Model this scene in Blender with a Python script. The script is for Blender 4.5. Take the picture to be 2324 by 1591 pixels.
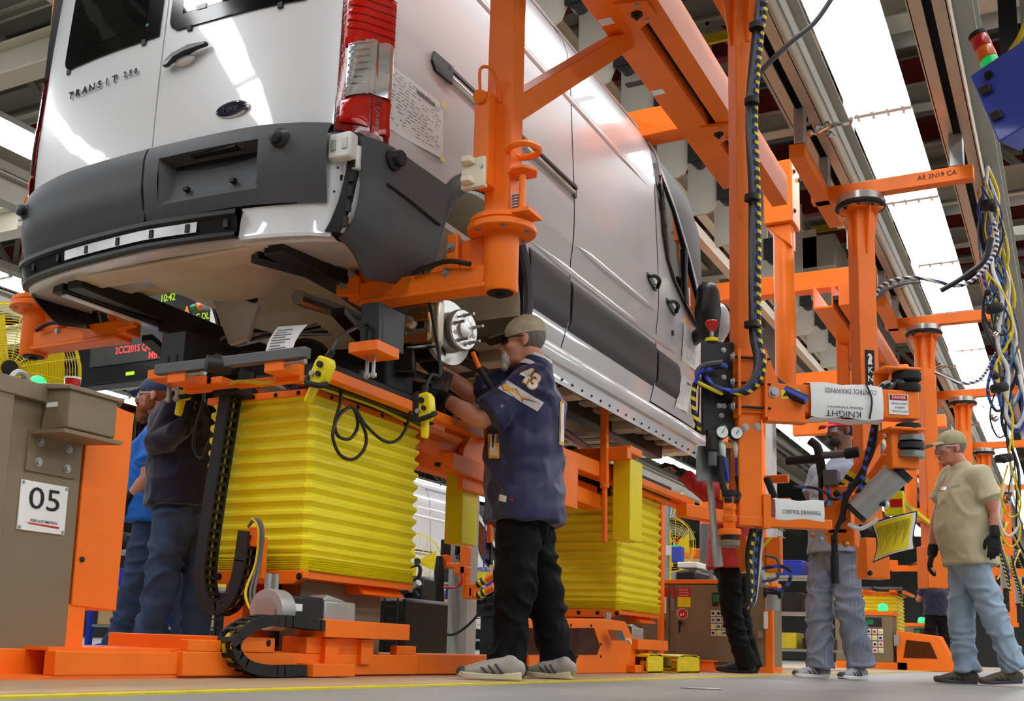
import bpy, bmesh, math, random
import numpy as np
from mathutils import Vector, Matrix, noise
from mathutils.bvhtree import BVHTree
for o in list(bpy.data.objects): bpy.data.objects.remove(o)
S = bpy.context.scene
COL = S.collection
rnd = random.Random(7)
V = Vector
# ---------------- camera ----------------
F_, CX_, CY_ = 2539.25, 1028.4, 1046.87
YAW, PITCH, ROLL, HCAM = math.radians(29.2694), math.radians(9.3418), math.radians(1.9657), .15
_fw = V((-math.sin(YAW)*math.cos(PITCH), math.cos(YAW)*math.cos(PITCH), math.sin(PITCH)))
_r0 = V((math.cos(YAW), math.sin(YAW), 0)); _u0 = _r0.cross(_fw)
_r = math.cos(ROLL)*_r0+math.sin(ROLL)*_u0; _u = -math.sin(ROLL)*_r0+math.cos(ROLL)*_u0
CAMP = V((0, 0, HCAM))
cd = bpy.data.cameras.new('camera'); cam = bpy.data.objects.new('camera', cd); COL.objects.link(cam)
cd.sensor_width = 36; cd.lens = 36*F_/2324; cd.shift_x = (1162-CX_)/2324; cd.shift_y = (CY_-795.5)/2324
cd.clip_start = .02; cd.clip_end = 300
m = Matrix((_r, _u, -_fw)).transposed().to_4x4(); m.translation = CAMP
cam.matrix_world = m; S.camera = cam
# ---------------- world, exposure ----------------
w = bpy.data.worlds.new('world'); S.world = w; w.use_nodes = True
w.node_tree.nodes['Background'].inputs[0].default_value = (.85, .92, 1, 1)
w.node_tree.nodes['Background'].inputs[1].default_value = .3
S.view_settings.view_transform = 'Standard'; S.view_settings.look = 'None'
S.view_settings.exposure = -0.12; S.view_settings.gamma = 1; S.view_settings.use_curve_mapping = False
LAMP_POWER = 17.0      # emission of every fluorescent fixture in the hall
# ---------------- pixel -> world ----------------
def PN(x, y, pt, n):
    d = (x-CX_)/F_*_r-(y-CY_)/F_*_u+_fw; n = V(n); return CAMP+d*((V(pt)-CAMP).dot(n)/d.dot(n))
def P(x, y, X=None, Y=None, Z=None):
    d = (x-CX_)/F_*_r-(y-CY_)/F_*_u+_fw
    k = X/d.x if X is not None else Y/d.y if Y is not None else (Z-HCAM)/d.z
    return CAMP+d*k
# ---------------- materials ----------------
def lin(c): return tuple(((v/255+.055)/1.055)**2.4 if v/255 > .04045 else v/255/12.92 for v in c)
MATS = {}
def mat(name, rgb, rough=.5, metal=0, var=0, vscale=8, bump=0, bscale=60, emit=0, coat=0, trans=0, alpha=1, spec=.5, sheen=0, stretch=None):
    m = bpy.data.materials.new(name); m.use_nodes = True; nt = m.node_tree; b = nt.nodes['Principled BSDF']
    c = lin(rgb)+(1,)
    b.inputs['Base Color'].default_value = c; b.inputs['Roughness'].default_value = rough; b.inputs['Metallic'].default_value = metal
    b.inputs['Coat Weight'].default_value = coat; b.inputs['Coat Roughness'].default_value = .04
    b.inputs['Transmission Weight'].default_value = trans; b.inputs['Alpha'].default_value = alpha
    b.inputs['Specular IOR Level'].default_value = spec; b.inputs['Sheen Weight'].default_value = sheen
    if emit: b.inputs['Emission Color'].default_value = c; b.inputs['Emission Strength'].default_value = emit
    if var or bump:
        tc = nt.nodes.new('ShaderNodeTexCoord'); src = tc.outputs['Object']
        if stretch:
            mp = nt.nodes.new('ShaderNodeMapping'); mp.inputs['Scale'].default_value = stretch
            nt.links.new(src, mp.inputs[0]); src = mp.outputs[0]
    if var:
        n = nt.nodes.new('ShaderNodeTexNoise'); n.inputs['Scale'].default_value = vscale; n.inputs['Detail'].default_value = 5
        nt.links.new(src, n.inputs['Vector'])
        r = nt.nodes.new('ShaderNodeMapRange'); r.inputs['From Min'].default_value = .3; r.inputs['From Max'].default_value = .7
        r.inputs['To Min'].default_value = 1-var; r.inputs['To Max'].default_value = 1+var*.6
        nt.links.new(n.outputs['Fac'], r.inputs['Value'])
        mx = nt.nodes.new('ShaderNodeVectorMath'); mx.operation = 'SCALE'; mx.inputs[0].default_value = c[:3]
        nt.links.new(r.outputs[0], mx.inputs['Scale']); nt.links.new(mx.outputs[0], b.inputs['Base Color'])
    if bump:
        n2 = nt.nodes.new('ShaderNodeTexNoise'); n2.inputs['Scale'].default_value = bscale; n2.inputs['Detail'].default_value = 4
        nt.links.new(src, n2.inputs['Vector'])
        bp = nt.nodes.new('ShaderNodeBump'); bp.inputs['Strength'].default_value = bump; bp.inputs['Distance'].default_value = .01
        nt.links.new(n2.outputs['Fac'], bp.inputs['Height']); nt.links.new(bp.outputs[0], b.inputs['Normal'])
    MATS[name] = m; return m
def stripes(name, c1, c2, scale, axis=0, rough=.5, duty=.5, diag=0):
    """two-colour procedural banding along an object axis (flat print, braid, knit)"""
    m = mat(name, c1, rough); nt = m.node_tree; b = nt.nodes['Principled BSDF']
    tc = nt.nodes.new('ShaderNodeTexCoord'); sp = nt.nodes.new('ShaderNodeSeparateXYZ'); nt.links.new(tc.outputs['Object'], sp.inputs[0])
    v = sp.outputs[axis]
    if diag:
        ad = nt.nodes.new('ShaderNodeMath'); ad.operation = 'MULTIPLY_ADD'; ad.inputs[1].default_value = diag
        nt.links.new(sp.outputs[(axis+1) % 3], ad.inputs[0]); nt.links.new(v, ad.inputs[2]); v = ad.outputs[0]
    mu = nt.nodes.new('ShaderNodeMath'); mu.operation = 'MULTIPLY'; mu.inputs[1].default_value = scale; nt.links.new(v, mu.inputs[0])
    fr = nt.nodes.new('ShaderNodeMath'); fr.operation = 'FRACT'; nt.links.new(mu.outputs[0], fr.inputs[0])
    gt = nt.nodes.new('ShaderNodeMath'); gt.operation = 'GREATER_THAN'; gt.inputs[1].default_value = duty; nt.links.new(fr.outputs[0], gt.inputs[0])
    mx = nt.nodes.new('ShaderNodeMix'); mx.data_type = 'RGBA'; mx.inputs[6].default_value = lin(c1)+(1,); mx.inputs[7].default_value = lin(c2)+(1,)
    nt.links.new(gt.outputs[0], mx.inputs[0]); nt.links.new(mx.outputs[2], b.inputs['Base Color'])
    return m
M = MATS
mat('orange', (252, 122, 24), .42, var=.07, vscale=3, spec=.35)
mat('orange_worn', (250, 116, 30), .5, var=.15, vscale=6)
mat('van_white', (213, 214, 215), .28, coat=1, spec=.5)
mat('van_primer', (205, 196, 172), .55, var=.1, vscale=4)
mat('clad', (70, 71, 74), .55, bump=.12, bscale=700, spec=.4)
mat('black_plastic', (24, 24, 26), .45)
mat('black', (12, 12, 13), .6)
mat('rubber', (22, 22, 22), .75)
mat('chassis_black', (16, 16, 17), .4, var=.3, vscale=9)
mat('glass_dark', (8, 11, 11), .04, spec=.6)
mat('red_lens', (186, 18, 8), .12, coat=.4, bump=.12, bscale=60); mat('glass_black', (5, 6, 6), .12, spec=.4)
mat('red_dark', (132, 8, 5), .12, coat=.4, bump=.1, bscale=90)
mat('clear_lens', (214, 217, 220), .14, metal=.8, bump=.06, bscale=25)
mat('chrome', (225, 226, 228), .08, metal=1)
mat('steel', (168, 168, 166), .32, metal=1, var=.12, vscale=12)
mat('steel_brushed', (200, 198, 192), .28, metal=.75, bump=.05, bscale=200)
mat('zinc', (176, 178, 176), .45, metal=.8, var=.1, vscale=10)
mat('cast_alu', (176, 176, 172), .5, metal=.5, var=.1)
mat('yellow_vinyl', (246, 230, 40), .42, var=.05, vscale=5, spec=.45)
mat('yellow_paint', (238, 218, 8), .42, var=.05)
mat('yellow_line', (214, 196, 40), .6, var=.18, vscale=14)
mat('cabinet_tan', (128, 112, 86), .5, bump=.08, bscale=500)
mat('white_plastic', (226, 226, 220), .4)
mat('nylon_cream', (236, 226, 196), .45)
mat('paper', (238, 238, 236), .8, var=.02)
mat('tape_cream', (240, 228, 150), .7)
mat('paper_cream', (238, 228, 190), .8)
mat('ink', (30, 30, 34), .8); mat('ink_grey', (140, 140, 146), .8)
mat('floor_grey', (134, 134, 130), .5, var=.12, vscale=1.6, bump=.05, bscale=90)
mat('platform_wood', (184, 158, 124), .5, var=.14, vscale=3, stretch=(8, .5, 1), bump=.05, bscale=60)
mat('steel_paint', (172, 170, 158), .55, var=.08, vscale=2)
mat('steel_cream', (206, 200, 180), .55, var=.06, vscale=2)
mat('deck', (138, 136, 124), .6, var=.1, vscale=.8)
mat('red_oxide', (128, 44, 40), .6, var=.1)
mat('duct', (160, 160, 154), .45, metal=.3, var=.08)
mat('rail_alu', (206, 186, 164), .35, metal=.55, var=.06)
mat('lamp_glow', (250, 252, 255), .5, emit=LAMP_POWER)
mat('lamp_white', (236, 236, 232), .45)
mat('grey_column', (170, 173, 172), .5, var=.06)
mat('blue_box', (52, 78, 190), .42, coat=.2)
mat('blue_rack', (22, 50, 170), .45)
mat('green_glow', (40, 226, 120), .3, emit=1.3); mat('green_dark', (10, 120, 70), .3)
mat('red_plastic', (196, 22, 18), .3, coat=.3); mat('amber_plastic', (236, 110, 20), .3, coat=.3); mat('green_plastic', (20, 190, 90), .3, emit=.5)
mat('led_panel', (62, 62, 60), .55, bump=.1, bscale=900); mat('led_frame', (20, 21, 22), .4)
mat('led_red', (255, 70, 66), .5, emit=1.1); mat('led_orange', (255, 128, 40), .5, emit=1.1); mat('led_green', (170, 214, 40), .5, emit=.8)
mat('hose_grey', (92, 94, 98), .5); mat('hose_blue', (30, 56, 170), .45); mat('cable_white', (220, 220, 214), .5); mat('cable_black', (16, 16, 17), .5)
mat('cable_yellow', (226, 200, 20), .5); mat('cable_cyan', (70, 130, 190), .5)
mat('chain_plastic', (48, 48, 50), .5, bump=.1, bscale=300)
mat('cardboard', (190, 156, 108), .8, var=.06); mat('green_tote', (40, 86, 70), .5)
mat('skin_tan', (202, 140, 112), .5, var=.08, vscale=14, spec=.35); mat('skin_pale', (214, 152, 128), .5, var=.1, vscale=14, spec=.35); mat('skin_brown', (112, 74, 56), .45, var=.08, vscale=14, spec=.4)
mat('skin_red', (196, 128, 104), .5, var=.08, vscale=14, spec=.35)
mat('hair_grey', (120, 112, 104), .8, var=.35, vscale=90, stretch=(1, 1, .2)); mat('hair_white', (196, 186, 172), .8, var=.25, vscale=90); mat('hair_red', (150, 84, 36), .8, var=.3, vscale=90); mat('hair_black', (20, 17, 16), .8)
mat('jersey_navy', (32, 36, 84), .48, var=.14, vscale=10, bump=.12, bscale=900, sheen=.15); mat('jersey_white', (232, 228, 226), .5); mat('jersey_gold', (240, 176, 28), .5); mat('jersey_blue', (60, 90, 180), .5)
mat('pants_black', (15, 15, 18), .8, var=.2, vscale=10, spec=.2); mat('denim', (52, 72, 110), .75, var=.25, vscale=9, bump=.15, bscale=700); mat('denim_light', (150, 172, 192), .75, var=.16, vscale=8, bump=.15, bscale=700)
mat('fleece_navy', (30, 32, 62), .9, var=.2, vscale=9, sheen=.3, bump=.2, bscale=400); mat('shirt_blue', (14, 110, 214), .65, var=.1, vscale=9); mat('shirt_red', (178, 36, 34), .7, var=.12, vscale=9); mat('shirt_beige', (186, 176, 144), .75, var=.08, vscale=8)
mat('cap_navy', (40, 60, 100), .7); mat('cap_camo', (176, 166, 138), .8, var=.22, vscale=24); mat('cap_red', (200, 30, 40), .7); mat('cap_khaki', (164, 154, 120), .8, var=.18, vscale=26); mat('cap_dark', (70, 64, 54), .8, var=.2, vscale=20)
mat('glove_black', (20, 20, 22), .8, bump=.2, bscale=500); mat('shoe_silver', (160, 156, 146), .5, var=.12, vscale=20); mat('shoe_sole', (206, 198, 170), .6, var=.12, vscale=14); mat('shoe_dark', (66, 68, 76), .55); mat('shoe_brown', (92, 82, 66), .7, var=.2, vscale=16); mat('shoe_black', (30, 31, 33), .6)
mat('shoe_blue', (36, 50, 170), .5); mat('shoe_grey', (164, 166, 172), .55)
mat('lens_tint', (26, 28, 50), .08, coat=1); mat('lens_clear', (210, 220, 225), .05, alpha=.35)
mat('eye_white', (230, 226, 220), .2); mat('eye_iris', (50, 36, 28), .2); mat('lip', (170, 96, 86), .45); mat('lip_brown', (120, 70, 66), .45)
mat('tattoo', (70, 66, 70), .6)
stripes('braid_blue', (20, 20, 24), (60, 84, 200), 22, 2, duty=.55, diag=.6); stripes('braid_yellow', (18, 18, 18), (230, 206, 30), 26, 2, duty=.6, diag=.6)
stripes('braid_white', (40, 50, 90), (226, 226, 226), 30, 2, duty=.5, diag=.6)
stripes('hickory', (100, 108, 130), (136, 142, 158), 120, 0, .75, .45); mat('shirt_grey', (140, 146, 160), .75, var=.12, vscale=9); stripes('paper_green', (212, 220, 40), (150, 160, 40), 38, 0, .7, .82)
mat('brake_disc', (206, 204, 198), .25, metal=.6, var=.04); mat('caliper', (190, 184, 160), .3, metal=.8, var=.2, vscale=20); mat('copper', (190, 130, 70), .35, metal=.8)
mat('board_grey', (92, 94, 96), .5)
mat('wall_metal', (150, 152, 148), .55, var=.06, vscale=.6); mat('badge_blue', (14, 20, 46), .15, coat=1)
mat('plexi_smoke', (70, 40, 26), .06, alpha=.62, spec=.6)
# ---------------- mesh builder ----------------
def basis(d, up=None):
    d = V(d).normalized(); up = V(up) if up is not None else (V((0, 0, 1)) if abs(d.z) < .95 else V((1, 0, 0)))
    s = d.cross(up).normalized(); return d, s, s.cross(d).normalized()
def spline(pts, n=6, closed=False):
    pts = [V(p) for p in pts]
    if len(pts) < 3: return pts
    out = []; L = len(pts)
    for i in range(L if closed else L-1):
        p0 = pts[(i-1) % L] if (closed or i > 0) else pts[0]*2-pts[1]
        p1, p2 = pts[i], pts[(i+1) % L]
        p3 = pts[(i+2) % L] if (closed or i < L-2) else pts[-1]*2-pts[-2]
        for k in range(n):
            t = k/n
            out.append(.5*((2*p1)+(p2-p0)*t+(2*p0-5*p1+4*p2-p3)*t*t+(3*p1-p0-3*p2+p3)*t**3))
    if not closed: out.append(pts[-1])
    return out
class MB:
    def __init__(s): s.v = []; s.f = []
    def add(s, vs, fs):
        n = len(s.v); s.v += [tuple(v) for v in vs]; s.f += [tuple(i+n for i in f) for f in fs]; return s
    def box(s, a, b):
        x0, x1 = sorted((a[0], b[0])); y0, y1 = sorted((a[1], b[1])); z0, z1 = sorted((a[2], b[2]))
        return s.add([(x0, y0, z0), (x1, y0, z0), (x1, y1, z0), (x0, y1, z0), (x0, y0, z1), (x1, y0, z1), (x1, y1, z1), (x0, y1, z1)],
                     [(0, 3, 2, 1), (4, 5, 6, 7), (0, 1, 5, 4), (1, 2, 6, 5), (2, 3, 7, 6), (3, 0, 4, 7)])
    def cbox(s, c, d): return s.box([c[i]-d[i]/2 for i in range(3)], [c[i]+d[i]/2 for i in range(3)])
    def bar(s, p, q, w, h, up=None):
        p, q = V(p), V(q); d, a, b = basis(q-p, up); a = a*w/2; b = b*h/2
        return s.add([p-a-b, p+a-b, p+a+b, p-a+b, q-a-b, q+a-b, q+a+b, q-a+b], [(0, 3, 2, 1), (4, 5, 6, 7), (0, 1, 5, 4), (1, 2, 6, 5), (2, 3, 7, 6), (3, 0, 4, 7)])
    def prism(s, pts, ext):
        n = len(pts); ext = V(ext); a = [V(p) for p in pts]
        return s.add(a+[p+ext for p in a], [tuple(range(n))[::-1], tuple(range(n, 2*n))]+[(i, (i+1) % n, (i+1) % n+n, i+n) for i in range(n)])
    def cyl(s, p, q, r, r2=None, n=14, caps=True):
        r2 = r if r2 is None else r2; return s.rings([(p, r), (q, r2)], n, caps)
    def rings(s, pr, n=14, caps=True, ry=None, up=None):
        """loft of circles; pr=[(point,radius)]"""
        pts = [V(p) for p, _ in pr]; base = len(s.v); fs = []; vs = []
        prev = None
        for i, p in enumerate(pts):
            j, k = max(i-1, 0), min(i+1, len(pts)-1); d = pts[k]-pts[j]
            if d.length < 1e-9: d = pts[-1]-pts[0]
            d.normalize()
            if prev is None: _, a, b = basis(d, up)
            else:
                a = prev-d*prev.dot(d)
                if a.length < 1e-6: _, a, b = basis(d)
                a.normalize(); b = a.cross(d)
            prev = a; rr = pr[i][1]; rx, rz = (rr if isinstance(rr, tuple) else (rr, rr))
            for t in range(n):
                an = 2*math.pi*t/n; vs.append(p+a*rx*math.cos(an)+b*rz*math.sin(an))
        for i in range(len(pts)-1):
            for t in range(n): fs.append((i*n+t, i*n+(t+1) % n, (i+1)*n+(t+1) % n, (i+1)*n+t))
        if caps: fs += [tuple(range(n))[::-1], tuple(range((len(pts)-1)*n, len(pts)*n))]
        return s.add(vs, fs)
    def tube(s, pts, r, n=8, sm=6, closed=False):
        q = spline(pts, sm, closed) if sm else [V(p) for p in pts]
        if closed: q.append(q[0])
        return s.rings([(p, r) for p in q], n, not closed)
    def limb(s, pts, rad, n=14, up=None):
        """tapered tube with rounded ends"""
        pts = [V(p) for p in pts]; pr = []
        def mx(r): return max(r) if isinstance(r, tuple) else r
        def sc(r, k): return tuple(x*k for x in r) if isinstance(r, tuple) else r*k
        d0 = (pts[0]-pts[1]).normalized(); d1 = (pts[-1]-pts[-2]).normalized(); r0, r1 = rad[0], rad[-1]
        m0 = min(r0) if isinstance(r0, tuple) else r0; m1 = min(r1) if isinstance(r1, tuple) else r1
        for a in (80, 50, 25): pr.append((pts[0]+d0*m0*math.sin(math.radians(a)), sc(r0, math.cos(math.radians(a)))))
        for i, (p, r) in enumerate(zip(pts, rad)):
            pr.append((p, r))
            if i < len(pts)-1:
                for k in (1, 2):
                    t = k/3; r2 = rad[i+1]
                    rr = tuple(x*(1-t)+y*t for x, y in zip(r, r2)) if isinstance(r, tuple) else r*(1-t)+r2*t
                    pr.append((p.lerp(pts[i+1], t), rr))
        for a in (25, 50, 80): pr.append((pts[-1]+d1*m1*math.sin(math.radians(a)), sc(r1, math.cos(math.radians(a)))))
        return s.rings(pr, n, True, up=up)
    def lathe(s, o, ax, prof, n=24):
        o = V(o); d = V(ax).normalized(); return s.rings2([(o+d*h, r) for r, h in prof], d, n)
    def rings2(s, pr, d, n):
        _, a, b = basis(d); vs = []; fs = []
        for p, r in pr:
            for t in range(n):
                an = 2*math.pi*t/n; vs.append(p+a*r*math.cos(an)+b*r*math.sin(an))
        for i in range(len(pr)-1):
            for t in range(n): fs.append((i*n+t, i*n+(t+1) % n, (i+1)*n+(t+1) % n, (i+1)*n+t))
        fs += [tuple(range(n))[::-1], tuple(range((len(pr)-1)*n, len(pr)*n))]
        return s.add(vs, fs)
    def ell(s, c, rx, ry, rz, R=None, n=16, m=10):
        c = V(c); vs = []; fs = []
        for i in range(1, m):
            t = math.pi*i/m
            for j in range(n):
                a = 2*math.pi*j/n; p = V((rx*math.sin(t)*math.cos(a), ry*math.sin(t)*math.sin(a), rz*math.cos(t)))
                vs.append(c+(R @ p if R else p))
        top = len(vs); vs.append(c+(R @ V((0, 0, rz)) if R else V((0, 0, rz)))); vs.append(c-(R @ V((0, 0, rz)) if R else V((0, 0, rz))))
        for i in range(m-2):
            for j in range(n): fs.append((i*n+j, (i+1)*n+j, (i+1)*n+(j+1) % n, i*n+(j+1) % n))
        for j in range(n): fs.append((top, j, (j+1) % n)); fs.append((top+1, (m-2)*n+(j+1) % n, (m-2)*n+j))
        return s.add(vs, fs)
    def grid(s, fn, us, vs_, thick=None):
        us, vs_ = list(us), list(vs_); nu, nv = len(us), len(vs_)
        pts = [V(fn(u, v)) for u in us for v in vs_]
        fs = [(i*nv+j, (i+1)*nv+j, (i+1)*nv+j+1, i*nv+j+1) for i in range(nu-1) for j in range(nv-1)]
        if thick is None: return s.add(pts, fs)
        t = V(thick); N = len(pts); bk = [p+t for p in pts]
        fs2 = [tuple(i+N for i in f[::-1]) for f in fs]; edge = []
        for i in range(nu-1): edge += [(i*nv, i*nv+N, (i+1)*nv+N, (i+1)*nv), (i*nv+nv-1, (i+1)*nv+nv-1, (i+1)*nv+nv-1+N, i*nv+nv-1+N)]
        for j in range(nv-1): edge += [(j, j+1, j+1+N, j+N), ((nu-1)*nv+j, (nu-1)*nv+j+N, (nu-1)*nv+j+1+N, (nu-1)*nv+j+1)]
        return s.add(pts+bk, fs+fs2+edge)
    def mesh(s, name, mt, sharp=35):
        me = bpy.data.meshes.new(name); me.from_pydata(s.v, [], s.f)
        bm = bmesh.new(); bm.from_mesh(me); bmesh.ops.recalc_face_normals(bm, faces=bm.faces); bm.to_mesh(me); bm.free()
        if mt: me.materials.append(M[mt] if isinstance(mt, str) else mt)
        if sharp is not None: me.shade_smooth(); me.set_sharp_from_angle(angle=math.radians(sharp))
        return me
    def build(s, name, mt, parent=None, bevel=0, sharp=35, label=None):
        return put(name, s.mesh(name, mt, sharp), parent, bevel, label)
def put(name, me, parent=None, bevel=0, label=None):
    o = bpy.data.objects.new(name, me); COL.objects.link(o)
    if parent is not None: o.parent = parent; o.matrix_parent_inverse = base_matrix(parent).inverted()
    if bevel:
        b = o.modifiers.new('bevel', 'BEVEL'); b.width = bevel; b.segments = 2; b.limit_method = 'ANGLE'; b.angle_limit = math.radians(50)
    if label: o['label'] = label
    return o
def base_matrix(o):
    m = o.matrix_basis.copy()
    if o.parent: m = base_matrix(o.parent) @ o.matrix_parent_inverse @ m
    return m
def thing(name, label, cat, loc=(0, 0, 0), group=None):
    o = bpy.data.objects.new(name, None); COL.objects.link(o); o.location = loc; o.empty_display_size = .1
    return tag(o, label, cat, group)
def tag(o, label, cat, group=None, kind=None):
    o['label'] = label; o['category'] = cat
    if group: o['group'] = group
    if kind: o['kind'] = kind
    return o
def struct(o): o['kind'] = 'structure'; return o
def copy_tree(o, parent=None, off=(0, 0, 0), label=None):
    c = o.copy(); COL.objects.link(c); c.parent = parent
    if parent is not None: c.matrix_parent_inverse = o.matrix_parent_inverse.copy()
    if parent is None: c.location = V(o.location)+V(off)
    if label: c['label'] = label
    for ch in o.children: copy_tree(ch, c)
    return c
TXT = {}
def text_mesh(s, size=1, extrude=.002, xs=1, bold=0):
    k = (s, bold)
    if k not in TXT:
        cu = bpy.data.curves.new('lettering', 'FONT'); cu.body = s; cu.size = 1; cu.align_x = 'CENTER'; cu.align_y = 'CENTER'; cu.resolution_u = 3; cu.offset = bold
        ob = bpy.data.objects.new('lettering', cu); me = bpy.data.meshes.new_from_object(ob)
        TXT[k] = ([v.co.copy() for v in me.vertices], [tuple(p.vertices) for p in me.polygons])
        bpy.data.objects.remove(ob); bpy.data.curves.remove(cu); bpy.data.meshes.remove(me)
    return TXT[k]
def text(name, s, mt, o, right, up, h, parent=None, xs=1, depth=.0015, bold=0, width=None):
    """flat lettering, cap height h, centred on o"""
    vs, fs = text_mesh(s, bold=bold); right, up = V(right).normalized(), V(up).normalized(); nrm = right.cross(up)
    k = h/.7
    if width: xs = width/((max(v.x for v in vs)-min(v.x for v in vs))*k)
    mb = MB(); mb.add([V(o)+right*v.x*k*xs+up*v.y*k+nrm*depth for v in vs], fs)
    return mb.build(name, mt, parent, sharp=None)
def bolts(name, pts, d, r=.012, h=.012, mt='zinc', parent=None, n=6):
    """one bolt head object per point, mesh shared"""
    mb = MB(); d = V(d).normalized(); mb.cyl((0, 0, 0), d*h, r, n=n); mb.cyl(d*-.001, d*h*.25, r*1.6, n=12); me = mb.mesh(name, mt)
    for p in pts:
        o = put(name, me, parent); inv = o.matrix_parent_inverse.copy(); o.location = V(p)
PX = lambda X, a, b: (P(a[0], a[1], X=X), P(b[0], b[1], X=X))
def slabX(mb, X, a, b, t):
    """box whose near face lies in plane X, spanning two pixel corners of the photo, going back t"""
    p, q = PX(X, a, b); return mb.box((X, p.y, p.z), (X-t, q.y, q.z))
def slabY(mb, Y, a, b, t):
    p, q = P(a[0], a[1], Y=Y), P(b[0], b[1], Y=Y); return mb.box((p.x, Y, p.z), (q.x, Y+t, q.z))
# ================= SETTING =================
struct(MB().box((-46, -22, -.1), (14, 70, 0)).build('floor', 'floor_grey'))
struct(MB().box((-4.9, -20, 0), (-2.13, 60, .008)).build('floor_platform', 'platform_wood'))
struct(MB().box((-2.13, -20, 0), (-2.07, 60, .006)).build('trim_1', 'yellow_line'))
struct(MB().box((-46, -22, 0), (-45.8, 70, 10)).build('wall_left', 'wall_metal'))
struct(MB().box((13.8, -22, 0), (14, 70, 10)).build('wall_right', 'wall_metal'))
struct(MB().box((-46, 69.8, 0), (14, 70, 10)).build('wall_back', 'wall_metal'))
struct(MB().box((-46, -22, 0), (14, -21.8, 10)).build('wall_front', 'wall_metal'))
ceil = struct(MB().box((-46, -22, 9.6), (14, 70, 9.8)).build('ceiling', 'deck'))
# deck ribs: real corrugation, one joined part
mb = MB()
for i in range(96): mb.box((-46, -4+i*.6, 9.52), (14, -3.75+i*.6, 9.6))
mb.build('deck_rib', 'deck', ceil)['kind'] = 'stuff'
# red-oxide roof joists and pale girders, each its own piece of the ceiling
for i in range(18):
    y = 6.5+i*2.2
    mb = MB(); mb.box((-40, y-.09, 9.3), (10, y+.09, 9.38)); mb.box((-40, y-.09, 8.86), (10, y+.09, 8.94)); mb.box((-40, y-.012, 8.9), (10, y+.012, 9.34))
    mb.build('roof_joist', 'red_oxide', ceil)
def truss(y, z0, z1, x0, x1, mt='steel_paint', step=1.5):
    mb = MB()
    for z in (z0, z1):
        mb.box((x0, y-.12, z-.012), (x1, y+.12, z+.012)); mb.box((x0, y-.01, z-.09), (x1, y+.01, z+.09))
    n = int((x1-x0)/step)
    for i in range(n):
        a = x0+i*step; u = i % 2
        mb.bar((a, y, z0 if u else z1), (a+step, y, z1 if u else z0), .1, .1); mb.bar((a, y, z0), (a, y, z1), .07, .07)
    return mb.build('roof_truss', mt, ceil)
for y in (5.0, 9.4, 13.8, 19, 25, 32, 41): truss(y, 6.9, 8.6, -34, 8)
def ibeam(mb, p, q, w=.2, h=.3, t=.02):
    p, q = V(p), V(q); z = V((0, 0, 1))
    mb.bar(p+z*(h/2), q+z*(h/2), w, t); mb.bar(p-z*(h/2), q-z*(h/2), w, t); mb.bar(p, q, t, h); return mb
for x, z in ((-5.1, 6.5), (-8.2, 6.3), (-12.5, 6.6), (-17, 6.6), (1.6, 6.5)):
    ibeam(MB(), (x, -6, z), (x, 60, z), .26, .4).build('roof_beam', 'steel_paint', ceil)
def purl(y, z, x0, x1, h=.26, w=.16, mt='steel_cream'):
    o = ibeam(MB(), (x0, y, z), (x1, y, z), w, h); return o.build('support_beam', mt, ceil, bevel=.003)
# beams across the aisle that carry the hoist rails, with rod hangers
for y in (5.4, 10.15, 14.9, 19.6, 24.4, 30): purl(y, 6.08, -2.6, .9, .36, .34)
for y in (7.7, 12.5, 17.2): purl(y, 6.3, -9, .8, .24, .2, 'steel_paint')
mb = MB()
for y in (5.4, 10.15, 14.9, 19.6, 24.4):
    for x in (-2.1, .55): MB().bar((x, y, 6.2), (x, y, 8.0), .1, .1).build('hanger_strut', 'steel_paint', ceil)
for x, y in ((-.2, 7.0), (-.28, 9.9), (-.2, 13.2), (-.3, 17.0)):
    MB().bar((x, y, 5.2), (x, y, 8.9), .14, .14).build('hanger_strut', 'black', ceil)
# ducts, conduits and pipes above the aisle
for x, z, r, mt in ((-.72, 5.75, .05, 'zinc'), (-2.5, 6.0, .06, 'duct'), (-6.8, 5.9, .09, 'duct'), (-7.4, 6.15, .05, 'zinc'), (-.1, 6.1, .07, 'duct')):
    MB().cyl((x, -4, z), (x, 50, z), r).build('conduit', mt, ceil)
for y in (10.4, 14.9): MB().cyl((-1.6, y, 5.9), (1.2, y, 5.9), .1, n=20).build('pipe', 'duct', ceil)
for x, y, sx, sy in ((-3.4, 16, 1.2, 6), (-7.4, 12, 1.4, 9), (-2.6, 25, 1.3, 8)):
    MB().box((x-sx/2, y, 5.7), (x+sx/2, y+sy, 6.2)).build('air_duct', 'duct', ceil, bevel=.02)
for y in (12.2, 18.9): MB().bar((-14, y, 7.4), (2, y, 7.4), .05, .12).build('yellow_pipe', 'yellow_line', ceil)
# left-hand steelwork behind the van
for y, z in ((6.2, 5.2), (8.4, 4.9), (11.5, 4.7), (15, 4.9)): purl(y, z, -16, -4.9, .3, .22, 'steel_cream')
for x in (-9.0, -12.2): ibeam(MB(), (x, -2, 4.4), (x, 40, 4.4), .18, .26).build('support_beam', 'steel_paint', ceil)
for x, y in ((-7.6, 6.2), (-11, 6.2), (-7.6, 11.5), (-11, 11.5), (-14, 8.4)): MB().bar((x, y, z), (x, y, 7), .09, .09).build('hanger_strut', 'steel_paint', ceil)
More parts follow.
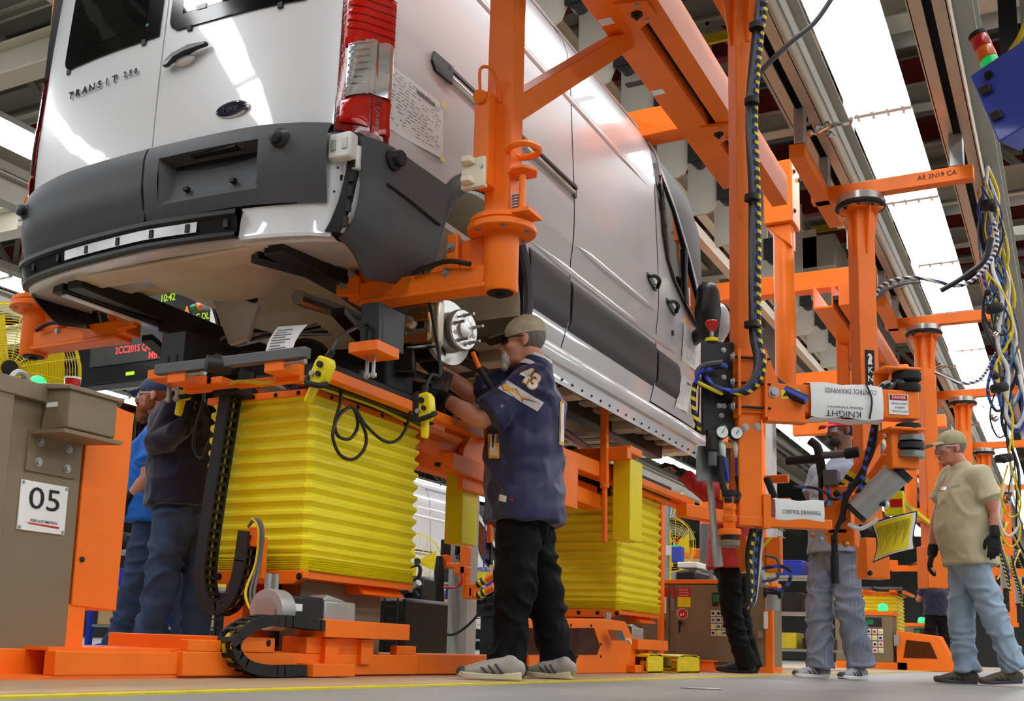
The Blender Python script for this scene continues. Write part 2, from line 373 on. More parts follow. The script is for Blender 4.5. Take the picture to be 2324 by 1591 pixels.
# building columns
def column(x, y, h=9.5, s=.17, sign=None):
    o = MB().box((x-s/2, y-s/2, 0), (x+s/2, y+s/2, h)).box((x-s, y-s, 0), (x+s, y+s, .02)).build('building_column', 'grey_column', None, bevel=.008); struct(o); return o
colm = column(-4.9, 9.0, s=.2)
for x, y in ((-9.5, 13), (-14, 9.5), (-5, 21), (-11, 26), (-17, 19)): column(x, y, s=.3)
text('lettering', 'M', 'ink', P(1046, 1248, Y=8.89), (1, 0, 0), (0, 0, 1), .11, colm, xs=1.1, bold=.02)
text('lettering', '49', 'ink', P(1046, 1266, Y=8.89), (1, 0, 0), (0, 0, 1), .075, colm, xs=1)
# ---------- fluorescent fixtures, 8 ft strips end to end ----------
FX = None
def make_fixture():
    t = thing('light_fixture', 'long white fluorescent fixture end to end in the row above the hoist rails', 'light', (0, 0, 0), 'fluorescent fixtures above the aisle')
    w, L = .285, 1.19
    mb = MB(); mb.prism([(-w, -L, .0), (w, -L, 0), (w*.8, -L, .1), (-w*.8, -L, .1)], (0, 2*L, 0)); mb.build('housing', 'lamp_white', t)
    MB().box((-w+.012, -L+.05, -.014), (w-.012, L-.05, -.004)).build('diffuser', 'lamp_glow', t)
    for s in (-1, 1):
        e = MB().box((-w, s*L-.028*(s > 0), -.03), (w, s*L+.028*(s < 0), .0)).build('end_plate', 'lamp_white', t)
        for k in range(4): MB().box((-.21+k*.14-.014, s*(L-.03), -.04), (-.21+k*.14+.014, s*(L-.075), -.012)).build('lampholder', 'lamp_white', e)
    for s in (-.6, .6): MB().cyl((0, s, .1), (0, s, 1.2), .006, n=6).build('hanger_rod', 'zinc', t)
    return t
rows = {-1.47: ('above the hoist rails', range(-6, 20)), -10.0: ('in the far row beyond the van', range(-6, 10)), -5.75: ('over the van and its carrier', range(-5, 18)), 2.8: ('over the walkway behind the photographer', range(-5, 9)), 7.0: ('in the outermost row of the hall', range(-5, 7)), 11.2: ('added beside the right wall for more light', range(-5, 6)), -14.3: ('over the far assembly line', range(-6, 12)), -19: ('added far to the left to brighten the background', range(-1, 12)), -25: ('added farthest left to brighten the background', range(-1, 12))}  # the farthest rows on both sides are unseen, added to brighten the hall
for x, (wh, rg) in rows.items():
    for i in rg:
        y = 9.79+i*2.4
        if FX is None: FX = make_fixture(); o = FX
        else: o = copy_tree(FX)
        o.location = (x, y, 5.5)
        o['label'] = 'white fluorescent fixture in the row '+wh; o['group'] = 'fluorescent fixtures '+wh
# ---------- hoist rails ----------
for x, nm, sg_ in ((-1.28, 'beside the van', -1), (-.5, 'beside the tower light', 1)):
    t = thing('hoist_rail', 'pale aluminium overhead hoist rail with dark slot, '+nm, 'rail', (x, 4, 3.3), 'overhead hoist rails')
    for s in (-1, 1): MB().box((x+s*.022, -3, 3.3), (x+s*.085, 40, 3.315)).box((x+s*.08, -3, 3.3), (x+s*.092, 40, 3.42)).build('flange', 'rail_alu', t)
    MB().box((x-.09, -3, 3.42), (x+.09, 40, 3.45)).build('web', 'steel', t); MB().box((x-.085, -3, 3.405), (x+.085, 40, 3.42)).build('slot_liner', 'black', t)
    ibeam(MB(), (x+(.03 if sg_ < 0 else .12), -3, 3.6), (x+(.03 if sg_ < 0 else .12), 40, 3.6), .12, .26, .016).build('carrier_beam', 'steel_paint', t)
    for y in (5.4, 10.15, 14.9, 19.6, 24.4): MB().box((x+sg_*.35-.04, y-.04, 3.72), (x+sg_*.35+.04, y+.04, 5.9)).box((x-.02*sg_, y-.04, 3.72), (x+sg_*.39, y+.04, 3.8)).build('rail_hanger', 'steel_paint', t)
# ================= VAN =================
van = thing('van', 'white cargo van hanging in an orange carrier above the workers', 'van', (-3.41, 6, 1.68))
XC, HW = -3.41, 1.01
PLAN = [(0, 3.345), (.15, 3.347), (.3, 3.352), (.45, 3.362), (.6, 3.378), (.74, 3.402), (.82, 3.424), (.88, 3.45), (.93, 3.485), (.965, 3.525), (.988, 3.575), (1, 3.65)]
INS = [(1.60, .09), (1.66, .075), (1.72, .05), (1.78, .03), (1.88, .012), (2.0, .004), (2.2, 0), (2.45, -.003), (2.6, .0), (2.7, .003), (2.85, .006), (3.0, .010), (3.2, .017), (3.4, .027), (3.55, .042), (3.66, .074), (3.74, .12), (3.79, .165)]
def ip(tab, x):
    if x <= tab[0][0]: return tab[0][1]
    for (a, b), (c, d) in zip(tab, tab[1:]):
        if x <= c: return b+(d-b)*(x-a)/(c-a)
    return tab[-1][1]
def inset(z): return ip(INS, z)
def lean(z): return .05*max(0, z-2.25)**1.3
def yrear(dx): return ip(PLAN, abs(dx))
def rearp(dx, z, off=0):
    """point of the rear face; dx -1..1 across, off outward"""
    return V((XC+dx*(HW-inset(z)), yrear(dx)+lean(z)-off, z))
def front_in(y):
    """nose taper in plan"""
    return 0 if y < 7.6 else .05*((y-7.6)/1.0)**2
def sidep(y, z, off=0, s=1):
    cr = 0
    if y < 3.65:  # corner roll
        for (a, b), (c, d) in zip(PLAN, PLAN[1:]):
            if b <= y <= d: cr = 1-(a+(c-a)*(y-b)/(d-b)); break
        if y < 3.345: cr = 1
    hl = .012*math.exp(-((z-2.3)/.05)**2)*(1 if 5.62 < y < 7.0 else .6)  # soft waist swage
    return V((XC+s*((HW-inset(z)-front_in(y)+off-hl*.6)*(1-cr)), y, z))
def fr(a, b, n): return [a+(b-a)*i/n for i in range(n+1)]
# inner dark shell so that panel gaps read dark
for s in (1, -1):
    mb = MB(); mb.grid(lambda y, v: (lambda z0: sidep(y, z0+(3.74-z0)*v, -.03, s))(2.36 if 3.95 < y < 5.1 else 1.80), sorted(fr(3.66, 8.3, 20)+[3.94, 3.96, 5.09, 5.11]), fr(0, 1, 6)); mb.build('inner_shell', 'black', van)
mb = MB(); mb.grid(lambda d, z: rearp(d, z, -.03)+V((0, .0, 0)), fr(-.97, .97, 20), [1.9, 2.2, 2.7, 3.2, 3.6]); mb.build('inner_shell', 'black', van)
# door gap profile: y of a shut line as a function of z
def gap(y0, z): return y0+.05*math.sin((z-2.35)*3.2)*math.exp(-((z-2.35)/.5)**2)+(.1*max(0, 1.95-z)*-3 if z < 1.95 else 0)
def sidepanel(name, ya, yb, z0, z1, mt='van_white', n=14, m=26, off=0, cut=None):
    for s in ((1, -1) if off == 0 else (1,)):
        mb = MB()
        def f(u, v):
            z = z0(u) if callable(z0) and v == 0 else None
            zl = z0(u) if callable(z0) else z0; zh = z1(u) if callable(z1) else z1
            z = zl+(zh-zl)*v; a = ya(z) if callable(ya) else ya; b = yb(z) if callable(yb) else yb
            return sidep(a+(b-a)*u, z, off, s)
        mb.grid(f, fr(0, 1, n), fr(0, 1, m), thick=None); mb.build(name, mt, van, sharp=40)
# wheel arch of the rear wheel: centre and radius
AY, AZ, AR = 4.53, 1.83, .47
def archz(y, r=AR): d = y-AY; return AZ+math.sqrt(max(0, r*r-d*d)) if abs(d) < r else 1.70
# rear quarter panel: drawn column by column so that the arch cuts it
def quarter(s):
    ys = sorted(set(fr(3.47, 3.75, 8)+fr(3.75, AY-AR, 4)+fr(AY-AR, AY+AR, 24)+fr(AY+AR, 5.56, 8)))
    mb = MB(); vv = []; m = 24
    for y in ys:
        lo = max(1.80 if y < 4.05 else 1.68, archz(y))
        for k in range(m+1):
            z = lo+(3.76-lo)*k/m; yy = y if y < 5.5 else gap(5.56, z)-(5.56-y)
            vv.append(sidep(yy, z, 0, s))
    fs = [(i*(m+1)+k, (i+1)*(m+1)+k, (i+1)*(m+1)+k+1, i*(m+1)+k+1) for i in range(len(ys)-1) for k in range(m)]
    mb.add(vv, fs); return mb
for s in (1, -1): quarter(s).build('quarter_panel', 'van_white', van, sharp=40)
sidepanel('sliding_door', lambda z: gap(5.572, z), lambda z: gap(7.03, z)*1.0, 1.78, 3.74, n=18)
def dbelt(u):   # lower edge of the cab window along the door
    return 3.12-(.62*u if u < 1 else .62)
DY0, DY1 = 7.045, 8.05
def doorf(u, v):
    z0 = 1.80; zt = 3.28-.62*min(1, u*1.15)**.8 if u > .05 else 3.5
    z = z0+(zt-z0)*v; return sidep(gap(DY0, z)+(DY1-DY0)*u, z)
mb = MB(); mb.grid(doorf, fr(0, 1, 14), fr(0, 1, 20)); mb.build('cab_door', 'van_white', van, sharp=40)
# cab door window: dark glass with frame
WIN = [(7.13, 3.38), (7.15, 3.46), (7.42, 3.30), (7.75, 3.02), (8.02, 2.74), (8.12, 2.62), (8.1, 2.56), (7.9, 2.58), (7.6, 2.66), (7.38, 2.76), (7.24, 2.88), (7.16, 3.05)]
def sidepoly(name, poly, mt, off, th=.006, parent=van, s=1):
    mb = MB(); n = len(poly); a = [sidep(y, z, off, s) for y, z in poly]; b = [sidep(y, z, off-th, s) for y, z in poly]
    mb.add(a+b, [tuple(range(n)), tuple(range(n, 2*n))[::-1]]+[(i, (i+1) % n, (i+1) % n+n, i+n) for i in range(n)]); return mb.build(name, mt, parent, sharp=30)
fw = sidepoly('cab_window', WIN, 'glass_dark', .014)
cx, cz = sum(p[0] for p in WIN)/len(WIN), sum(p[1] for p in WIN)/len(WIN)
mb = MB(); mb.tube([sidep(y, z, .012) for y, z in WIN], .012, 6, 0, True); mb.build('window_seal', 'black_plastic', fw)
MB().tube([sidep(7.62, 2.66, .017), sidep(7.66, 3.08, .017)], .014, 6, 0).build('window_divider', 'black_plastic', fw)
MB().add([sidep(7.70, 2.66, .02), sidep(7.74, 2.66, .02), sidep(7.735, 2.80, .02), sidep(7.695, 2.80, .02)], [(0, 1, 2, 3)]).build('window_sticker', 'paper', fw)
# A pillar, windscreen, front fender and bonnet (mostly behind the hoist column)
for s in (1, -1):
    mb = MB(); mb.grid(lambda u, v: sidep(7.2+u*1.1, 3.46-.05*v-.88*u**1.1+.12*(1-v), 0, s)-V((s*.02*v, 0, 0)), fr(0, 1, 10), fr(0, 1, 3), thick=(-.05*s, 0, 0)); mb.build('windscreen_pillar', 'van_white', van, sharp=40)
    mb = MB(); mb.grid(lambda u, v: sidep(8.06+u*.75, 1.82+v*(.72-.18*u), -.03*u, s), fr(0, 1, 10), fr(0, 1, 8)); mb.build('fender', 'van_white', van, sharp=40)
mb = MB(); mb.grid(lambda u, v: V((XC+(u*2-1)*(.86-.1*(1-v)+.05*v), 8.45-1.02*v-.1*(1-abs(u*2-1)**2)*-1, 2.62+1.0*v)), fr(0, 1, 10), fr(0, 1, 8)); mb.build('windscreen', 'glass_dark', van)
mb = MB(); mb.grid(lambda u, v: V((XC+(u*2-1)*.88, 8.4+.62*v, 2.6-.16*v-.5*max(0, v-.8)-.06*abs(u*2-1)**3)), fr(0, 1, 10), fr(0, 1, 8)); mb.box((XC-.85, 8.5, 1.78), (XC+.85, 8.98, 2.3)); mb.build('bonnet', 'van_white', van)
# roof with gutter
RS = [(.0, 3.98), (.3, 3.975), (.5, 3.96), (.65, 3.93), (.74, 3.89), (.79, 3.84), (.815, 3.79), (.822, 3.77)]
def roofp(u, y):
    x, z = RS[int(abs(u))]; d = max(0, y-6.9); return V((XC+math.copysign(x, u) if u else XC, y, z-.02-.09*d**1.7-.0*x))
mb = MB()
for s in (1, -1): mb.grid(lambda i, y: V((XC+s*RS[i][0]*(HW/1.01), y, RS[i][1]-.16*max(0, y-6.8)**1.6)), range(len(RS)), fr(3.5, 7.45, 24))
mb.build('roof', 'van_white', van, sharp=50)
for s in (1,):
    mb = MB(); mb.tube([sidep(y, 3.775-.16*max(0, y-6.8)**1.6, .012) for y in (3.55, 4.2, 5, 5.8, 6.4, 6.9)]+[sidep(7.12, 3.62, .012), sidep(7.16, 3.45, .01), sidep(7.15, 3.3, .006)], .012, 6); mb.build('roof_gutter', 'van_white', van)
# bodyside ridges: two raised swage ribs whose shape mimics streak reflections of the lamps
for z, h, a, b in ((2.42, .007, 5.62, 6.98), (2.24, .006, 5.0, 7.5), (3.28, .006, 3.9, 6.9)):
    mb = MB(); mb.grid(lambda u, v: sidep(a+(b-a)*u, z+(v-.5)*.05*min(1, u*6, (1-u)*6), .001+h*math.cos((v-.5)*math.pi)*min(1, u*8, (1-u)*8)), fr(0, 1, 30), fr(0, 1, 6)); mb.build('swage_rib', 'van_white', van, sharp=60)
# --- dark cladding on the side ---
def cladstrip(name, ya, yb, z0, z1, off=.018, n=16, prof=None, s=1):
    mb = MB(); pr = prof or (lambda v: off*min(1, v*6, (1-v)*6)**.6)
    def f(u, v):
        y = ya+(yb-ya)*u; a = z0(y) if callable(z0) else z0; b = z1(y) if callable(z1) else z1
        z = a+(b-a)*v; return sidep(gap(y, z) if name != 'bumper_corner' else y, z, .002+pr(v), s)
    mb.grid(f, fr(0, 1, n), fr(0, 1, 10), thick=(-.006*s, 0, 0)); return mb
for s in (1, -1):
    cladstrip('side_moulding', 5.03, 5.545, 1.90, 2.20, s=s).build('side_moulding', 'clad', van)
    cladstrip('side_moulding', 5.585, 7.02, 1.90, 2.19, s=s).build('side_moulding', 'clad', van)
    cladstrip('side_moulding', 7.06, 7.52, 1.915, 2.17, s=s).build('side_moulding', 'clad', van)
    # bumper corner below the tail lamp, rolled around the corner and swept to the arch
    def bz1(y): return 2.165+.03*(y-3.5) if y < 4.15 else 2.19
    mb = MB()
    def bf(u, v):
        y = 3.50+(4.06-3.50)*u; lo = (1.745-.33*u if u < .34 else 1.633+.1*(u-.34)); hi = bz1(y); z = lo+(hi-lo)*v
        yy = y-(.03 if False else 0); k = min(1, v*5)
        if z > 1.9: ym = AY-math.sqrt(max(0, (AR+.03)**2-(z-AZ)**2)) if abs(z-AZ) < AR+.03 else AY
        else: ym = AY-AR-.03
        y = 3.50+(min(ym, 4.3)-3.50)*u
        return sidep(max(y, 3.44), z, .022+.02*math.sin(v*math.pi)-.045*(1-k)**1.6, s)
    mb.grid(bf, fr(0, 1, 22), fr(0, 1, 18), thick=(-.008*s, 0, 0)); bc = mb.build('bumper_corner', 'clad', van)
    if s == 1:
        mb = MB(); mb.tube([sidep(y, 1.985-.06*(y-3.62), .048) for y in (3.6, 3.75, 3.9, 4.02)], .006, 6); mb.build('bumper_slot', 'black', bc)
        c = sidep(3.64, 2.105, .035); MB().lathe(c, (1, -.15, 0), [(.045, -.02), (.045, .01), (.034, .02), (.034, .045), (.028, .05), (.0, .05)], 24).build('tow_cap', 'black_plastic', bc)
    # wheel arch flare
    mb = MB()
    def af(u, v):
        a = math.radians(200-222*u); r = AR-.01+.085*v
        y, z = AY+r*math.cos(a), AZ+r*math.sin(a); return sidep(y, max(z, 1.66), .012+.028*math.sin(math.pi*min(1, v*1.1+.15)), s)
    mb.grid(af, fr(0, 1, 40), fr(0, 1, 6), thick=(-.02*s, 0, 0)); mb.build('wheel_arch_flare', 'clad', van)
    # wheel well liner
    mb = MB(); mb.grid(lambda u, v: V((XC+s*(HW-.03-.42*v), AY+(AR-.012)*math.cos(math.pi*u), AZ+(AR-.012)*math.sin(math.pi*u))), fr(0, 1, 20), fr(0, 1, 2)); (mb.build('wheel_well', 'van_primer', van) if s == 1 else None)
MB().tube([sidep(AY+.5*math.cos(math.radians(a)), max(1.68, AZ+.5*math.sin(math.radians(a))), -.015) for a in (-20, 5, 30, 50)], .03, 8).build('arch_edge', 'black', van)
# sill: pinch-weld flange under the doors
for s in (1, -1):
    mb = MB()
    pr = [(0, 1.785, -.004), (.2, 1.74, -.0), (.45, 1.70, -.012), (.6, 1.69, -.03), (.7, 1.655, -.036), (1, 1.60, -.038)]
    mb.grid(lambda y, i: V((XC+s*(HW-.018+pr[i][2]-front_in(y)*.7), y, pr[i][1])), fr(5.03, 8.35, 24), range(6)); si = mb.build('sill', 'van_white', van, sharp=25)
    if s == 1:
        for k in range(22):
            y = 5.15+k*.145; MB().cyl((XC+HW-.06, y, 1.63), (XC+HW-.048, y, 1.63), .008, n=8).build('sill_hole', 'black', si)
# sliding door rail
mb = MB(); p = [sidep(y, 2.715, .012) for y in fr(4.12, 5.58, 12)]
tr = MB(); tr.grid(lambda y, v: sidep(y, 2.695+v*.045, .008+.008*math.sin(v*math.pi)), fr(4.1, 5.585, 14), fr(0, 1, 4), thick=(-.01, 0, 0)); rail = tr.build('door_rail', 'steel_brushed', van)
MB().grid(lambda y, v: sidep(y, 2.742+v*.016, .02), fr(4.1, 5.6, 14), fr(0, 1, 2), thick=(-.012, 0, 0)).build('rail_seal', 'black_plastic', rail)
mb = MB(); mb.prism([sidep(3.955, 2.715, .014), sidep(3.97, 2.765, .014), sidep(4.13, 2.765, .02), sidep(4.13, 2.68, .02), sidep(3.985, 2.68, .014)], (-.012, 0, 0)); mb.build('rail_cap', 'black_plastic', rail)
mb = MB(); mb.prism([sidep(5.56, 2.69, .014), sidep(5.56, 2.77, .014), sidep(5.6, 2.77, .014), sidep(5.6, 2.69, .014)], (-.012, 0, 0)); mb.build('rail_cap', 'black_plastic', rail)
# door handles: recess cup and grip
def handle(y, z, name='door_handle'):
    h = MB(); h.grid(lambda u, v: sidep(y+.2*(u-.5), z+(v-.5)*.075*math.sin(math.pi*min(1, max(.05, u)))**.5-.05*(u-.5), .006+.012*math.sin(u*math.pi)*(1-v)), fr(0, 1, 12), fr(0, 1, 6), thick=(-.004, 0, 0)); o = h.build(name, 'clad', van)
    g = MB(); g.tube([sidep(y-.085, z+.012, .01), sidep(y-.03, z+.028, .04), sidep(y+.04, z+.016, .042), sidep(y+.09, z-.012, .012)], .014, 8); g.build('handle_grip', 'black_plastic', o)
    MB().lathe(sidep(y+.03, z-.015, .012), (1, 0, 0), [(.014, 0), (.012, .008), (0, .009)], 14).build('lock_button', 'chrome', o)
handle(6.92, 2.60); handle(7.32, 2.54)
MB().lathe(sidep(7.36, 2.155+.21, .002), (1, 0, 0), [(.022, 0), (.02, .006), (.0, .006)], 14).build('door_lock', 'black_plastic', van)
# mirror
mr = MB()
mc = P(1607, 712, X=-2.26); Rm = Matrix.Rotation(math.radians(-14), 3, 'Z')
mr.limb([mc+V((0, 0, -.15)), mc+V((0, 0, .0)), mc+V((.0, 0, .16))], [(.10, .075), (.135, .095), (.10, .08)], 16); mo = mr.build('door_mirror', 'black_plastic', van)
MB().ell(mc+V((.04, .06, -.06)), .11, .06, .16, n=14).build('mirror_shell', 'van_white', mo)
MB().limb([mc+V((-.02, 0, -.12)), sidep(mc.y+.12, 2.46, .0)], [.045, .055], 10).build('mirror_arm', 'black_plastic', mo)
# --- rear doors ---
def rearpanel(name, d0, d1, z0, z1, mt, off=0, n=12, m=16, prof=None, th=.012, parent=van):
    mb = MB()
    def f(u, v):
        d = d0+(d1-d0)*u; a = z0(d) if callable(z0) else z0; b = z1(d) if callable(z1) else z1
        z = a+(b-a)*v; dd = d+.035*math.sin(min(1, max(0, (z-1.9)/.9))*math.pi)*0
        return rearp(d, z, off+(prof(v, u) if prof else 0))
    mb.grid(f, fr(0, 1, n), fr(0, 1, m), thick=(0, th, 0)); return mb.build(name, mt, parent, sharp=40)
CG = -.02      # shut line between the rear doors, seen slightly left of centre
ztop = lambda d: 2.235-.06*max(0, abs(d)-.55)**1.2*1.5
crown = lambda v, u: .004*math.sin(v*math.pi)
dl = rearpanel('rear_door', -.872, CG-.004, ztop, 3.7, 'van_white', 0, 16, 22, crown)
dr = rearpanel('rear_door', CG+.004, .868, ztop, 3.7, 'van_white', 0, 16, 22, crown)
cprof = lambda v, u: .012+.03*(1-abs(v-.38)/.62)*(v > .38)+(.042*(v/.38) if v <= .38 else 0)-.012
cl = rearpanel('door_cladding', -.93, CG-.006, lambda d: 1.895-.05*max(0, abs(d)-.5), lambda d: ztop(d)-.003, 'clad', .008, 14, 10, lambda v, u: .034*min(1, v*2.6)*min(1, (1-v)*5+.3), parent=dl)
# right door cladding with number-plate recess: build around the recess
RX0, RX1, RZ0, RZ1 = .065, .575, 1.955, 2.16
def cpt(d, z, dep=0):
    v = (z-1.895)/(ztop(d)-1.9); off = .008+.034*min(1, max(0, v)*2.6)*min(1, max(0, 1-v)*5+.3)
    return rearp(d, z, off-dep)
mb = MB()
ds = [CG+.006, .03, RX0]+fr(RX0, RX1, 8)[1:]+[.66, .75, .84, .868]; zs = [0, .12, None]
def col(d): return [1.895-.05*max(0, d-.5), 1.925, RZ0, (RZ0+RZ1)/2, RZ1, (RZ1+ztop(d))/2, ztop(d)-.003]
vv = [cpt(d, z) for d in ds for z in col(d)]; nz = 7; fs = []
for i in range(len(ds)-1):
    for k in range(nz-1):
        if RX0-1e-6 <= ds[i] and ds[i+1] <= RX1+1e-6 and k in (2, 3): continue
        fs.append((i*nz+k, (i+1)*nz+k, (i+1)*nz+k+1, i*nz+k+1))
mb.add(vv, fs); cr_ = mb.build('door_cladding', 'clad', dr)
def rec(u, v, d=1):  # recess floor tilted: deep at the top
    du = RX0+(RX1-RX0)*u; z = RZ0+(RZ1-RZ0)*v; return cpt(du, z, 0)
mb = MB(); A = [(0, 0), (1, 0), (1, 1), (0, 1)]; o_ = [rec(u, v) for u, v in A]
i_ = [cpt(RX0+.045, RZ0+.03, .03), cpt(RX1-.03, RZ0+.03, .03), cpt(RX1-.03, RZ1-.02, .075), cpt(RX0+.035, RZ1-.02, .075)]
mb.add(o_+i_, [(4, 5, 6, 7)]+[(k, (k+1) % 4, (k+1) % 4+4, k+4) for k in range(4)]); pr_ = mb.build('plate_recess', 'clad', cr_, sharp=20)
for d in (.2, .44): MB().box(cpt(d-.012, RZ0+.05, .02), cpt(d+.012, RZ0+.066, .045)).build('plate_clip', 'black', pr_)
mb = MB(); mb.box(cpt(.22, RZ1-.012, .02), cpt(.46, RZ1-.004, .06)); mb.build('plate_lamp', 'black_plastic', pr_)
for d, z, par in ((.672, 2.15, cr_), (-.86, 2.115, cl)):
    q = cpt(d, z) if d > 0 else rearp(d, z, .035)
    MB().lathe(q+V((0, .01, 0)), (0.15*(-1 if d < 0 else .2), -1, -.1), [(.046, 0), (.04, .02), (.03, .03), (.027, .05), (.0, .055)], 20).build('parking_bumper', 'black_plastic', par)
MB().box(rearp(CG-.006, 1.9, .02), rearp(CG+.006, 2.23, -.03)).build('door_seal', 'black', van)
# rear windows
def rwin(d0, d1, z0, par, rad=.06):
    pts = []
    for (cx_, cz_, a0) in ((d0+rad, z0+rad, 180), (d1-rad*.4, z0+rad*.4, 270)):
        for k in range(6):
            a = math.radians(a0+90*k/5); r = rad if a0 == 180 else rad*.4; pts.append((cx_+r*math.cos(a), cz_+r*math.sin(a)))
    pts += [(d1, 3.55), (d0, 3.55)]
    prof_ = sorted(set([round(p[1], 4) for p in pts]+fr(z0+rad, 3.55, 10)))
    def lo(z): return d0 if z > z0+rad else d0+rad-math.sqrt(max(0, rad*rad-(z0+rad-z)**2))
    mb = MB(); mb.grid(lambda u, z: rearp(lo(z)+(d1-lo(z))*u, z, .0115), fr(0, 1, 14), prof_, thick=(0, .016, 0)); o = mb.build('rear_window', 'glass_black', par, sharp=30)
    q = [(d0+.07, z0+.075), (d1-.09, z0+.075), (d1-.09, 3.5), (d0+.07, 3.5)]
    MB().grid(lambda u, z: rearp(d0+.07+(d1-.09-d0-.07)*u, z, .0125), fr(0, 1, 12), fr(z0+.075, 3.5, 10)).build('window_pane', 'glass_dark', o); return o
w1 = rwin(-.70, CG-.03, 2.785, dl); w2 = rwin(CG+.03, .72, 2.785, dr)
for d, par in ((-.66, w1), (-.14, w1), (.13, w2), (.6, w2)): MB().box(rearp(d-.012, 2.765, .012), rearp(d+.012, 2.79, 0)).build('window_clip', 'black', par)
MB().box(rearp(.16, 2.855, .014), rearp(.215, 2.875, .01)).build('window_sticker', 'paper', w2)
MB().lathe(rearp(-.13, 2.86, .01), (0, -1, 0), [(.008, 0), (.008, .002), (0, .002)], 10).build('sensor_dot', 'green_dark', w1)
# left rear door handle, badge, emblem
hh = MB(); hh.prism([rearp(.02, 2.605, .012), rearp(.02, 2.625, .016), rearp(.07, 2.658, .02), rearp(.16, 2.675, .022), rearp(.255, 2.672, .014), rearp(.255, 2.655, .014), rearp(.16, 2.635, .03), rearp(.1, 2.62, .03), rearp(.05, 2.60, .02)], (0, -.022, 0)); ho = hh.build('rear_handle', 'black_plastic', dr, bevel=.006)
MB().ell(rearp(.13, 2.618, .014), .058, .02, .024).build('handle_cup', 'van_white', ho)
vs, fs = text_mesh('TRANSIT'); 
def badge(s, d0, d1, z, h, name='badge_letter'):
    n = len(s)
    for i, c in enumerate(s):
        if c == ' ': continue
        u = (i+.5)/n; p = rearp(d0+(d1-d0)*u, z, .01); vs, fs = text_mesh(c, bold=.02)
        w = (d1-d0)*HW/n*.86; mb = MB(); xs = [v.x for v in vs]; wx = max(xs)-min(xs) or 1; kx = min(w/wx, h*1.6)
        a = [p+V((v.x*kx, -.004, v.y*h/.7)) for v in vs]; b = [q+V((0, .008, 0)) for q in a]; N = len(a)
        ed = {}
        for f in fs:
            for k in range(len(f)): e = (f[k], f[(k+1) % len(f)]); ed[e] = 1
        side = [(e[0], e[1], e[1]+N, e[0]+N) for e in ed if (e[1], e[0]) not in ed]
        mb.add(a+b, [tuple(f) for f in fs]+side); mb.build(name, 'chrome', dl, sharp=20)
badge('TRANSIT', -.625, -.27, 2.632, .034); badge('250', -.245, -.145, 2.638, .026)
MB().lathe(rearp(.405, 2.335, .004), (0, -1, 0), [(1, 0), (1, .006), (.9, .012), (0, .012)], 32).v
def oval(a, b, th0, th1, mt, name, par, d=.405, z=2.335):
    mb = MB(); c = rearp(d, z, 0); n = 32
    r0 = [c+V((a*math.cos(2*math.pi*k/n), -th0, b*math.sin(2*math.pi*k/n))) for k in range(n)]; r1 = [c+V((a*.94*math.cos(2*math.pi*k/n), -th1, b*.92*math.sin(2*math.pi*k/n))) for k in range(n)]
    mb.add(r0+r1, [tuple(range(n, 2*n))]+[(k, (k+1) % n, (k+1) % n+n, k+n) for k in range(n)]); return mb.build(name, mt, par)
ov = oval(.088, .036, .0, .012, 'chrome', 'emblem_rim', dr); ob = oval(.078, .029, .012, .0155, 'badge_blue', 'emblem_field', ov)
text('emblem_script', 'Ford', 'chrome', rearp(.405, 2.335, .0165), (1, .06, 0), (.1, 0, 1), .03, ov, depth=.001)
# --- tail lamps wrapped round the corners ---
def lamp(s):
    ys = [(.872*s, None), (.9*s, None), (.93*s, None), (.965*s, None), (.99*s, None)]
    def lp(u, z, off):   # u 0 door side .. 1 body side
        if u <= .55: return rearp(s*(.872+.12*u/.55), z, off)
        q = sidep(3.585+(u-.55)/.45*.055, z, off, s); q.y += lean(z)*.9; return q
    zb = lambda u: 2.185-.02*u; zt = lambda u: 2.87-.12*max(0, u-.45)
    def zone(name, u0, u1, a, b, off, mt, par, bul=.012, n=8, m=10):
        mb = MB(); mb.grid(lambda u, v: lp(u0+(u1-u0)*u, a(u0+(u1-u0)*u)+(b(u0+(u1-u0)*u)-a(u0+(u1-u0)*u))*v, off+bul*math.sin(math.pi*min(1, max(0, u)))**.5*math.sin(math.pi*v)**.3), fr(0, 1, n), fr(0, 1, m)); return mb.build(name, mt, par, sharp=60)
    body = zone('tail_lamp', 0, 1, zb, zt, .006, 'red_dark', van, .012)
    zone('lamp_rim', -.03, 1.03, lambda u: zb(u)-.012, lambda u: zt(u)+.012, .001, 'black_plastic', body, .004)
    zone('brake_lens', .1, .85, lambda u: 2.60-.05*(u < .4), lambda u: zt(u)-.02, .021, 'red_lens', body, .005)
    zone('reverse_lens', .16, .46, lambda u: 2.305+.055*(u/.5), lambda u: 2.535+.07*(u/.5), .024, 'clear_lens', body, .003)
    zone('reverse_lens', .46, .76, lambda u: 2.36, lambda u: 2.605, .026, 'clear_lens', body, .003)
    for k in range(7):
        zz_ = 2.335+.03*k+.01; zone('lens_rib', .18, .45, lambda u: zz_+.06*(u/.5), lambda u: zz_+.006+.06*(u/.5), .029, 'chrome', body, .0, 4, 2)
    for k in range(3): zone('lens_rib', .52+.09*k, .535+.09*k, lambda u: 2.37, lambda u: 2.595, .031, 'chrome', body, .0, 2, 4)
    for k in range(6): zone('lens_rib', .14, .8, lambda u: 2.63+.035*k, lambda u: 2.636+.035*k, .028, 'red_dark', body, .0, 6, 2)
    zone('turn_lens', .1, .48, lambda u: 2.215, lambda u: 2.295+.05*(u/.5), .021, 'red_lens', body, .005); zone('turn_lens', .5, .88, lambda u: 2.20, lambda u: 2.35, .021, 'red_lens', body, .005)
lamp(1); lamp(-1)
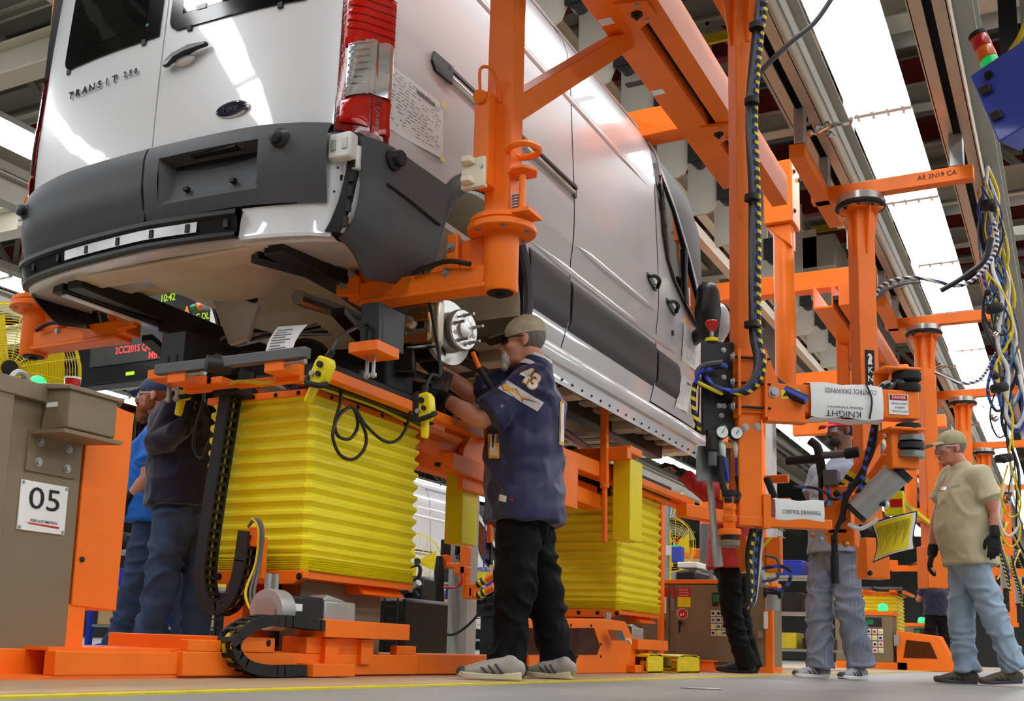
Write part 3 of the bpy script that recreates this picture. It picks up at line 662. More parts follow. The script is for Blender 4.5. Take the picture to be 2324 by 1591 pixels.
# lamp-corner brackets and bare white corner metal under the lamp
for s in (1, -1):
    mb = MB(); mb.grid(lambda u, v: rearp(s*(.74+.2*u), 1.765+.415*v, -.012), fr(0, 1, 6), fr(0, 1, 6)); cm = mb.build('corner_metal', 'van_white', van)
    for d, z, r in ((.90, 1.99, .012), (.885, 2.03, .004), (.88, 1.93, .004), (.87, 1.83, .005)):
        if s == 1: MB().cyl(rearp(d, z, -.008), rearp(d, z, -.014), r, n=10).build('panel_hole', 'black', cm)
    mb = MB(); a = rearp(s*.905, 2.06, .03); mb.box((a.x-.055, a.y-.005, 2.055), (a.x+.055, a.y+.055, 2.165)); bk = mb.build('lamp_bracket', 'white_plastic', van, bevel=.01)
    for dx in (-.025, .03): MB().box((a.x+dx-.012, a.y-.01, 2.09), (a.x+dx+.012, a.y+.0, 2.135)).build('bracket_slot', 'cast_alu', bk)
    mb = MB(); mb.box((a.x+s*.035-.03, a.y+.045, 2.02), (a.x+s*.035+.03, a.y+.1, 2.12)); mb.build('bracket_hook', 'white_plastic', bk, bevel=.006)
    mb = MB(); mb.grid(lambda u, v: sidep(3.475+.03*u-.03*(1-v)**2, 1.76+.42*v, .012, s), fr(0, 1, 2), fr(0, 1, 10), thick=(0, .01, 0)); st = mb.build('fixing_strip', 'black_plastic', van)
    for k in range(6): q = sidep(3.482, 1.80+k*.062, .02, s); MB().box(q+V((-.01, -.008, -.02)), q+V((.012, .004, .02))).build('strip_pocket', 'black', st)
# --- rear step rail and valance ---
mb = MB()
def step(d0, d1, prof, mt, name, n=24, par=van):
    mb = MB(); mb.grid(lambda d, i: rearp(d, prof[i][1]-.012*abs(d)*2, prof[i][0]), fr(d0, d1, n), range(len(prof))); return mb.build(name, mt, par, sharp=25)
sr = step(-.95, .50, [(.035, 1.885), (.05, 1.88), (.05, 1.862), (.035, 1.855), (.02, 1.80), (.035, 1.79), (.035, 1.775), (-.06, 1.77), (-.06, 1.885), (.035, 1.885)], 'steel', 'step_rail'); sr.data.materials[0] = M['chassis_black']
mb = MB(); mb.grid(lambda d, v: rearp(d, 1.806+.045*v-.024*abs(d), .034-.0*v), fr(-.5, .3, 14), fr(0, 1, 2)); mb.build('step_face', 'steel', sr)
for k in range(7): d = -.75+k*.2; MB().box(rearp(d-.01, 1.81-.024*abs(d), .038), rearp(d+.01, 1.845-.024*abs(d), .02)).build('step_clip', 'black', sr)
step(-.96, .90, [(-.02, 1.785), (.0, 1.78), (.0, 1.765), (-.05, 1.765), (-.4, 1.785)], 'van_white', 'rear_valance')
step(.49, .90, [(-.004, 1.90), (-.004, 1.79), (.0, 1.775), (-.06, 1.76)], 'van_white', 'rear_valance')
# --- underbody ---
ub = MB(); ub.prism([(XC-.94, y, z) for y, z in ((3.5, 1.80), (3.9, 1.80), (4.05, 2.05), (5.05, 2.05), (5.2, 1.75), (8.6, 1.75), (8.6, 1.78), (5.22, 1.78), (5.07, 2.08), (4.03, 2.08), (3.88, 1.83), (3.5, 1.83))], (1.88, 0, 0)); un = ub.build('floor_pan', 'van_primer', van)
mb = MB()
for k in range(14): mb.box((XC-.9, 5.1+k*.25, 1.725), (XC+.9, 5.2+k*.25, 1.745))
mb.build('floor_ribs', 'van_primer', un)['kind'] = 'stuff'
for s, x in ((1, -2.83), (-1, -3.98)):
    MB().prism([(x-.05, y, z) for y, z in ((3.47, 1.715), (4.0, 1.70), (4.3, 1.66), (8.3, 1.64), (8.3, 1.755), (5.2, 1.755), (4.9, 1.79), (3.47, 1.80))], (.1, 0, 0)).build('chassis_rail', 'chassis_black' if s == 1 else 'chassis_black', un, bevel=.008)
for y0, y1, x0, x1, z in ((3.44, 3.6, -3.95, -2.85, 1.765), (5.2, 5.34, -4.2, -2.6, 1.66), (6.1, 6.24, -4.2, -2.6, 1.66), (7.2, 7.34, -4.2, -2.6, 1.66)):
    MB().box((x0, y0, z), (x1, y1, 1.745)).build('cross_member', 'van_primer', un, bevel=.01)
# spare-wheel tub and perforated end panels
MB().lathe((-3.42, 3.76, 1.80), (0, 0, -1), [(.33, 0), (.31, .02), (.27, .045), (0, .05)], 32).build('spare_tub', 'van_primer', un)
for x0, x1 in ((-4.3, -4.02), (-2.78, -2.62)):
    pn = MB().box((x0, 3.50, 1.772), (x1, 4.0, 1.782)).build('end_panel', 'van_primer', un)
    for k in range(2): MB().box((x0+.03+k*.15, 3.60+k*.02, 1.769), (x0+.13+k*.15, 3.74+k*.02, 1.772)).build('panel_cutout', 'black', pn)
for a, b, w_, mt in (((-2.95, 3.5, 1.74), (-2.70, 4.05, 1.73), .07, 'chassis_black'), ((-4.1, 3.48, 1.745), (-3.95, 4.2, 1.70), .09, 'chassis_black'), ((-3.95, 4.0, 1.68), (-3.4, 4.9, 1.47), .03, 'chassis_black')):
    MB().bar(a, b, w_, .06).build('frame_leg', mt, un, bevel=.005)
MB().bar((-4.08, 3.5, 1.705), (-3.97, 4.12, 1.665), .045, .006).build('hook_plate', 'van_white', un)
MB().prism([P(640, 600, Y=3.75), P(705, 585, Y=3.75), P(703, 617, Y=3.75), P(668, 612, Y=3.75)], (0, .006, 0)).build('bracket_flap', 'white_plastic', un)
MB().prism([P(470, 655, Y=4.3), P(585, 690, Y=4.3), P(560, 770, Y=4.3), P(520, 785, Y=4.3), P(495, 720, Y=4.3)], (0, .03, 0)).build('spring_hanger', 'van_white', un, bevel=.004)
# bump stop spring (ribbed)
prof = []
for k in range(13): prof.append((.045-.006*(k % 2)-.0012*k, k*.016))
for y, x in ((4.45, -3.33),): MB().lathe(P(560, 690, Y=4.35), (0, 0, -1), prof, 18).build('bump_stop', 'nylon_cream', un)
MB().cyl(P(560, 690, Y=4.35)+V((0, 0, .02)), P(560, 690, Y=4.35)+V((0, 0, .05)), .055).build('bump_stop_cup', 'black', un)
# --- rear axle, springs, exhaust ---
AXY, AXZ = 4.55, 1.60
MB().cyl((-4.2, AXY, AXZ-.04), (-2.6, AXY, AXZ-.04), .05, n=18).ell((-3.45, AXY, AXZ-.05), .16, .14, .15).build('rear_axle', 'chassis_black', un)
for x in (-2.83, -3.98):
    mb = MB(); mb.grid(lambda u, v: V((x-.035+.07*v, 3.95+1.25*u, 1.62-.14*math.sin(math.pi*u))), fr(0, 1, 14), fr(0, 1, 1), thick=(0, 0, -.03)); mb.build('leaf_spring', 'chassis_black', un)
    MB().cyl((x+.1, AXY+.12, 1.5), (x+.05, AXY+.3, 1.76), .028, n=12).build('damper', 'chassis_black', un)
MB().tube([(-3.1, 4.0, 1.72), (-3.12, 4.6, 1.76), (-3.0, 5.3, 1.62), (-3.0, 6.6, 1.62), (-3.2, 8.2, 1.6)], .035, 10).build('exhaust_pipe', 'steel', un)
MB().rings([((-3.0, 5.6, 1.6), .02), ((-3.0, 5.62, 1.6), (.12, .08)), ((-3.0, 6.3, 1.6), (.12, .08)), ((-3.0, 6.32, 1.6), .02)], 18).build('muffler', 'steel', un)
MB().box((-4.1, 5.4, 1.52), (-3.4, 6.6, 1.74)).build('fuel_tank', 'black_plastic', un, bevel=.04)
for k in range(5):
    a = [P(500+k*9, 770+k*4, Y=4.3+.05*k), P(560+k*12, 745+k*6, Y=4.4), P(630+k*10, 760, Y=4.5), P(720+k*8, 735+k*6, Y=4.6)]
    MB().tube(a, .008, 6).build('brake_line', 'chassis_black' if k % 2 else 'zinc', un)
# hub, brake disc, caliper on the near side
HC = P(1056, 748, X=-2.50); hub = MB(); HX = V((math.cos(.2), -math.sin(.2), 0))
hb = MB().lathe(HC-HX*.035, HX, [(.098, 0), (.101, .004), (.101, .022), (.095, .03), (.05, .031), (.048, .045), (.03, .05), (0, .05)], 30).build('wheel_hub', 'steel_brushed', van)
dc = MB().lathe(HC-HX*.125, HX, [(.158, 0), (.16, .003), (.16, .025), (.158, .028), (.1, .028), (.098, .07), (.0, .07)], 40).build('brake_disc', 'brake_disc', van)
for k in range(5):
    a = 2*math.pi*(k+.3)/5; q = HC+V((math.sin(.2)*math.cos(a)*.07, math.cos(a)*.07, math.sin(a)*.07)); MB().cyl(q, q+HX*.055, .0075, n=8).cyl(q-HX*.006, q, .011, n=10).build('wheel_stud', 'zinc', hb)
    a += .63; q = HC+V((math.sin(.2)*math.cos(a)*.07, math.cos(a)*.07, math.sin(a)*.07)); MB().cyl(q-HX*.02, q-HX*.0025, .012, n=10).build('hub_hole', 'chrome', hb)
cc = HC+V((-.085, -.185, -.015))
ca = MB().box(cc+V((-.11, -.05, -.085)), cc+V((.03, .03, .09))).box(cc+V((.0, -.03, -.11)), cc+V((.06, .03, .11))).build('brake_caliper', 'caliper', van, bevel=.012)
MB().box(cc+V((-.06, -.052, -.03)), cc+V((-.005, -.049, .04))).build('caliper_window', 'black', ca)
for dz in (-.11, .105): MB().cyl(cc+V((-.1, -.03, dz)), cc+V((.075, -.03, dz)), .014, n=10).build('caliper_pin', 'chrome', ca)
for dz in (-.08, .02, .09): MB().box(cc+V((-.13, -.07, dz-.02)), cc+V((.03, -.055, dz+.02))).build('caliper_rib', 'copper', ca, bevel=.004)
MB().limb([cc+V((-.2, -.04, .03)), cc+V((-.08, -.04, .0))], [.03, .045], 12).build('caliper_piston', 'caliper', ca)
MB().cyl(HC-HX*.3, HC-HX*.11, .05).build('axle_end', 'chassis_black', ca)
# --- papers taped to the van (loose sheets) ---
def sheet(label, corners, rows, seed, tapes=True):
    t = thing('build_sheet', label, 'paper')
    A, B, C_, D = corners     # top-left, top-right, bottom-right, bottom-left as (y,z) on the body side
    def q(u, v, off=.006, corners=corners):
        a = [A[i]*(1-u)*(1-v)+B[i]*u*(1-v)+C_[i]*u*v+D[i]*(1-u)*v for i in (0, 1)]; return sidep(a[0], a[1], off+.006*math.sin(u*5+v*3)*v)
    t.location = q(.5, .5); bpy.context.view_layer.update()
    MB().grid(lambda u, v: q(u, v), fr(0, 1, 8), fr(0, 1, 8)).build('sheet', 'paper', t)
    r = random.Random(seed)
    mb = MB()
    for k in range(rows):
        v = .08+.84*k/rows; u = .06
        while u < .9:
            w_ = r.uniform(.02, .1)
            if r.random() < .62: mb.add([q(u, v, .0085), q(min(.95, u+w_), v, .0085), q(min(.95, u+w_), v+.014, .0085), q(u, v+.014, .0085)], [(0, 1, 2, 3)])
            u += w_+.03
    mb.build('printed_lines', 'ink_grey', t)['kind'] = 'stuff'
    mb = MB()
    for k in range(18):
        u = .5+.019*k; mb.add([q(u, .1, .009), q(u+.011, .1, .009), q(u+.011, .17, .009), q(u, .17, .009)], [(0, 1, 2, 3)])
    mb.build('barcode', 'ink', t)['kind'] = 'stuff'
    if tapes:
        for u, v in ((0.0, 0), (1.0, .0), (1.0, 1.0), (.0, 1.0)): MB().add([q(u-.05, v-.05, .0095), q(u+.05, v-.05, .0095), q(u+.05, v+.05, .0095), q(u-.05, v+.05, .0095)], [(0, 1, 2, 3)]).build('tape', 'tape_cream', t)
def yz(x, y): p = P(x, y, X=-2.40); return (p.y, p.z)
sheet('printed build sheet taped beside the tail lamp of the white van', [yz(875, 140), yz(1003, 238), yz(1000, 362), yz(872, 285)], 16, 3)
sheet('printed build sheet taped on the cab door below the mirror', [yz(1549, 728), yz(1590, 775), yz(1588, 850), yz(1546, 815)], 12, 5)
sheet('paper sheet taped over the front end of the dark side moulding', [yz(1546, 850), yz(1572, 870), yz(1560, 935), yz(1535, 920)], 10, 6)
# ================= OVERHEAD VAN CARRIER =================
car = thing('van_carrier', 'orange steel overhead carrier gripping the white van by swing arms', 'carrier', (-3.4, 6, 3.4), 'overhead carriers')
O = 'orange'
def side_rail(s):
    x = -2.02 if s > 0 else -4.79
    f = lambda a, b: (x+s*a, x+s*b)
    a, b = f(-.03, .15); MB().box((a, 2.6, 3.39), (b, 7.42, 3.41)).box((a, 2.6, 3.41), (a+.012*s, 7.42, 3.62)).box((b-.012*s, 2.6, 3.41), (b, 7.42, 3.62)).build('carrier_beam', O, car, bevel=.003)
    a, b = f(.15, .2); MB().box((a, 2.6, 3.46), (b, 7.6, 3.5)).build('drag_chain_channel', 'black', car)
    a, b = f(.2, .31); MB().box((a, 2.6, 3.40), (b, 7.9, 3.62)).build('carrier_beam', O, car, bevel=.004)
    for y in (4.9, 6.4):
        a, b = f(.12, .24); pl = MB().prism([(x+s*.11, y, 3.375), (x+s*.27, y+.04, 3.375), (x+s*.27, y+.2, 3.375), (x+s*.11, y+.3, 3.375)], (0, 0, .02)).build('splice_plate', O, car)
        MB().lathe((x+s*.19, y+.13, 3.375), (0, 0, -1), [(.03, 0), (.03, .01), (.012, .012), (.012, .03), (0, .03)], 14).build('roller', 'black', pl)
        bolts('bolt', [(x+s*.22, y+.05, 3.375), (x+s*.22, y+.2, 3.375)], (0, 0, -1), .008, .01, 'zinc', pl)
    for y in (5.02, 5.85):
        MB().box((x-.02*s, y, 3.385), (x+.05*s, y+.06, 3.39)).build('code_label', 'paper', car)
def rear_grip(s):
    x = -2.02 if s > 0 else -4.79; y = 3.95
    k = lambda a: x-s*a           # a>0 goes under the van
    po = MB().box((x-.06, y-.055, 1.88), (x+.06, y+.055, 3.75 if s > 0 else 4.6)).build('hanger_post', O, car, bevel=.006)
    if s > 0:
        MB().bar((x, y+.04, 2.41), (x, 5.42, 3.5), .1, .115, (1, 0, 0)).build('diagonal_brace', O, car, bevel=.005)
    # turntable flanges and pivot barrel
    MB().lathe((x, y, 1.90), (0, 0, -1), [(.13, 0), (.135, .004), (.135, .022), (.13, .026)], 36).build('turntable_flange', O, car, bevel=0)
    lo = MB().lathe((x, y, 1.868), (0, 0, -1), [(.14, 0), (.145, .004), (.145, .026), (.14, .03)], 36).build('turntable_flange', O, car)
    bolts('bolt', [(x+.115*math.cos(a), y+.115*math.sin(a), 1.838) for a in (0, 1.05, 2.1, 3.14, 4.19, 5.24)], (0, 0, -1), .009, .008, 'zinc', lo)
    ba = MB().lathe((x, y, 1.838), (0, 0, -1), [(.074, 0), (.074, .24), (.07, .25), (.05, .25), (.05, .23), (0, .23)], 36).build('pivot_barrel', O, car)
    MB().lathe((x, y, 1.59), (0, 0, -1), [(.055, 0), (.055, .006), (.045, .008), (.02, .008), (.02, .02), (0, .02)], 24).build('barrel_nut', 'black', ba)
    # swing arm: box section under the van with gusset, pin and lug
    arm = MB().box((k(.05), y-.055, 1.625), (k(.72), y+.045, 1.70)).box((k(.0), y-.062, 1.605), (k(.66), y+.05, 1.625)).build('swing_arm', O, car, bevel=.004)
    MB().prism([(k(.06), y-.012, 1.70), (k(.06), y-.012, 1.835), (k(.17), y-.012, 1.835), (k(.36), y-.012, 1.70)], (0, .024, 0)).build('arm_gusset', O, arm)
    MB().box((k(.18), y-.05, 1.70), (k(.235), y-.02, 1.86)).build('pin_plate', O, arm, bevel=.008)
    MB().tube([(k(.10), y-.08, 1.70), (k(.2), y-.085, 1.725), (k(.31), y-.08, 1.715), (k(.38), y-.075, 1.70)], .011, 8).build('latch_rod', 'cable_black', arm)
    MB().prism([(k(.66), y-.066, 1.64), (k(.78), y-.066, 1.655), (k(.78), y-.066, 1.73), (k(.72), y-.066, 1.78), (k(.66), y-.066, 1.72)], (0, .035, 0)).build('grip_lug', O, arm, bevel=.005)
    MB().box((k(.56), y-.03, 1.70), (k(.69), y+.05, 1.79)).build('grip_block', O, arm, bevel=.005)
    bolts('bolt', [(k(.23), y-.055, 1.69), (k(.21), y-.055, 1.80), (k(.74), y-.07, 1.695), (k(.70), y-.07, 1.745)], (0, -1, 0), .012, .012, 'zinc', arm)
    # latch hardware on the post
    yb = y-.115
    MB().box((x-.05-.03*s, yb-.01, 2.02), (x+.02-.03*s, y-.05, 2.42)).build('latch_bar', O, po, bevel=.004)
    MB().cyl((x-.03*s-.02, yb-.03, 2.40), (x-.03*s-.02, y-.04, 2.43), .028, n=18).build('latch_sleeve', O, po)
    MB().tube([(x-.03*s-.02, yb-.02, 2.42), (x-.03*s-.02, yb-.025, 2.52), (x-.03*s+.012, yb-.01, 2.53), (x-.03*s+.03, yb+.02, 2.50), (x-.03*s+.035, y-.06, 2.40)], .007, 8, 4).build('latch_loop', O, po)
    gx = x-.07*s if s > 0 else x+.08
    nb = MB().prism([(gx-.055, yb-.025, 2.005), (gx+.055, yb-.025, 2.005), (gx+.055, yb-.025, 2.135), (gx-.055, yb-.025, 2.135)], (0, .03, 0)).build('guide_block', 'nylon_cream', po, bevel=.004)
    for z in (2.02, 2.105): MB().prism([(gx-.05, yb-.025, z), (gx+.012, yb-.025, z), (gx+.0, yb-.055, z+.006), (gx-.04, yb-.055, z+.006)], (0, 0, .026)).build('guide_jaw', 'nylon_cream', nb, bevel=.004)
    bolts('bolt', [(gx-.035, yb-.026, 2.06), (gx+.04, yb-.026, 2.09)], (0, -1, 0), .007, .004, 'zinc', nb)
    for z, dy in ((2.18, .0), (2.075, .0)):
        pts = [(x+.05, y-.06, z), (x+.09, y-.09, z), (x+.14, y-.09, z), (x+.17, y-.03, z), (x+.14, y+.03, z), (x+.06, y+.03, z)]
        if z > 2.1: MB().tube([V(p) for p in pts], .014, 6, 2, True).build('lift_eye', O, po)
        else: MB().prism(pts, (0, 0, .014)).build('stop_plate', O, po, bevel=.003)
    for dx, r, mt in ((.085, .009, 'zinc'), (.115, .014, O)): MB().cyl((x+dx, y-.05, 1.90), (x+dx, y-.05, 2.06 if mt == O else 1.98), r).build('spring_rod', mt, po)
    sp = []
    for i in range(60): a = i*.7; sp.append((x+.085+.014*math.cos(a), y-.05+.014*math.sin(a), 1.905+i*.0014))
    MB().tube(sp, .003, 5, 0).build('spring', 'zinc', po); MB().box((x+.04, y-.1, 1.885), (x+.17, y+.03, 1.902)).build('spring_foot', O, po)
side_rail(1)
for s in (1, -1): rear_grip(s)
for y, z in ((3.8, 3.95), (7.05, 3.68)): MB().box((-4.2, y-.09, z), (-1.75, y+.09, z+.2)).build('cross_beam', O, car, bevel=.006)
MB().box((-2.35, 6.25, 3.69), (-2.2, 6.3, 3.7)).build('sensor_slot', 'black', car)
for x in (-2.04, -4.77):   # front hangers: bowed round tubes
    pts = [(x, 9.25, 4.05), (x, 9.25, 3.4), (x+.01, 9.22, 3.0), (x+.015, 9.2, 2.6), (x, 9.2, 2.2)]
    ft = MB().tube(pts, .085, 20, 8).build('front_hanger', O, car)
    MB().cyl((x+.004, 9.228, 3.02), (x+.004, 9.228, 3.04), .088, n=20).build('clamp_band', 'steel', ft)
    MB().box((x-.13, 9.1, 3.75), (x+.11, 9.4, 4.3)).prism([(x-.13, 9.15, 3.75), (x+.08, 9.15, 3.75), (x+.08, 9.15, 3.55)], (0, .2, 0)).build('hanger_head', O, ft, bevel=.01)
    bolts('bolt', [(x+.115, 9.15, 4.2), (x+.115, 9.15, 3.85), (x+.115, 9.35, 4.2)], (1, 0, 0), .014, .015, 'black', ft)
car2 = copy_tree(car, off=(0, 7.9, 0), label='orange overhead carrier next along the line beyond the white van')
copy_tree(car, off=(0, 15.8, 0), label='orange overhead carrier farthest along the line, third from the white van')
# cream conveyor track above the van with hanging bracket plates
tk = thing('conveyor_track', 'cream overhead conveyor track with hanging bracket plates above the van', 'conveyor', (-3.4, 8, 4.6))
for x in (-3.3, -4.4): ibeam(MB(), (x, 0, 6.4), (x, 34, 6.4), .14, .24, .016).build('track_beam', 'steel_cream', tk)
pm = None
for k in range(24):
    y = 5.0+k*1.0
    if pm is None:
        mb = MB(); mb.prism([(-3.42, 0, 4.72), (-3.42, 0, 6.3), (-3.06, 0, 6.3), (-3.06, 0, 4.95), (-3.14, 0, 4.76), (-3.2, 0, 4.72)], (0, .03, 0)); pm = mb.mesh('bracket_plate', 'steel_paint')
        mb = MB(); mb.lathe((-3.0, -.02, 4.86), (0, 1, 0), [(.075, 0), (.075, .09), (0, .09)], 14).box((-3.1, -.03, 4.84), (-2.95, .0, 5.1)); rm = mb.mesh('trolley_wheel', 'black')
    o = put('bracket_plate', pm, tk); o.location = (0, y, 0); o2 = put('trolley_wheel', rm, tk); o2.location = (0, y, 0)
MB().box((-3.5, 2, 4.62), (-3.40, 34, 4.74)).build('track_angle', 'steel_cream', tk)
# ================= LIFT TABLES =================
BX0, BX1, BY0, BY1 = -3.30, -2.76, 3.71, 4.56
def bellows(z0, z1, label, amp=.021):
    zs = []; z = z0
    for k in range(6): zs += [(z, 1), (z+.004, .35)]; z += .009
    n = 7; st = (z1-z)/ (n+6.5)
    steps = [.55, .75, .9]+[1.05]*10
    tot = sum(steps); st = (z1-z)/tot
    for q in steps: zs += [(z+st*q*.08, 1), (z+st*q*.30, 1), (z+st*q*.5, 0), (z+st*q*.72, 0)]; z += st*q
    zs.append((z1, .8)); mb = MB(); vs = []; c = .03; m_ = 12
    rr = random.Random(4)
    def outline(o):
        x0, x1, y0, y1 = BX0-o, BX1+o, BY0-o, BY1+o; P_ = []
        cs = c*(1 if o > .01 else .5)
        for a, b in (((x0+cs, y0), (x1-cs, y0)), ((x1, y0+cs), (x1, y1-cs)), ((x1-cs, y1), (x0+cs, y1)), ((x0, y1-cs), (x0, y0+cs))):
            for k in range(m_): t = k/(m_-1); P_.append((a[0]+(b[0]-a[0])*t, a[1]+(b[1]-a[1])*t, t))
        return P_
    N = 4*m_
    for i, (z, o) in enumerate(zs):
        for j, (x, y, t) in enumerate(outline(o*amp)):
            sag = .0015*math.sin(math.pi*t)*math.sin(i*.37+j//m_)
            vs.append((x, y, z-sag))
    fs = [(i*N+j, i*N+(j+1) % N, (i+1)*N+(j+1) % N, (i+1)*N+j) for i in range(len(zs)-1) for j in range(N)]
    mb.add(vs, fs); return mb
def link_chain(par, path, w, h, widthdir, mt='chain_plastic', step=None, yellow=True):
    """cable chain: one link object per step along a path"""
    pts = spline(path, 14); L = [0]
    for a, b in zip(pts, pts[1:]): L.append(L[-1]+(b-a).length)
    step = step or h*.75; n = int(L[-1]/step); wd = V(widthdir).normalized()
    def atl(s):
        for i in range(len(L)-1):
            if L[i+1] >= s: t = (s-L[i])/max(1e-9, L[i+1]-L[i]); return pts[i].lerp(pts[i+1], t)
        return pts[-1]
    for k in range(n):
        a, b = atl(k*step), atl((k+1)*step); d = (b-a).normalized(); up = wd.cross(d).normalized(); c = (a+b)/2; e = d*step*.56
        mb = MB()
        for sgn in (-1, 1):
            q = c+wd*sgn*w/2; mb.bar(q-e, q+e, .012, h, up)
        mb.bar(c-d*step*.2+up*h*.42, c+d*step*.2+up*h*.42, w, .006, up); mb.bar(c-d*step*.2-up*h*.42, c+d*step*.2-up*h*.42, w, .006, up)
        mb.build('chain_link', mt, par)
    if yellow:
        for off, m_ in ((-.25, 'cable_yellow'), (.1, 'cable_black'), (.3, 'cable_yellow')): MB().tube([p+wd*w*off for p in pts[::3]], .008, 6, 0).build('cable', m_, par)
def lift(dy, label, zt=1.16, full=True):
    t = thing('lift_table', label, 'lift table', (-3.0, 4.1+dy, 0), 'bellows lift tables'); T0 = t
    b = bellows(.432, zt, label).build('bellows', 'yellow_vinyl', t, sharp=20)
    MB().box((BX0-.02, BY0-.025, zt), (BX1+.02, BY1+.02, zt+.03)).build('top_plate', O, t, bevel=.003)
    bolts('bolt', [(BX0+.12+k*.12, BY0-.027, zt+.014) for k in range(4)], (0, -1, 0), .006, .005, 'black', t)
    bolts('bolt', [(BX1+.022, BY0+.1+k*.2, zt+.014) for k in range(4)], (1, 0, 0), .006, .005, 'black', t)
    # base flange and pedestal
    MB().prism([(BX0+.02, BY0-.03, .43), (BX1+.02, BY0-.03, .43), (BX1+.02, BY0-.03, .40), (BX1-.03, BY0-.03, .375), (BX0+.02, BY0-.03, .375)], (0, .04, 0)).build('base_flange', O, t, bevel=.003)
    MB().box((BX0, BY0-.01, .40), (BX1+.01, BY1, .43)).build('base_flange', O, t)
    MB().prism([(BX1-.05, BY0+.45, .40), (BX1+.0, BY0+.45, .36), (BX1+.0, BY0+.8, .36), (BX1-.05, BY0+.8, .40)], (-.3, 0, 0)).build('base_flange', O, t)
    bolts('bolt', [(BX0+.12+k*.14, BY0-.031, .405) for k in range(4)], (0, -1, 0), .009, .006, 'black', t)
    MB().box((BX0+.1, BY0+.04, .1), (BX0+.2, BY1-.1, .4)).build('pedestal', O, t, bevel=.004); MB().box((BX1-.2, BY0+.12, .1), (BX1-.1, BY1-.1, .4)).build('lift_mast', 'cabinet_tan', t, bevel=.004); MB().box((BX1-.22, BY0+.08, .12), (BX1-.2, BY0+.12, .4)).build('mast_rail', 'black', t)
    # servo motor lying along the line
    mx, mz, my = -2.73, .262, 3.44
    g = MB().lathe((mx, my, mz), (0, 1, 0), [(.0, 0), (.078, 0), (.08, .006), (.08, .085), (.06, .09)], 30).build('gear_head', 'cast_alu', t)
    MB().lathe((mx, my-.001, mz), (0, -1, 0), [(.05, 0), (.05, .004), (.03, .006), (0, .006)], 24).build('gear_cap', 'zinc', g)
    MB().box((mx-.055, my+.09, mz-.055), (mx+.06, my+.3, mz+.06)).build('motor_body', 'black_plastic', g, bevel=.01)
    MB().box((mx-.06, my+.3, mz-.07), (mx+.065, my+.52, mz+.05)).prism([(mx-.05, my+.3, mz+.05), (mx-.05, my+.34, mz+.075), (mx-.05, my+.44, mz+.06), (mx-.05, my+.52, mz+.04)], (.1, 0, 0)).build('motor_encoder', 'cast_alu', g, bevel=.008)
    MB().box((mx+.061, my+.1, mz+.0), (mx+.062, my+.15, mz+.028)).build('warning_sticker', 'paper', g)
    for k in range(2): MB().cyl((mx-.02, my+.03+k*.045, mz+.07), (mx-.02, my+.03+k*.045, mz+.14), .014).build('connector', 'zinc', g)
    # trough, rollers and frame pieces under the motor
    MB().box((-2.75, 3.66, .165), (-2.60, 4.30, .235)).build('chain_trough', O, t, bevel=.003)
    MB().box((-2.78, 3.62, .1), (-2.66, 4.08, .165)).build('carriage', O, t, bevel=.003)
    for y in (3.72, 3.98): MB().box((-2.67, y, .06), (-2.64, y+.09, .16)).build('carriage_leg', O, t)
    MB().box((-2.72, 3.8, .08), (-2.69, 3.97, .11)).build('roller_block', 'zinc', t, bevel=.004)
    MB().box((-2.67, 3.57, .012), (-2.585, 3.86, .062)).build('chain_tray', O, t, bevel=.003)
    MB().box((BX0+.05, 3.15, .1), (-2.66, 3.42, .155)).build('frame_block', O, t, bevel=.003); bolts('bolt', [(-2.659, 3.2, .135), (-2.659, 3.38, .135)], (1, 0, 0), .008, .006, 'black', t)
    if full:
        link_chain(t, [(-2.645, 3.72, .205), (-2.645, 3.5, .218), (-2.645, 3.3, .215), (-2.645, 3.17, .17), (-2.645, 3.13, .118), (-2.645, 3.19, .06), (-2.645, 3.32, .036), (-2.645, 3.58, .036)], .07, .042, (1, 0, 0), 'rubber', .045)
        link_chain(t, [(-3.13, 3.62, 1.17), (-3.155, 3.62, .95), (-3.175, 3.61, .7), (-3.185, 3.6, .45), (-3.17, 3.6, .335), (-3.11, 3.6, .265), (-3.03, 3.6, .295), (-2.985, 3.6, .4), (-2.965, 3.6, .585)], .07, .055, (0, 1, 0), 'rubber', .04)
        bk = MB().box((-2.965, 3.585, .52), (-2.89, 3.61, .60)).box((-2.925, 3.6, .39), (-2.89, 3.63, .56)).build('chain_bracket', O, t, bevel=.003)
        for dz, m_ in ((0, 'cable_yellow'), (.012, 'hose_grey'), (.022, 'hose_grey')): MB().tube([(-2.95, 3.57, .6), (-2.92+dz, 3.56, .63), (-2.885+dz, 3.56, .58), (-2.89+dz, 3.56, .45), (-2.90+dz*2, 3.52, .33), (-2.84+dz, 3.5, .25), (-2.79, 3.5, .24)], .006, 6).build('cable', m_, bk)
        MB().box((-3.19, 3.57, 1.165), (-3.06, 3.68, 1.2)).build('chain_anchor', 'black', t)
    # tooling on top: rails, clamps, grey cross bar
    Z = zt+.03
    MB().box((-2.86, 3.62, Z+.03), (-2.80, 4.9, Z+.075)).build('tooling_rail', O, t, bevel=.003); MB().box((-3.25, 3.62, Z+.03), (-3.19, 4.9, Z+.075)).build('tooling_rail', O, t, bevel=.003)
    MB().box((-3.35, 3.56, Z+.0), (-2.72, 3.60, Z+.03)).build('tooling_rail', O, t, bevel=.003)
    MB().bar((-3.42, 3.47, Z+.085), (-2.62, 3.47, Z+.085), .04, .045).build('cross_bar', 'board_grey', t, bevel=.004)
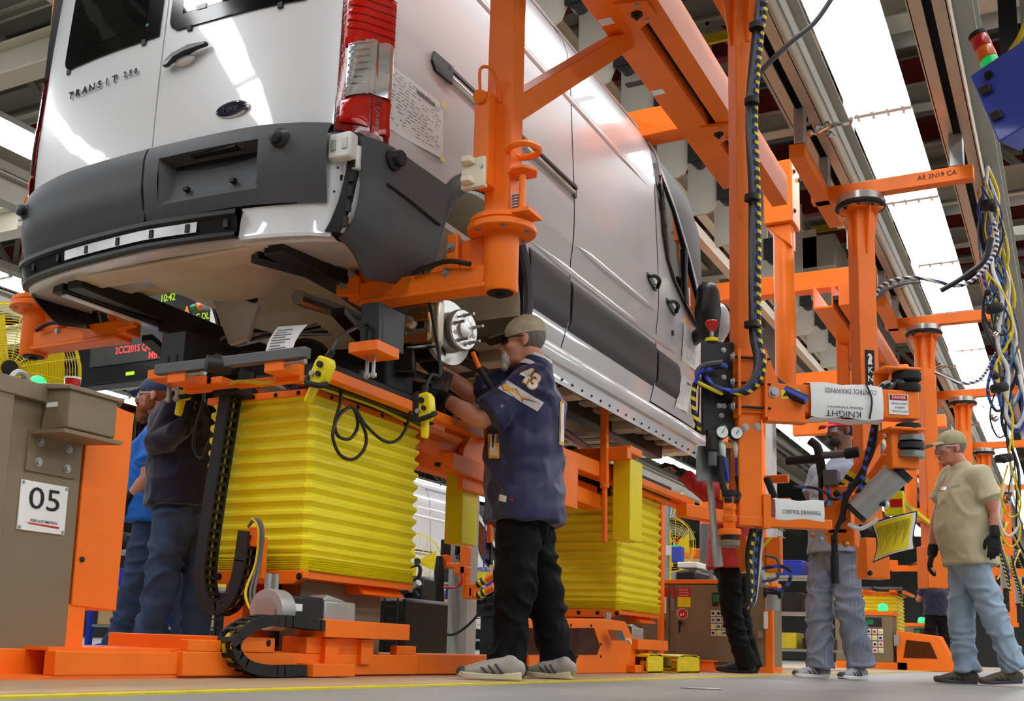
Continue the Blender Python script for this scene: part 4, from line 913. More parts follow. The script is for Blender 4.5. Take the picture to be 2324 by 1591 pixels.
    for x in (-3.30, -2.78):
        c = MB().box((x-.05, 3.46, Z+.02), (x+.05, 3.6, Z+.075)).build('clamp_block', O, t, bevel=.004)
        MB().cyl((x+.05, 3.47, Z+.05), (x+.14, 3.47, Z+.052), .008, n=10).cyl((x+.135, 3.47, Z+.052), (x+.15, 3.47, Z+.052), .014, n=6).build('clamp_screw', 'steel', c)
    MB().cyl((-3.1, 3.42, Z+.075), (-3.04, 3.5, Z+.075), .036, n=20).build('knob', 'black_plastic', t)
    MB().box((-2.78, 3.66, Z), (-2.66, 4.55, Z+.1)).build('tooling_beam', 'black', t, bevel=.004); MB().box((-2.655, 3.62, Z+.005), (-2.60, 4.95, Z+.05)).build('tooling_rail', O, t, bevel=.003)
    MB().tube([(-3.17, 3.62, Z), (-3.05, 3.55, Z+.02), (-2.9, 3.56, Z+.005), (-2.78, 3.6, Z+.015), (-2.7, 3.75, Z-.005), (-2.7, 4.1, Z-.0), (-2.71, 4.5, Z-.02)], .008, 6).build('cable', 'cable_yellow', t)
    return t
lt1 = lift(0, 'yellow bellows lift table with two cable chains under the axle of the hanging van')
lt2 = lift(0, 'yellow bellows lift table behind the man in the football jersey', 1.26, False); lt2.location.y += 3.6
lt3 = copy_tree(lt2, off=(0, 13.5, 0), label='small far yellow bellows lift table behind the grey cabinet with keypad')
# long orange floor frame the lifts ride on
fb = thing('floor_frame', 'long low orange floor frame the lift tables ride on', 'frame', (-2.9, 5, 0))
for a, b, x, z0, z1 in ((2.4, 2.93, -2.685, .02, .094), (2.93, 3.75, -2.665, .016, .10), (3.75, 4.48, -2.66, .014, .10), (4.5, 6.0, -2.67, .014, .105), (7.4, 9.6, -2.75, .014, .09)):
    MB().box((x, a, z0), (x-.05, b, z1)).build('frame_beam', O, fb, bevel=.004)
MB().box((-3.3, 2.0, .008), (-2.69, 9.6, .02)).build('frame_skirt', 'orange_worn', fb)
MB().box((-3.35, 2.4, .094), (-2.72, 3.7, .104)).box((-3.35, 4.5, .09), (-2.72, 9.6, .1)).build('deck_plate', O, fb)
for a, b in ((2.95, 3.12), (3.2, 3.42), (4.3, 4.47)): MB().box((-2.70, a, .1), (-2.665, b, .14)).build('raised_block', O, fb, bevel=.003)
# sloped motor housing with smoked window
hs = thing('drive_housing', 'sloped orange drive housing with smoked window between the lift tables', 'housing', (-2.9, 6.5, 0))
HP = [(1200, 1404), (1375, 1404), (1420, 1411), (1458, 1492), (1457, 1530), (1200, 1530)]
pts = [P(x, y, X=-2.64) for x, y in HP]
MB().prism([(-2.64, p.y, max(.008, p.z)) for p in pts], (-.12, 0, 0)).build('housing_shell', O, hs, bevel=.006)
wp = [(1285, 1425), (1347, 1425), (1361, 1466), (1354, 1486), (1175, 1486), (1180, 1425)]
MB().prism([P(x, y, X=-2.639) for x, y in wp], (.004, 0, 0)).build('smoked_window', 'plexi_smoke', hs)
bolts('bolt', [P(x, y, X=-2.638) for x, y in ((1296, 1419), (1342, 1420), (1364, 1462), (1364, 1490), (1310, 1490))], (1, 0, 0), .006, .004, 'black', hs)
MB().prism([P(x, y, X=-2.55) for x, y in ((1395, 1430), (1412, 1432), (1420, 1454), (1405, 1454))], (-.05, 0, 0)).build('latch_plate', 'steel', hs)
MB().bar((-2.60, 7.07, .23), (-2.6, 7.10, .20), .03, .02).build('latch_lever', 'nylon_cream', hs)
# pillars and rods hanging from the tooling of the second lift
def rodbar(name, label, cat, parts, loc):
    t = thing(name, label, cat, loc)
    for nm, f, mt in parts: f().build(nm, mt, t, bevel=.004)
    return t
def gp(px0, py0, px1, py1, X, d): a, b = P(px0, py0, X=X), P(px1, py1, X=X); return MB().box((X, a.y, a.z), (X-d, b.y, b.z))
rodbar('guard_tube', 'square yellow guard tube hanging beside the second lift table', 'guard', [('tube', lambda: gp(1431, 1040, 1457, 1232, -2.52, .12), 'yellow_paint'), ('cap', lambda: gp(1431, 1010, 1458, 1040, -2.515, .13), O)], (-2.55, 7.2, .8))
rodbar('guard_tube', 'square yellow guard tube beside the first lift, left of the man in the jersey', 'guard', [('tube', lambda: gp(1052, 1063, 1082, 1240, -2.72, .1), 'yellow_paint'), ('cap', lambda: gp(1040, 1055, 1090, 1063, -2.70, .14), 'black')], (-2.75, 5, .8))
for px, X, lab in ((1372, -2.645, 'orange hanging stop rod beside the square yellow guard tube'), (1112, -2.80, 'orange hanging stop rod behind the black trouser leg')):
    a, b = P(px, 925, X=X), P(px, 1232, X=X)
    rodbar('stop_rod', lab, 'rod', [('rod', lambda: MB().cyl(a.lerp(b, .55), b, .018, n=12), O), ('holder', lambda: MB().bar(a, a.lerp(b, .57), .045, .045), O), ('collar', lambda: MB().cyl(a.lerp(b, .56), a.lerp(b, .60), .03), O)], b)
# tooling between the lifts: orange spreader frame
sf = thing('spreader_frame', 'orange spreader frame linking the two lift tables under the van', 'frame', (-2.85, 5.6, 1.1))
for a, b, w_, h_ in (((-2.78, 4.6, 1.16), (-2.78, 6.9, 1.12), .09, .1), ((-3.3, 4.6, 1.2), (-3.3, 6.9, 1.2), .09, .1), ((-2.7, 4.75, 1.05), (-2.7, 5.25, 1.03), .07, .09), ((-2.72, 5.9, 1.3), (-2.72, 8.6, 1.33), .1, .1), ((-2.6, 8.2, 1.22), (-2.35, 8.9, 1.22), .1, .1), ((-2.84, 6.0, 1.16), (-2.84, 7.0, 1.16), .08, .16), ((-3.3, 6.8, 1.42), (-2.5, 6.8, 1.42), .08, .08), ((-3.3, 5.1, 1.25), (-2.6, 5.1, 1.25), .08, .08)): MB().bar(a, b, w_, h_).build('spreader_bar', O, sf, bevel=.005)
for p in ((-2.66, 6.05, 1.0), (-2.66, 7.0, .98), (-2.69, 4.9, .93)): MB().prism([V(p), V(p)+V((0, .28, 0)), V(p)+V((0, .28, .3)), V(p)+V((0, .1, .3)), V(p)+V((0, 0, .2))], (-.03, 0, 0)).build('bracket_plate', O, sf, bevel=.004)
for k in range(6): y = 4.8+k*.42; MB().cyl((-2.95, y, 1.24), (-2.95, y, 1.4+.05*(k % 3)), .03+.01*(k % 2)).build('locating_pin', 'chassis_black' if k % 2 else 'zinc', sf)
for k in range(5): y = 5.3+k*.6; MB().box((-3.2, y, 1.22), (-2.82, y+.2, 1.36+.04*(k % 2))).build('fixture_block', 'black' if k % 2 else O, sf, bevel=.006)
MB().lathe((-2.62, 5.5, 1.42), (0, -1, 0), [(.07, 0), (.075, .02), (.06, .05), (.04, .05), (.04, .02), (0, .02)], 24).build('drive_flange', 'chassis_black', sf)
# fixture plates carrying the axle
fx = thing('axle_fixture', 'black slotted fixture plates on orange clamps holding the axle', 'fixture', (-2.9, 3.85, 1.2))
for (x0, y0, x1, y1, Y, sl) in ((745+75, 690, 858, 778, 3.72, 1), (368, 758, 415, 838, 3.62, 1)):
    a, b = P(x0, y0, Y=Y), P(x1, y1, Y=Y); pl = MB().box((a.x, Y, a.z), (b.x, Y+.03, b.z)).box((b.x-.008, Y+.03, a.z), (b.x, Y+.2, b.z)).build('fixture_plate', 'black_plastic', fx, bevel=.003)
    for k in (.33, .68): xx = a.x+(b.x-a.x)*k; MB().box((xx-.006, Y-.003, b.z+.02), (xx+.006, Y+.001, b.z+.07)).build('slot', 'black', pl); MB().cyl((xx, Y+.02, b.z), (xx, Y+.02, b.z-.14), .008, n=10).cyl((xx, Y+.02, b.z-.12), (xx, Y+.02, b.z-.135), .014, n=6).build('jack_bolt', 'zinc', pl)
    MB().box((a.x-.02, Y-.05, b.z-.045), (b.x+.03, Y+.12, b.z)).build('clamp_shelf', O, pl, bevel=.004)
for x, y, z, r in ((-2.75, 4.0, 1.35, .05), (-2.95, 3.9, 1.36, .045), (-3.2, 3.8, 1.34, .04)): MB().lathe((x, y, z-.12), (0, 0, 1), [(r*1.3, 0), (r*1.3, .02), (r, .03), (r, .1), (r*.6, .12), (0, .12)], 18).build('support_pad', 'chassis_black', fx)
MB().bar((-3.4, 4.0, 1.42), (-2.66, 4.35, 1.45), .1, .12).build('saddle_beam', 'chassis_black', fx, bevel=.01)
MB().box((-3.0, 4.2, 1.3), (-2.72, 4.45, 1.48)).build('saddle_block', 'black', fx, bevel=.02)
ps = [P(600, 832, Y=3.62), P(660, 822, Y=3.62), P(700, 737, Y=3.7), P(632, 742, Y=3.7)]
nt_ = thing('work_sheet', 'curled handwritten sheet clipped to the axle above the bellows', 'paper', ps[0])
MB().grid(lambda u, v: ps[0].lerp(ps[1], u).lerp(ps[3].lerp(ps[2], u), v)+V((0, -.03*math.sin(v*3), 0)), fr(0, 1, 6), fr(0, 1, 8)).build('sheet', 'paper', nt_)
mb = MB()
for k in range(12):
    v = .1+.07*k; a = ps[0].lerp(ps[3], v).lerp(ps[1].lerp(ps[2], v), .12)+V((0, -.03*math.sin(v*3)-.003, 0)); b = ps[0].lerp(ps[3], v).lerp(ps[1].lerp(ps[2], v), .5+.35*((k*7) % 5)/5)+V((0, -.03*math.sin(v*3)-.003, 0)); mb.bar(a, b, .001, .004)
mb.build('handwriting', 'ink_grey', nt_)['kind'] = 'stuff'
# ---------- yellow pendant controls ----------
def pendant(label, c, tilt, sz=1.0, yaw=0, rise=.2):
    t = thing('pendant_control', label, 'pendant', c, 'yellow pendant controls')
    R = Matrix.Rotation(yaw, 3, 'Z') @ Matrix.Rotation(tilt, 3, 'Y'); T_ = lambda p: V(c)+R @ (V(p)*sz)
    pr = [(-.035, .085), (.03, .09), (.05, .06), (.05, -.02), (.03, -.06), (-.02, -.065), (-.045, -.03), (-.045, .05)]
    MB().prism([T_((x, -.03, z)) for x, z in pr], R @ V((0, .06*sz, 0))).build('housing', 'yellow_paint', t, bevel=.008)
    h = MB(); h.rings([(T_((-.005, 0, -.05)), .024*sz), (T_((-.012, 0, -.14)), .021*sz), (T_((-.015, 0, -.15)), .017*sz)], 14); h.build('handle', 'yellow_paint', t)
    for (x, z, r, m_) in ((-.0, .045, .016, 'black'), (.012, -.0, .013, 'black'), (-.025, -.01, .013, 'cast_alu')): MB().cyl(T_((x, -.03, z)), T_((x, -.045, z)), r*sz, n=14).build('button', m_, t)
    MB().tube([T_((-.05, -.02, -.03)), T_((-.02, -.05, -.06)), T_((.05, -.04, -.05)), T_((.06, .0, -.03))], .014*sz, 8).build('rubber_guard', 'rubber', t)
    MB().cyl(T_((0, 0, .085)), T_((.01, 0, .13)), .018*sz).build('cable_gland', 'black_plastic', t)
    g_ = T_((.01, 0, .12)); MB().tube([g_, g_+V((.01, .03, .06)), g_+V((.0, .12, .12)), g_+V((-.05, .3 if rise < .3 else .02, rise))], .008, 8).build('cord', 'cable_black', t)
    return t, T_
pa, Ta = pendant('yellow pendant control held by the man in the navy sweater', P(418, 882, Y=4.05), .12, .9)
pb, Tb = pendant('yellow pendant control hanging above the corner of the near bellows', P(728, 850, Y=3.42), .42, .8)
pc, Tc = pendant('yellow and black pendant control hanging below the gloved hands', P(965, 930, Y=3.95), -.12, .8, rise=.56)
MB().box(Tc((-.07, -.034, -.06)), Tc((-.01, .034, .09))).build('black_back', 'black_plastic', pc, bevel=.006)
def cable(name, label, pts, r, mt, sm=8, group=None):
    o = MB().tube(pts, r, 8, sm).build(name, mt); return tag(o, label, 'cable', group)
Y1 = 3.45
cable('pendant_cable', 'coiled black pendant cable looping over the right face of the near bellows', [P(x, y, X=X) for x, y, X in ((773, 850, -2.68), (773, 910, -2.66), (760, 960, -2.66), (768, 990, -2.66), (795, 995, -2.66), (812, 965, -2.66), (800, 925, -2.65), (772, 940, -2.65), (755, 985, -2.64), (770, 1030, -2.64), (800, 1043, -2.64), (826, 1020, -2.64), (830, 985, -2.64), (808, 930, -2.65), (830, 965, -2.64), (870, 1000, -2.64), (900, 1000, -2.64), (922, 970, -2.64), (938, 905, -2.6))], .0075, 'cable_black')
cable('pendant_cable', 'thin black pendant cable hanging in front of the navy sweater', [P(452, 846, Y=3.52)]+[P(x, y, Y=4.0) for x, y in ((462, 900), (442, 980), (440, 1020), (458, 1040), (475, 1000), (490, 960), (500, 920))], .007, 'cable_black')
# ================= HOIST COLUMNS ON THE OVERHEAD RAILS =================
def frame(c, yaw):
    r, o = V((math.cos(yaw), math.sin(yaw), 0)), V((math.sin(yaw), -math.cos(yaw), 0))
    return lambda u, v, z: V((c[0], c[1], 0))+r*u+o*v+V((0, 0, z)), r, o
def obox(mb, L, a, b):
    """box in a rotated frame L(u,v,z)"""
    (u0, v0, z0), (u1, v1, z1) = a, b
    return mb.prism([L(u0, v0, z0), L(u1, v0, z0), L(u1, v1, z0), L(u0, v1, z0)], (0, 0, z1-z0))
HOIST_YAW = math.radians(35)
def hoist_column(t, x, y, zb, zt, w, yaw=HOIST_YAW, railx=(-1.28, -.5)):
    L, r, o = frame((x, y), yaw); h = w/2
    col = obox(MB(), L, (-h, -h, zb), (h, h, zt)).build('column', O, t, bevel=.005)
    for k, (a, b) in enumerate(((r, o), (o, r))):   # tapered gussets under the turntable
        for s in (-1, 1):
            q = V((x, y, 0))+a*s*h; MB().prism([q+a*s*0+V((0, 0, zt-.3)), q+a*s*.008+V((0, 0, zt-.3)), q+a*s*.055+V((0, 0, zt)), q+V((0, 0, zt))], b*.012).build('gusset', O, col)
    MB().prism([L(-h-.045, -h-.02, zt-.015), L(h+.045, -h-.02, zt-.015), L(h+.045, h+.035, zt-.015), L(-h-.045, h+.035, zt-.015)], (0, 0, .015)).build('head_plate', O, col)
    tt = MB().lathe((x, y, zt), (0, 0, 1), [(.125, 0), (.125, .012), (.115, .014), (.115, .03), (.14, .032), (.14, .075), (.13, .08)], 36).build('turntable', 'steel_brushed', t)
    MB().lathe((x, y, zt), (0, 0, 1), [(.144, .004), (.15, .008), (.15, .022), (.144, .026)], 36).build('turntable_seal', 'black', tt)
    bolts('bolt', [V((x+.105*math.cos(a), y+.105*math.sin(a), zt-.002)) for a in [i*math.pi/4 for i in range(8)]], (0, 0, -1), .01, .01, 'black', tt)
    return L, r, o, col
def trolley(t, x, y, zt):
    Z = zt+.08
    br = MB().box((-1.36, y-.04, Z), (-.42, y+.04, Z+.09)).build('bridge_beam', O, t, bevel=.004)
    MB().box((-1.34, y-.75, Z), (-1.25, y+.45, Z+.085)).build('bridge_leg', O, t, bevel=.004)
    for yy in (y-.72, y+.0): MB().box((-1.31, yy-.04, Z+.085), (-1.25, yy+.04, 3.3)).build('trolley_hanger', 'zinc', t, bevel=.006)
    MB().box((-.55, y-.04, Z+.09), (-.47, y+.04, 3.3)).build('trolley_hanger', 'zinc', t, bevel=.006)
    for k in range(6): MB().lathe((-1.27+.05*(k % 3), y-.62+.03*k, 3.26-.02*(k % 2)), (1, .3*k, 0), [(.02, 0), (.02, .02), (.008, .024), (.008, .05), (0, .05)], 8).build('trolley_roller', 'chrome', t)
    MB().tube([(-1.2, y-.6, 3.2), (-1.1, y-.62, 3.22), (-1.02, y-.66, 3.19), (-1.0, y-.7, 3.2)], .012, 6).build('valve_pipe', 'chrome', t)
    return br
# ---- second hoist: the one with the lettered column ----
k1 = thing('hoist_column', 'orange hoist column with black vertical nameplate hanging from the rails', 'hoist', (-1.08, 7, .7))
L, r, o, kc = hoist_column(k1, -1.07, 7.0, .95, 2.92, .118, math.radians(38)); br = trolley(k1, -1.07, 7.0, 2.92)
text('lettering', 'AE 2N19 CA', 'ink', (-.62, 6.958, 3.05), (1, 0, 0), (0, 0, 1), .03, br, width=.22)
a = P(1967, 810, Y=6.95); b = P(1969, 945, Y=6.95); h = .0615
npl = MB().prism([L(-.028, h, 1.56), L(.03, h, 1.56), L(.03, h, 2.0), L(-.028, h, 2.0)], o*.003).build('nameplate', 'ink', k1)
for i, c in enumerate('KNIGHT'): text('nameplate_letter', c, 'jersey_white', L(.001, h+.0035, 1.875-i*.054), r, (0, 0, 1), .036, npl, bold=.02)
kn = MB(); kn.prism([L(u, h+.0035, z+.275) for u, z in ((-.014, 1.635), (.016, 1.635), (.010, 1.655), (.016, 1.68), (.008, 1.70), (-.006, 1.705), (-.016, 1.69), (-.002, 1.685), (-.012, 1.66))], o*.001); kn.build('nameplate_emblem', 'jersey_white', npl)
obox(MB(), L, (-.06, -.05, .62), (.09, .07, .86)).build('foot_block', O, k1, bevel=.006); bolts('bolt', [L(-.04, .071, .65), L(.07, .071, .83)], o, .01, .008, 'black', k1)
for off, m_ in ((.07, 'braid_yellow'), (.085, 'hose_grey'), (.075, 'braid_blue')): MB().tube([L(off, 0, 1.95), L(off+.004, .02, 1.75), L(off+.006, .0, 1.5), L(off+.01, .01, 1.3)], .01, 8).build('column_hose', m_, k1)
# ---- more hoists down the rails ----
def plain_hoist(x, y, label, zb=.75, sc=1.0):
    t = thing('hoist_column', label, 'hoist', (x, y, zb)); L, r, o, c = hoist_column(t, x, y, zb, 2.92, .12, math.radians(38)); trolley(t, x, y, 2.92)
    obox(MB(), L, (-.2, -.04, zb+.55), (.5, .05, zb+.66)).build('hoist_arm', O, t, bevel=.005)
    obox(MB(), L, (-.09, -.08, zb), (.09, .08, zb+.35)).build('tool_body', O, t, bevel=.006)
    MB().cyl(L(.42, 0, zb+.2), L(.42, 0, zb+.62), .05, n=18).build('air_cylinder', 'cast_alu', t); MB().cyl(L(.42, 0, zb-.05), L(.42, 0, zb+.2), .03).build('tool_spindle', 'black', t)
    for k in range(5): MB().tube([L(.07, .07, zb+1.3-.2*k), L(.2+.05*k, .1, zb+.9), L(.3, .12, zb+.5+.05*k), L(.4, .1, zb+.15+.07*k)], .011, 6).build('tool_hose', ('braid_yellow', 'cable_black', 'braid_blue', 'hose_grey', 'cable_yellow')[k], t)
    return t
plain_hoist(-1.05, 10.1, 'orange hoist column behind the man in the khaki cap')
plain_hoist(-1.0, 13.1, 'orange hoist column third along the rails, far down the aisle'); plain_hoist(-1.02, 16.4, 'orange hoist column fourth along the rails, far down the aisle'); plain_hoist(-.98, 20.5, 'orange hoist column fifth along the rails, smallest in the distance')
# ---- nearest hoist with valve board, arms and tool ----
h1 = thing('hoist_manipulator', 'large orange hoist column with valve board, gauges and swinging tool arm', 'hoist', (-1.15, 4.5, .66))
X1, Y1 = -1.155, 4.5
L, r, o, hc = hoist_column(h1, X1, Y1, .67, 3.05, .098, HOIST_YAW); trolley(h1, X1, Y1, 3.05)
w = .049
# clamp sleeve with long bolts
for u in (-w-.012, w): obox(MB(), L, (u, -w-.02, 1.10), (u+.012, w+.035, 1.38)).build('sleeve_plate', O, h1, bevel=.002)
obox(MB(), L, (-w, w, 1.12), (w, w+.012, 1.36)).build('sleeve_plate', O, h1)
for z in (1.14, 1.24, 1.345):
    MB().cyl(L(-w-.05, w+.022, z), L(w+.03, w+.022, z), .005, n=8).build('tie_bolt', 'black', h1); bolts('nut', [L(-w-.03, w+.022, z)], -r, .012, .012, 'zinc', h1)
bolts('bolt', [L(-.02, w+.001, 1.06), L(.03, w+.001, 1.065)], o, .01, .006, 'zinc', h1)
# main arm going right, triangular root plate
L_full = L; L = lambda u, v, z: L_full(u*.845 if u > .1 else u, v, z)
ARM_Z0, ARM_Z1 = 1.135, 1.255
obox(MB(), L, (w+.01, -.035, ARM_Z0), (.86, .045, ARM_Z1)).build('main_arm', O, h1, bevel=.005)
MB().prism([L(w+.012, .05, 1.10), L(.27, .05, 1.10), L(.27, .05, 1.12), L(.24, .05, 1.24), L(.14, .05, 1.25), L(w+.012, .05, 1.40)], o*.012).build('root_plate', O, h1, bevel=.003)
obox(MB(), L, (w+.01, .03, 1.085), (.27, .09, 1.10)).build('root_flange', O, h1)
bolts('bolt', [L(.095, .062, 1.21), L(.225, .062, 1.205)], o, .015, .014, 'zinc', h1)
st = MB().prism([L(.15, .0625, 1.185), L(.185, .0625, 1.185), L(.185, .0625, 1.222), L(.15, .0625, 1.222)], o*.001).build('warning_sticker', 'yellow_paint', h1)
MB().prism([L(.157, .064, 1.193), L(.172, .064, 1.198), L(.180, .064, 1.194), L(.172, .064, 1.206), L(.178, .064, 1.215), L(.165, .064, 1.208)], o*.0005).build('hand_symbol', 'ink', st)
# drawing sleeve wrapped on the arm, printed upside down
sl = MB(); ring = [(-.06, .06), (-.02, .078), (.04, .078), (.072, .055), (.085, .0), (.075, -.05), (.03, -.065), (-.03, -.062), (-.065, -.03)]
def sleeve(L, u0, u1, zc, flip, texts, name='drawing_sleeve', k=1.0):
    mb = MB(); ring = [(.055, -.075), (.062, -.03), (.06, .03), (.052, .068), (.0, .078), (-.05, .07), (-.056, 0), (-.05, -.07), (0, -.085)]
    mb.grid(lambda u, i: L(u, ring[i % 9][0]*k, zc+ring[i % 9][1]*k+.004*math.sin(u*30+i)), fr(u0, u1, 12), range(10)); s_ = mb.build(name, 'paper', h1, sharp=60)
    rr = -r if flip else r; up = V((0, 0, -1 if flip else 1))
    for tx, uu, zz, hh, wd in texts: q = text('printed_text', tx, 'ink', L(uu, (.064)*k, zc+zz), rr, up, hh, s_, width=wd, depth=0)
    return s_
s1 = sleeve(L, .30, .665, 1.195, True, [('CONTROL DRAWINGS', .50, .038, .020, .22), ('KNIGHT', .46, -.058, .026, .15), ('Global Industries', .47, -.032, .010, .15)])
MB().tube([L(.58, .06, 1.27), L(.60, .072, 1.2), L(.59, .066, 1.12)], .004, 6).build('cable_tie', 'black', s1)
dn = MB().prism([L(.70, .047, 1.15), L(.80, .047, 1.15), L(.80, .047, 1.235), L(.70, .047, 1.235)], o*.002).build('danger_label', 'paper', h1)
MB().prism([L(.705, .0492, 1.21), L(.795, .0492, 1.21), L(.795, .0492, 1.232), L(.705, .0492, 1.232)], o*.0006).build('danger_band', 'ink', dn); MB().prism([L(.71, .05, 1.211), L(.79, .05, 1.211), L(.79, .05, 1.231), L(.71, .05, 1.231)], o*.0004).build('danger_field', 'red_plastic', dn)
text('printed_text', 'DANGER', 'paper', L(.75, .0506, 1.221), r, (0, 0, 1), .013, dn, width=.058)
for i, s_ in enumerate(('PINCH POINT', 'KEEP', 'HANDS CLEAR')): text('printed_text', s_, 'ink', L(.755, .0492, 1.195-i*.016), r, (0, 0, 1), .008, dn, width=.07-.03*(i == 1))
# end joint: fork with stacked bearings
J = L(.82, .01, 0)
MB().lathe(J+V((0, 0, 1.255)), (0, 0, 1), [(.05, 0), (.055, .01), (.055, .03), (.03, .035), (.03, .05), (0, .05)], 28).build('upper_bearing', 'black_plastic', h1)
MB().lathe(J+V((0, 0, 1.30)), (0, 0, 1), [(.052, 0), (.058, .006), (.058, .034), (.052, .04), (0, .04)], 28).build('upper_bearing', 'rubber', h1)
obox(MB(), L, (.68, -.05, 1.34), (.87, .06, 1.352)).build('fork_plate', O, h1, bevel=.004); MB().prism([L(.68, -.045, 1.255), L(.72, -.045, 1.26), L(.76, -.045, 1.34), L(.68, -.045, 1.34)], o*.01).build('fork_web', O, h1)
obox(MB(), L, (.70, -.05, 1.085), (.88, .06, 1.098)).build('fork_plate', O, h1, bevel=.004)
bd = MB(); zc = 1.135
for z0, rr_, mt in ((1.12, .05, 'rubber'), (1.072, .06, 'steel'), (1.04, .062, 'black_plastic'), (1.005, .062, 'steel')): MB().lathe(J+V((0, 0, z0)), (0, 0, -1), [(rr_*.9, 0), (rr_, .004), (rr_, .026), (rr_*.9, .03), (0, .03)], 28).build('lower_bearing', mt, h1)
# valve board left of the column with yellow and white hoses
VB = lambda u, v, z: L(u-.09, v, z)
obox(MB(), L, (-.19, .0, 1.03), (-.055, .022, 1.42)).build('valve_board', 'black_plastic', h1, bevel=.004)
bolts('bolt', [L(-.10, .023, z) for z in (1.385, 1.27, 1.06)]+[L(-.12, .023, 1.15), L(-.10, .023, 1.15), L(-.11, .023, 1.11)], o, .007, .006, 'zinc', h1)
es = MB().lathe(L(-.145, .01, 1.42), (0, 0, 1), [(.028, 0), (.028, .014), (.0, .014)], 18).build('stop_base', 'yellow_paint', h1); MB().cyl(L(-.145, .01, 1.434), L(-.145, .01, 1.465), .008).build('stop_stem', 'zinc', es)
MB().lathe(L(-.145, .01, 1.465), (0, 0, 1), [(.012, 0), (.022, .022), (.027, .03), (.027, .04), (.02, .046), (0, .047)], 24).build('stop_button', 'red_plastic', es)
for u in (-.118, -.058):
    g = MB().lathe(L(u, .03, 1.035), o, [(.028, 0), (.028, .02), (.024, .024)], 24).build('pressure_gauge', 'black_plastic', h1)
    MB().lathe(L(u, .03, 1.035)+o*.0245, o, [(.024, 0), (.024, .001), (0, .001)], 24).build('gauge_dial', 'paper', g); q = L(u, .03, 1.035)+o*.027
    MB().bar(q-r*.004-V((0, 0, .006)), q+r*.01+V((0, 0, .014)), .003, .001, o).build('gauge_needle', 'green_dark', g)
    MB().limb([L(u+.004, .02, 1.0), L(u+.008, .03, .975), L(u+.012, .025, .945)], [.013, .015, .012], 10).build('elbow_fitting', 'white_plastic', h1)
    MB().rings([(L(u+.012, .025, .945), .009), (L(u+.022-.3*(u+.088), .028, .84), .009)], 10).build('air_hose', 'hose_blue', h1)
obox(MB(), L, (-.175, .005, .955), (-.13, .05, 1.05)).build('filter_bowl', 'black_plastic', h1, bevel=.012); MB().cyl(L(-.15, .028, .9), L(-.15, .028, .955), .018).build('filter_cup', 'hose_grey', h1)
obox(MB(), L, (-.10, .01, .975), (-.03, .03, 1.0)).build('manifold', 'copper', h1)
MB().tube([L(-.12, .03, .94), L(-.115, .035, .85), L(-.10, .04, .79), L(-.06, .04, .765), L(-.04, .035, .8), L(-.045, .03, .86)], .014, 8).build('air_hose', 'cable_black', h1)
# reflective panel and grey lance hanging below the board
obox(MB(), L, (-.205, -.02, .84), (-.06, -.01, .99)).build('mirror_plate', 'steel', h1, bevel=.01)
lance = MB(); lance.rings([(L(-.14, -.05, .9), .014), (L(-.115, -.05, .62), .014), (L(-.112, -.05, .61), .02), (L(-.1, -.05, .5), .02)], 12); lance.build('torque_lance', 'cast_alu', h1)
# hose loops over the sleeve (grey + two braided), and the bundle up the column
def px(pts, Y): return [P(x, y, Y=Y) for x, y in pts]
loop = [(1722, 0), (1712, 120), (1700, 260), (1708, 420), (1708, 560), (1706, 680), (1712, 760), (1722, 810), (1716, 850), (1690, 882), (1650, 890), (1615, 880)]
hs_ = [('column_hose', 'hose_grey', -.0, 0, .011), ('column_hose', 'braid_blue', 9, 2, .010), ('column_hose', 'braid_yellow', 14, 5, .010), ('column_hose', 'hose_grey', 4, -4, .009), ('column_hose', 'cable_black', -5, 3, .008)]
for nm, m_, dx, dy, rr_ in hs_: MB().tube(px([(x+dx+3*math.sin(y*.02+dx), y+dy) for x, y in loop], 4.40), rr_, 8).build(nm, m_, h1)
for y in (60, 230, 449, 737): MB().cyl(P(1706 if y > 100 else 1716, y-6, Y=4.38), P(1706 if y > 100 else 1716, y+6, Y=4.38), .03, n=14).build('cable_strap', 'black', h1)
MB().tube(px([(1615, 882), (1590, 870), (1582, 845), (1600, 828), (1640, 822)], 4.36), .011, 8).build('column_hose', 'hose_grey', h1)
MB().tube(px([(1650, 830), (1615, 835), (1605, 855), (1622, 880), (1660, 888)], 4.37), .012, 8).build('column_hose', 'braid_blue', h1)
MB().tube(px([(1640, 892), (1605, 878), (1580, 868), (1574, 900), (1576, 940), (1590, 975)], 4.35), .011, 8).build('column_hose', 'braid_yellow', h1)
MB().tube(px([(1578, 870), (1585, 850), (1600, 838)], 4.34), .008, 8).build('column_hose', 'hose_blue', h1)
MB().tube(px([(1752, 862), (1790, 890), (1830, 908)], 4.55), .022, 8).build('arm_hose', 'braid_blue', h1)
for k, (m_, dx) in enumerate((('cable_white', 0), ('cable_black', 14), ('hose_grey', 24))): MB().tube(px([(1975+dx, 915), (1990+dx, 890), (2005+dx, 872), (2018+dx, 868-3*k), (2028+dx, 874)], 4.85), .010, 8).build('arm_hose', m_, h1)
MB().cyl(P(2002, 892, Y=4.84), P(2014, 880, Y=4.84), .03, n=12).build('cable_strap', 'black', h1)
# lower sleeve arm
s2 = sleeve(lambda u, v, z: L(u, v+.02, z), .1, .36, .735, False, [('CONTROL DRAWINGS', .245, -.012, .016, .16)], k=.55)
obox(MB(), L, (-.05, .0, .66), (.4, .05, .70)).build('lower_arm', O, h1, bevel=.004)
obox(MB(), L, (w, -.04, .655), (w+.03, .06, .79)).build('lower_plate', O, h1)
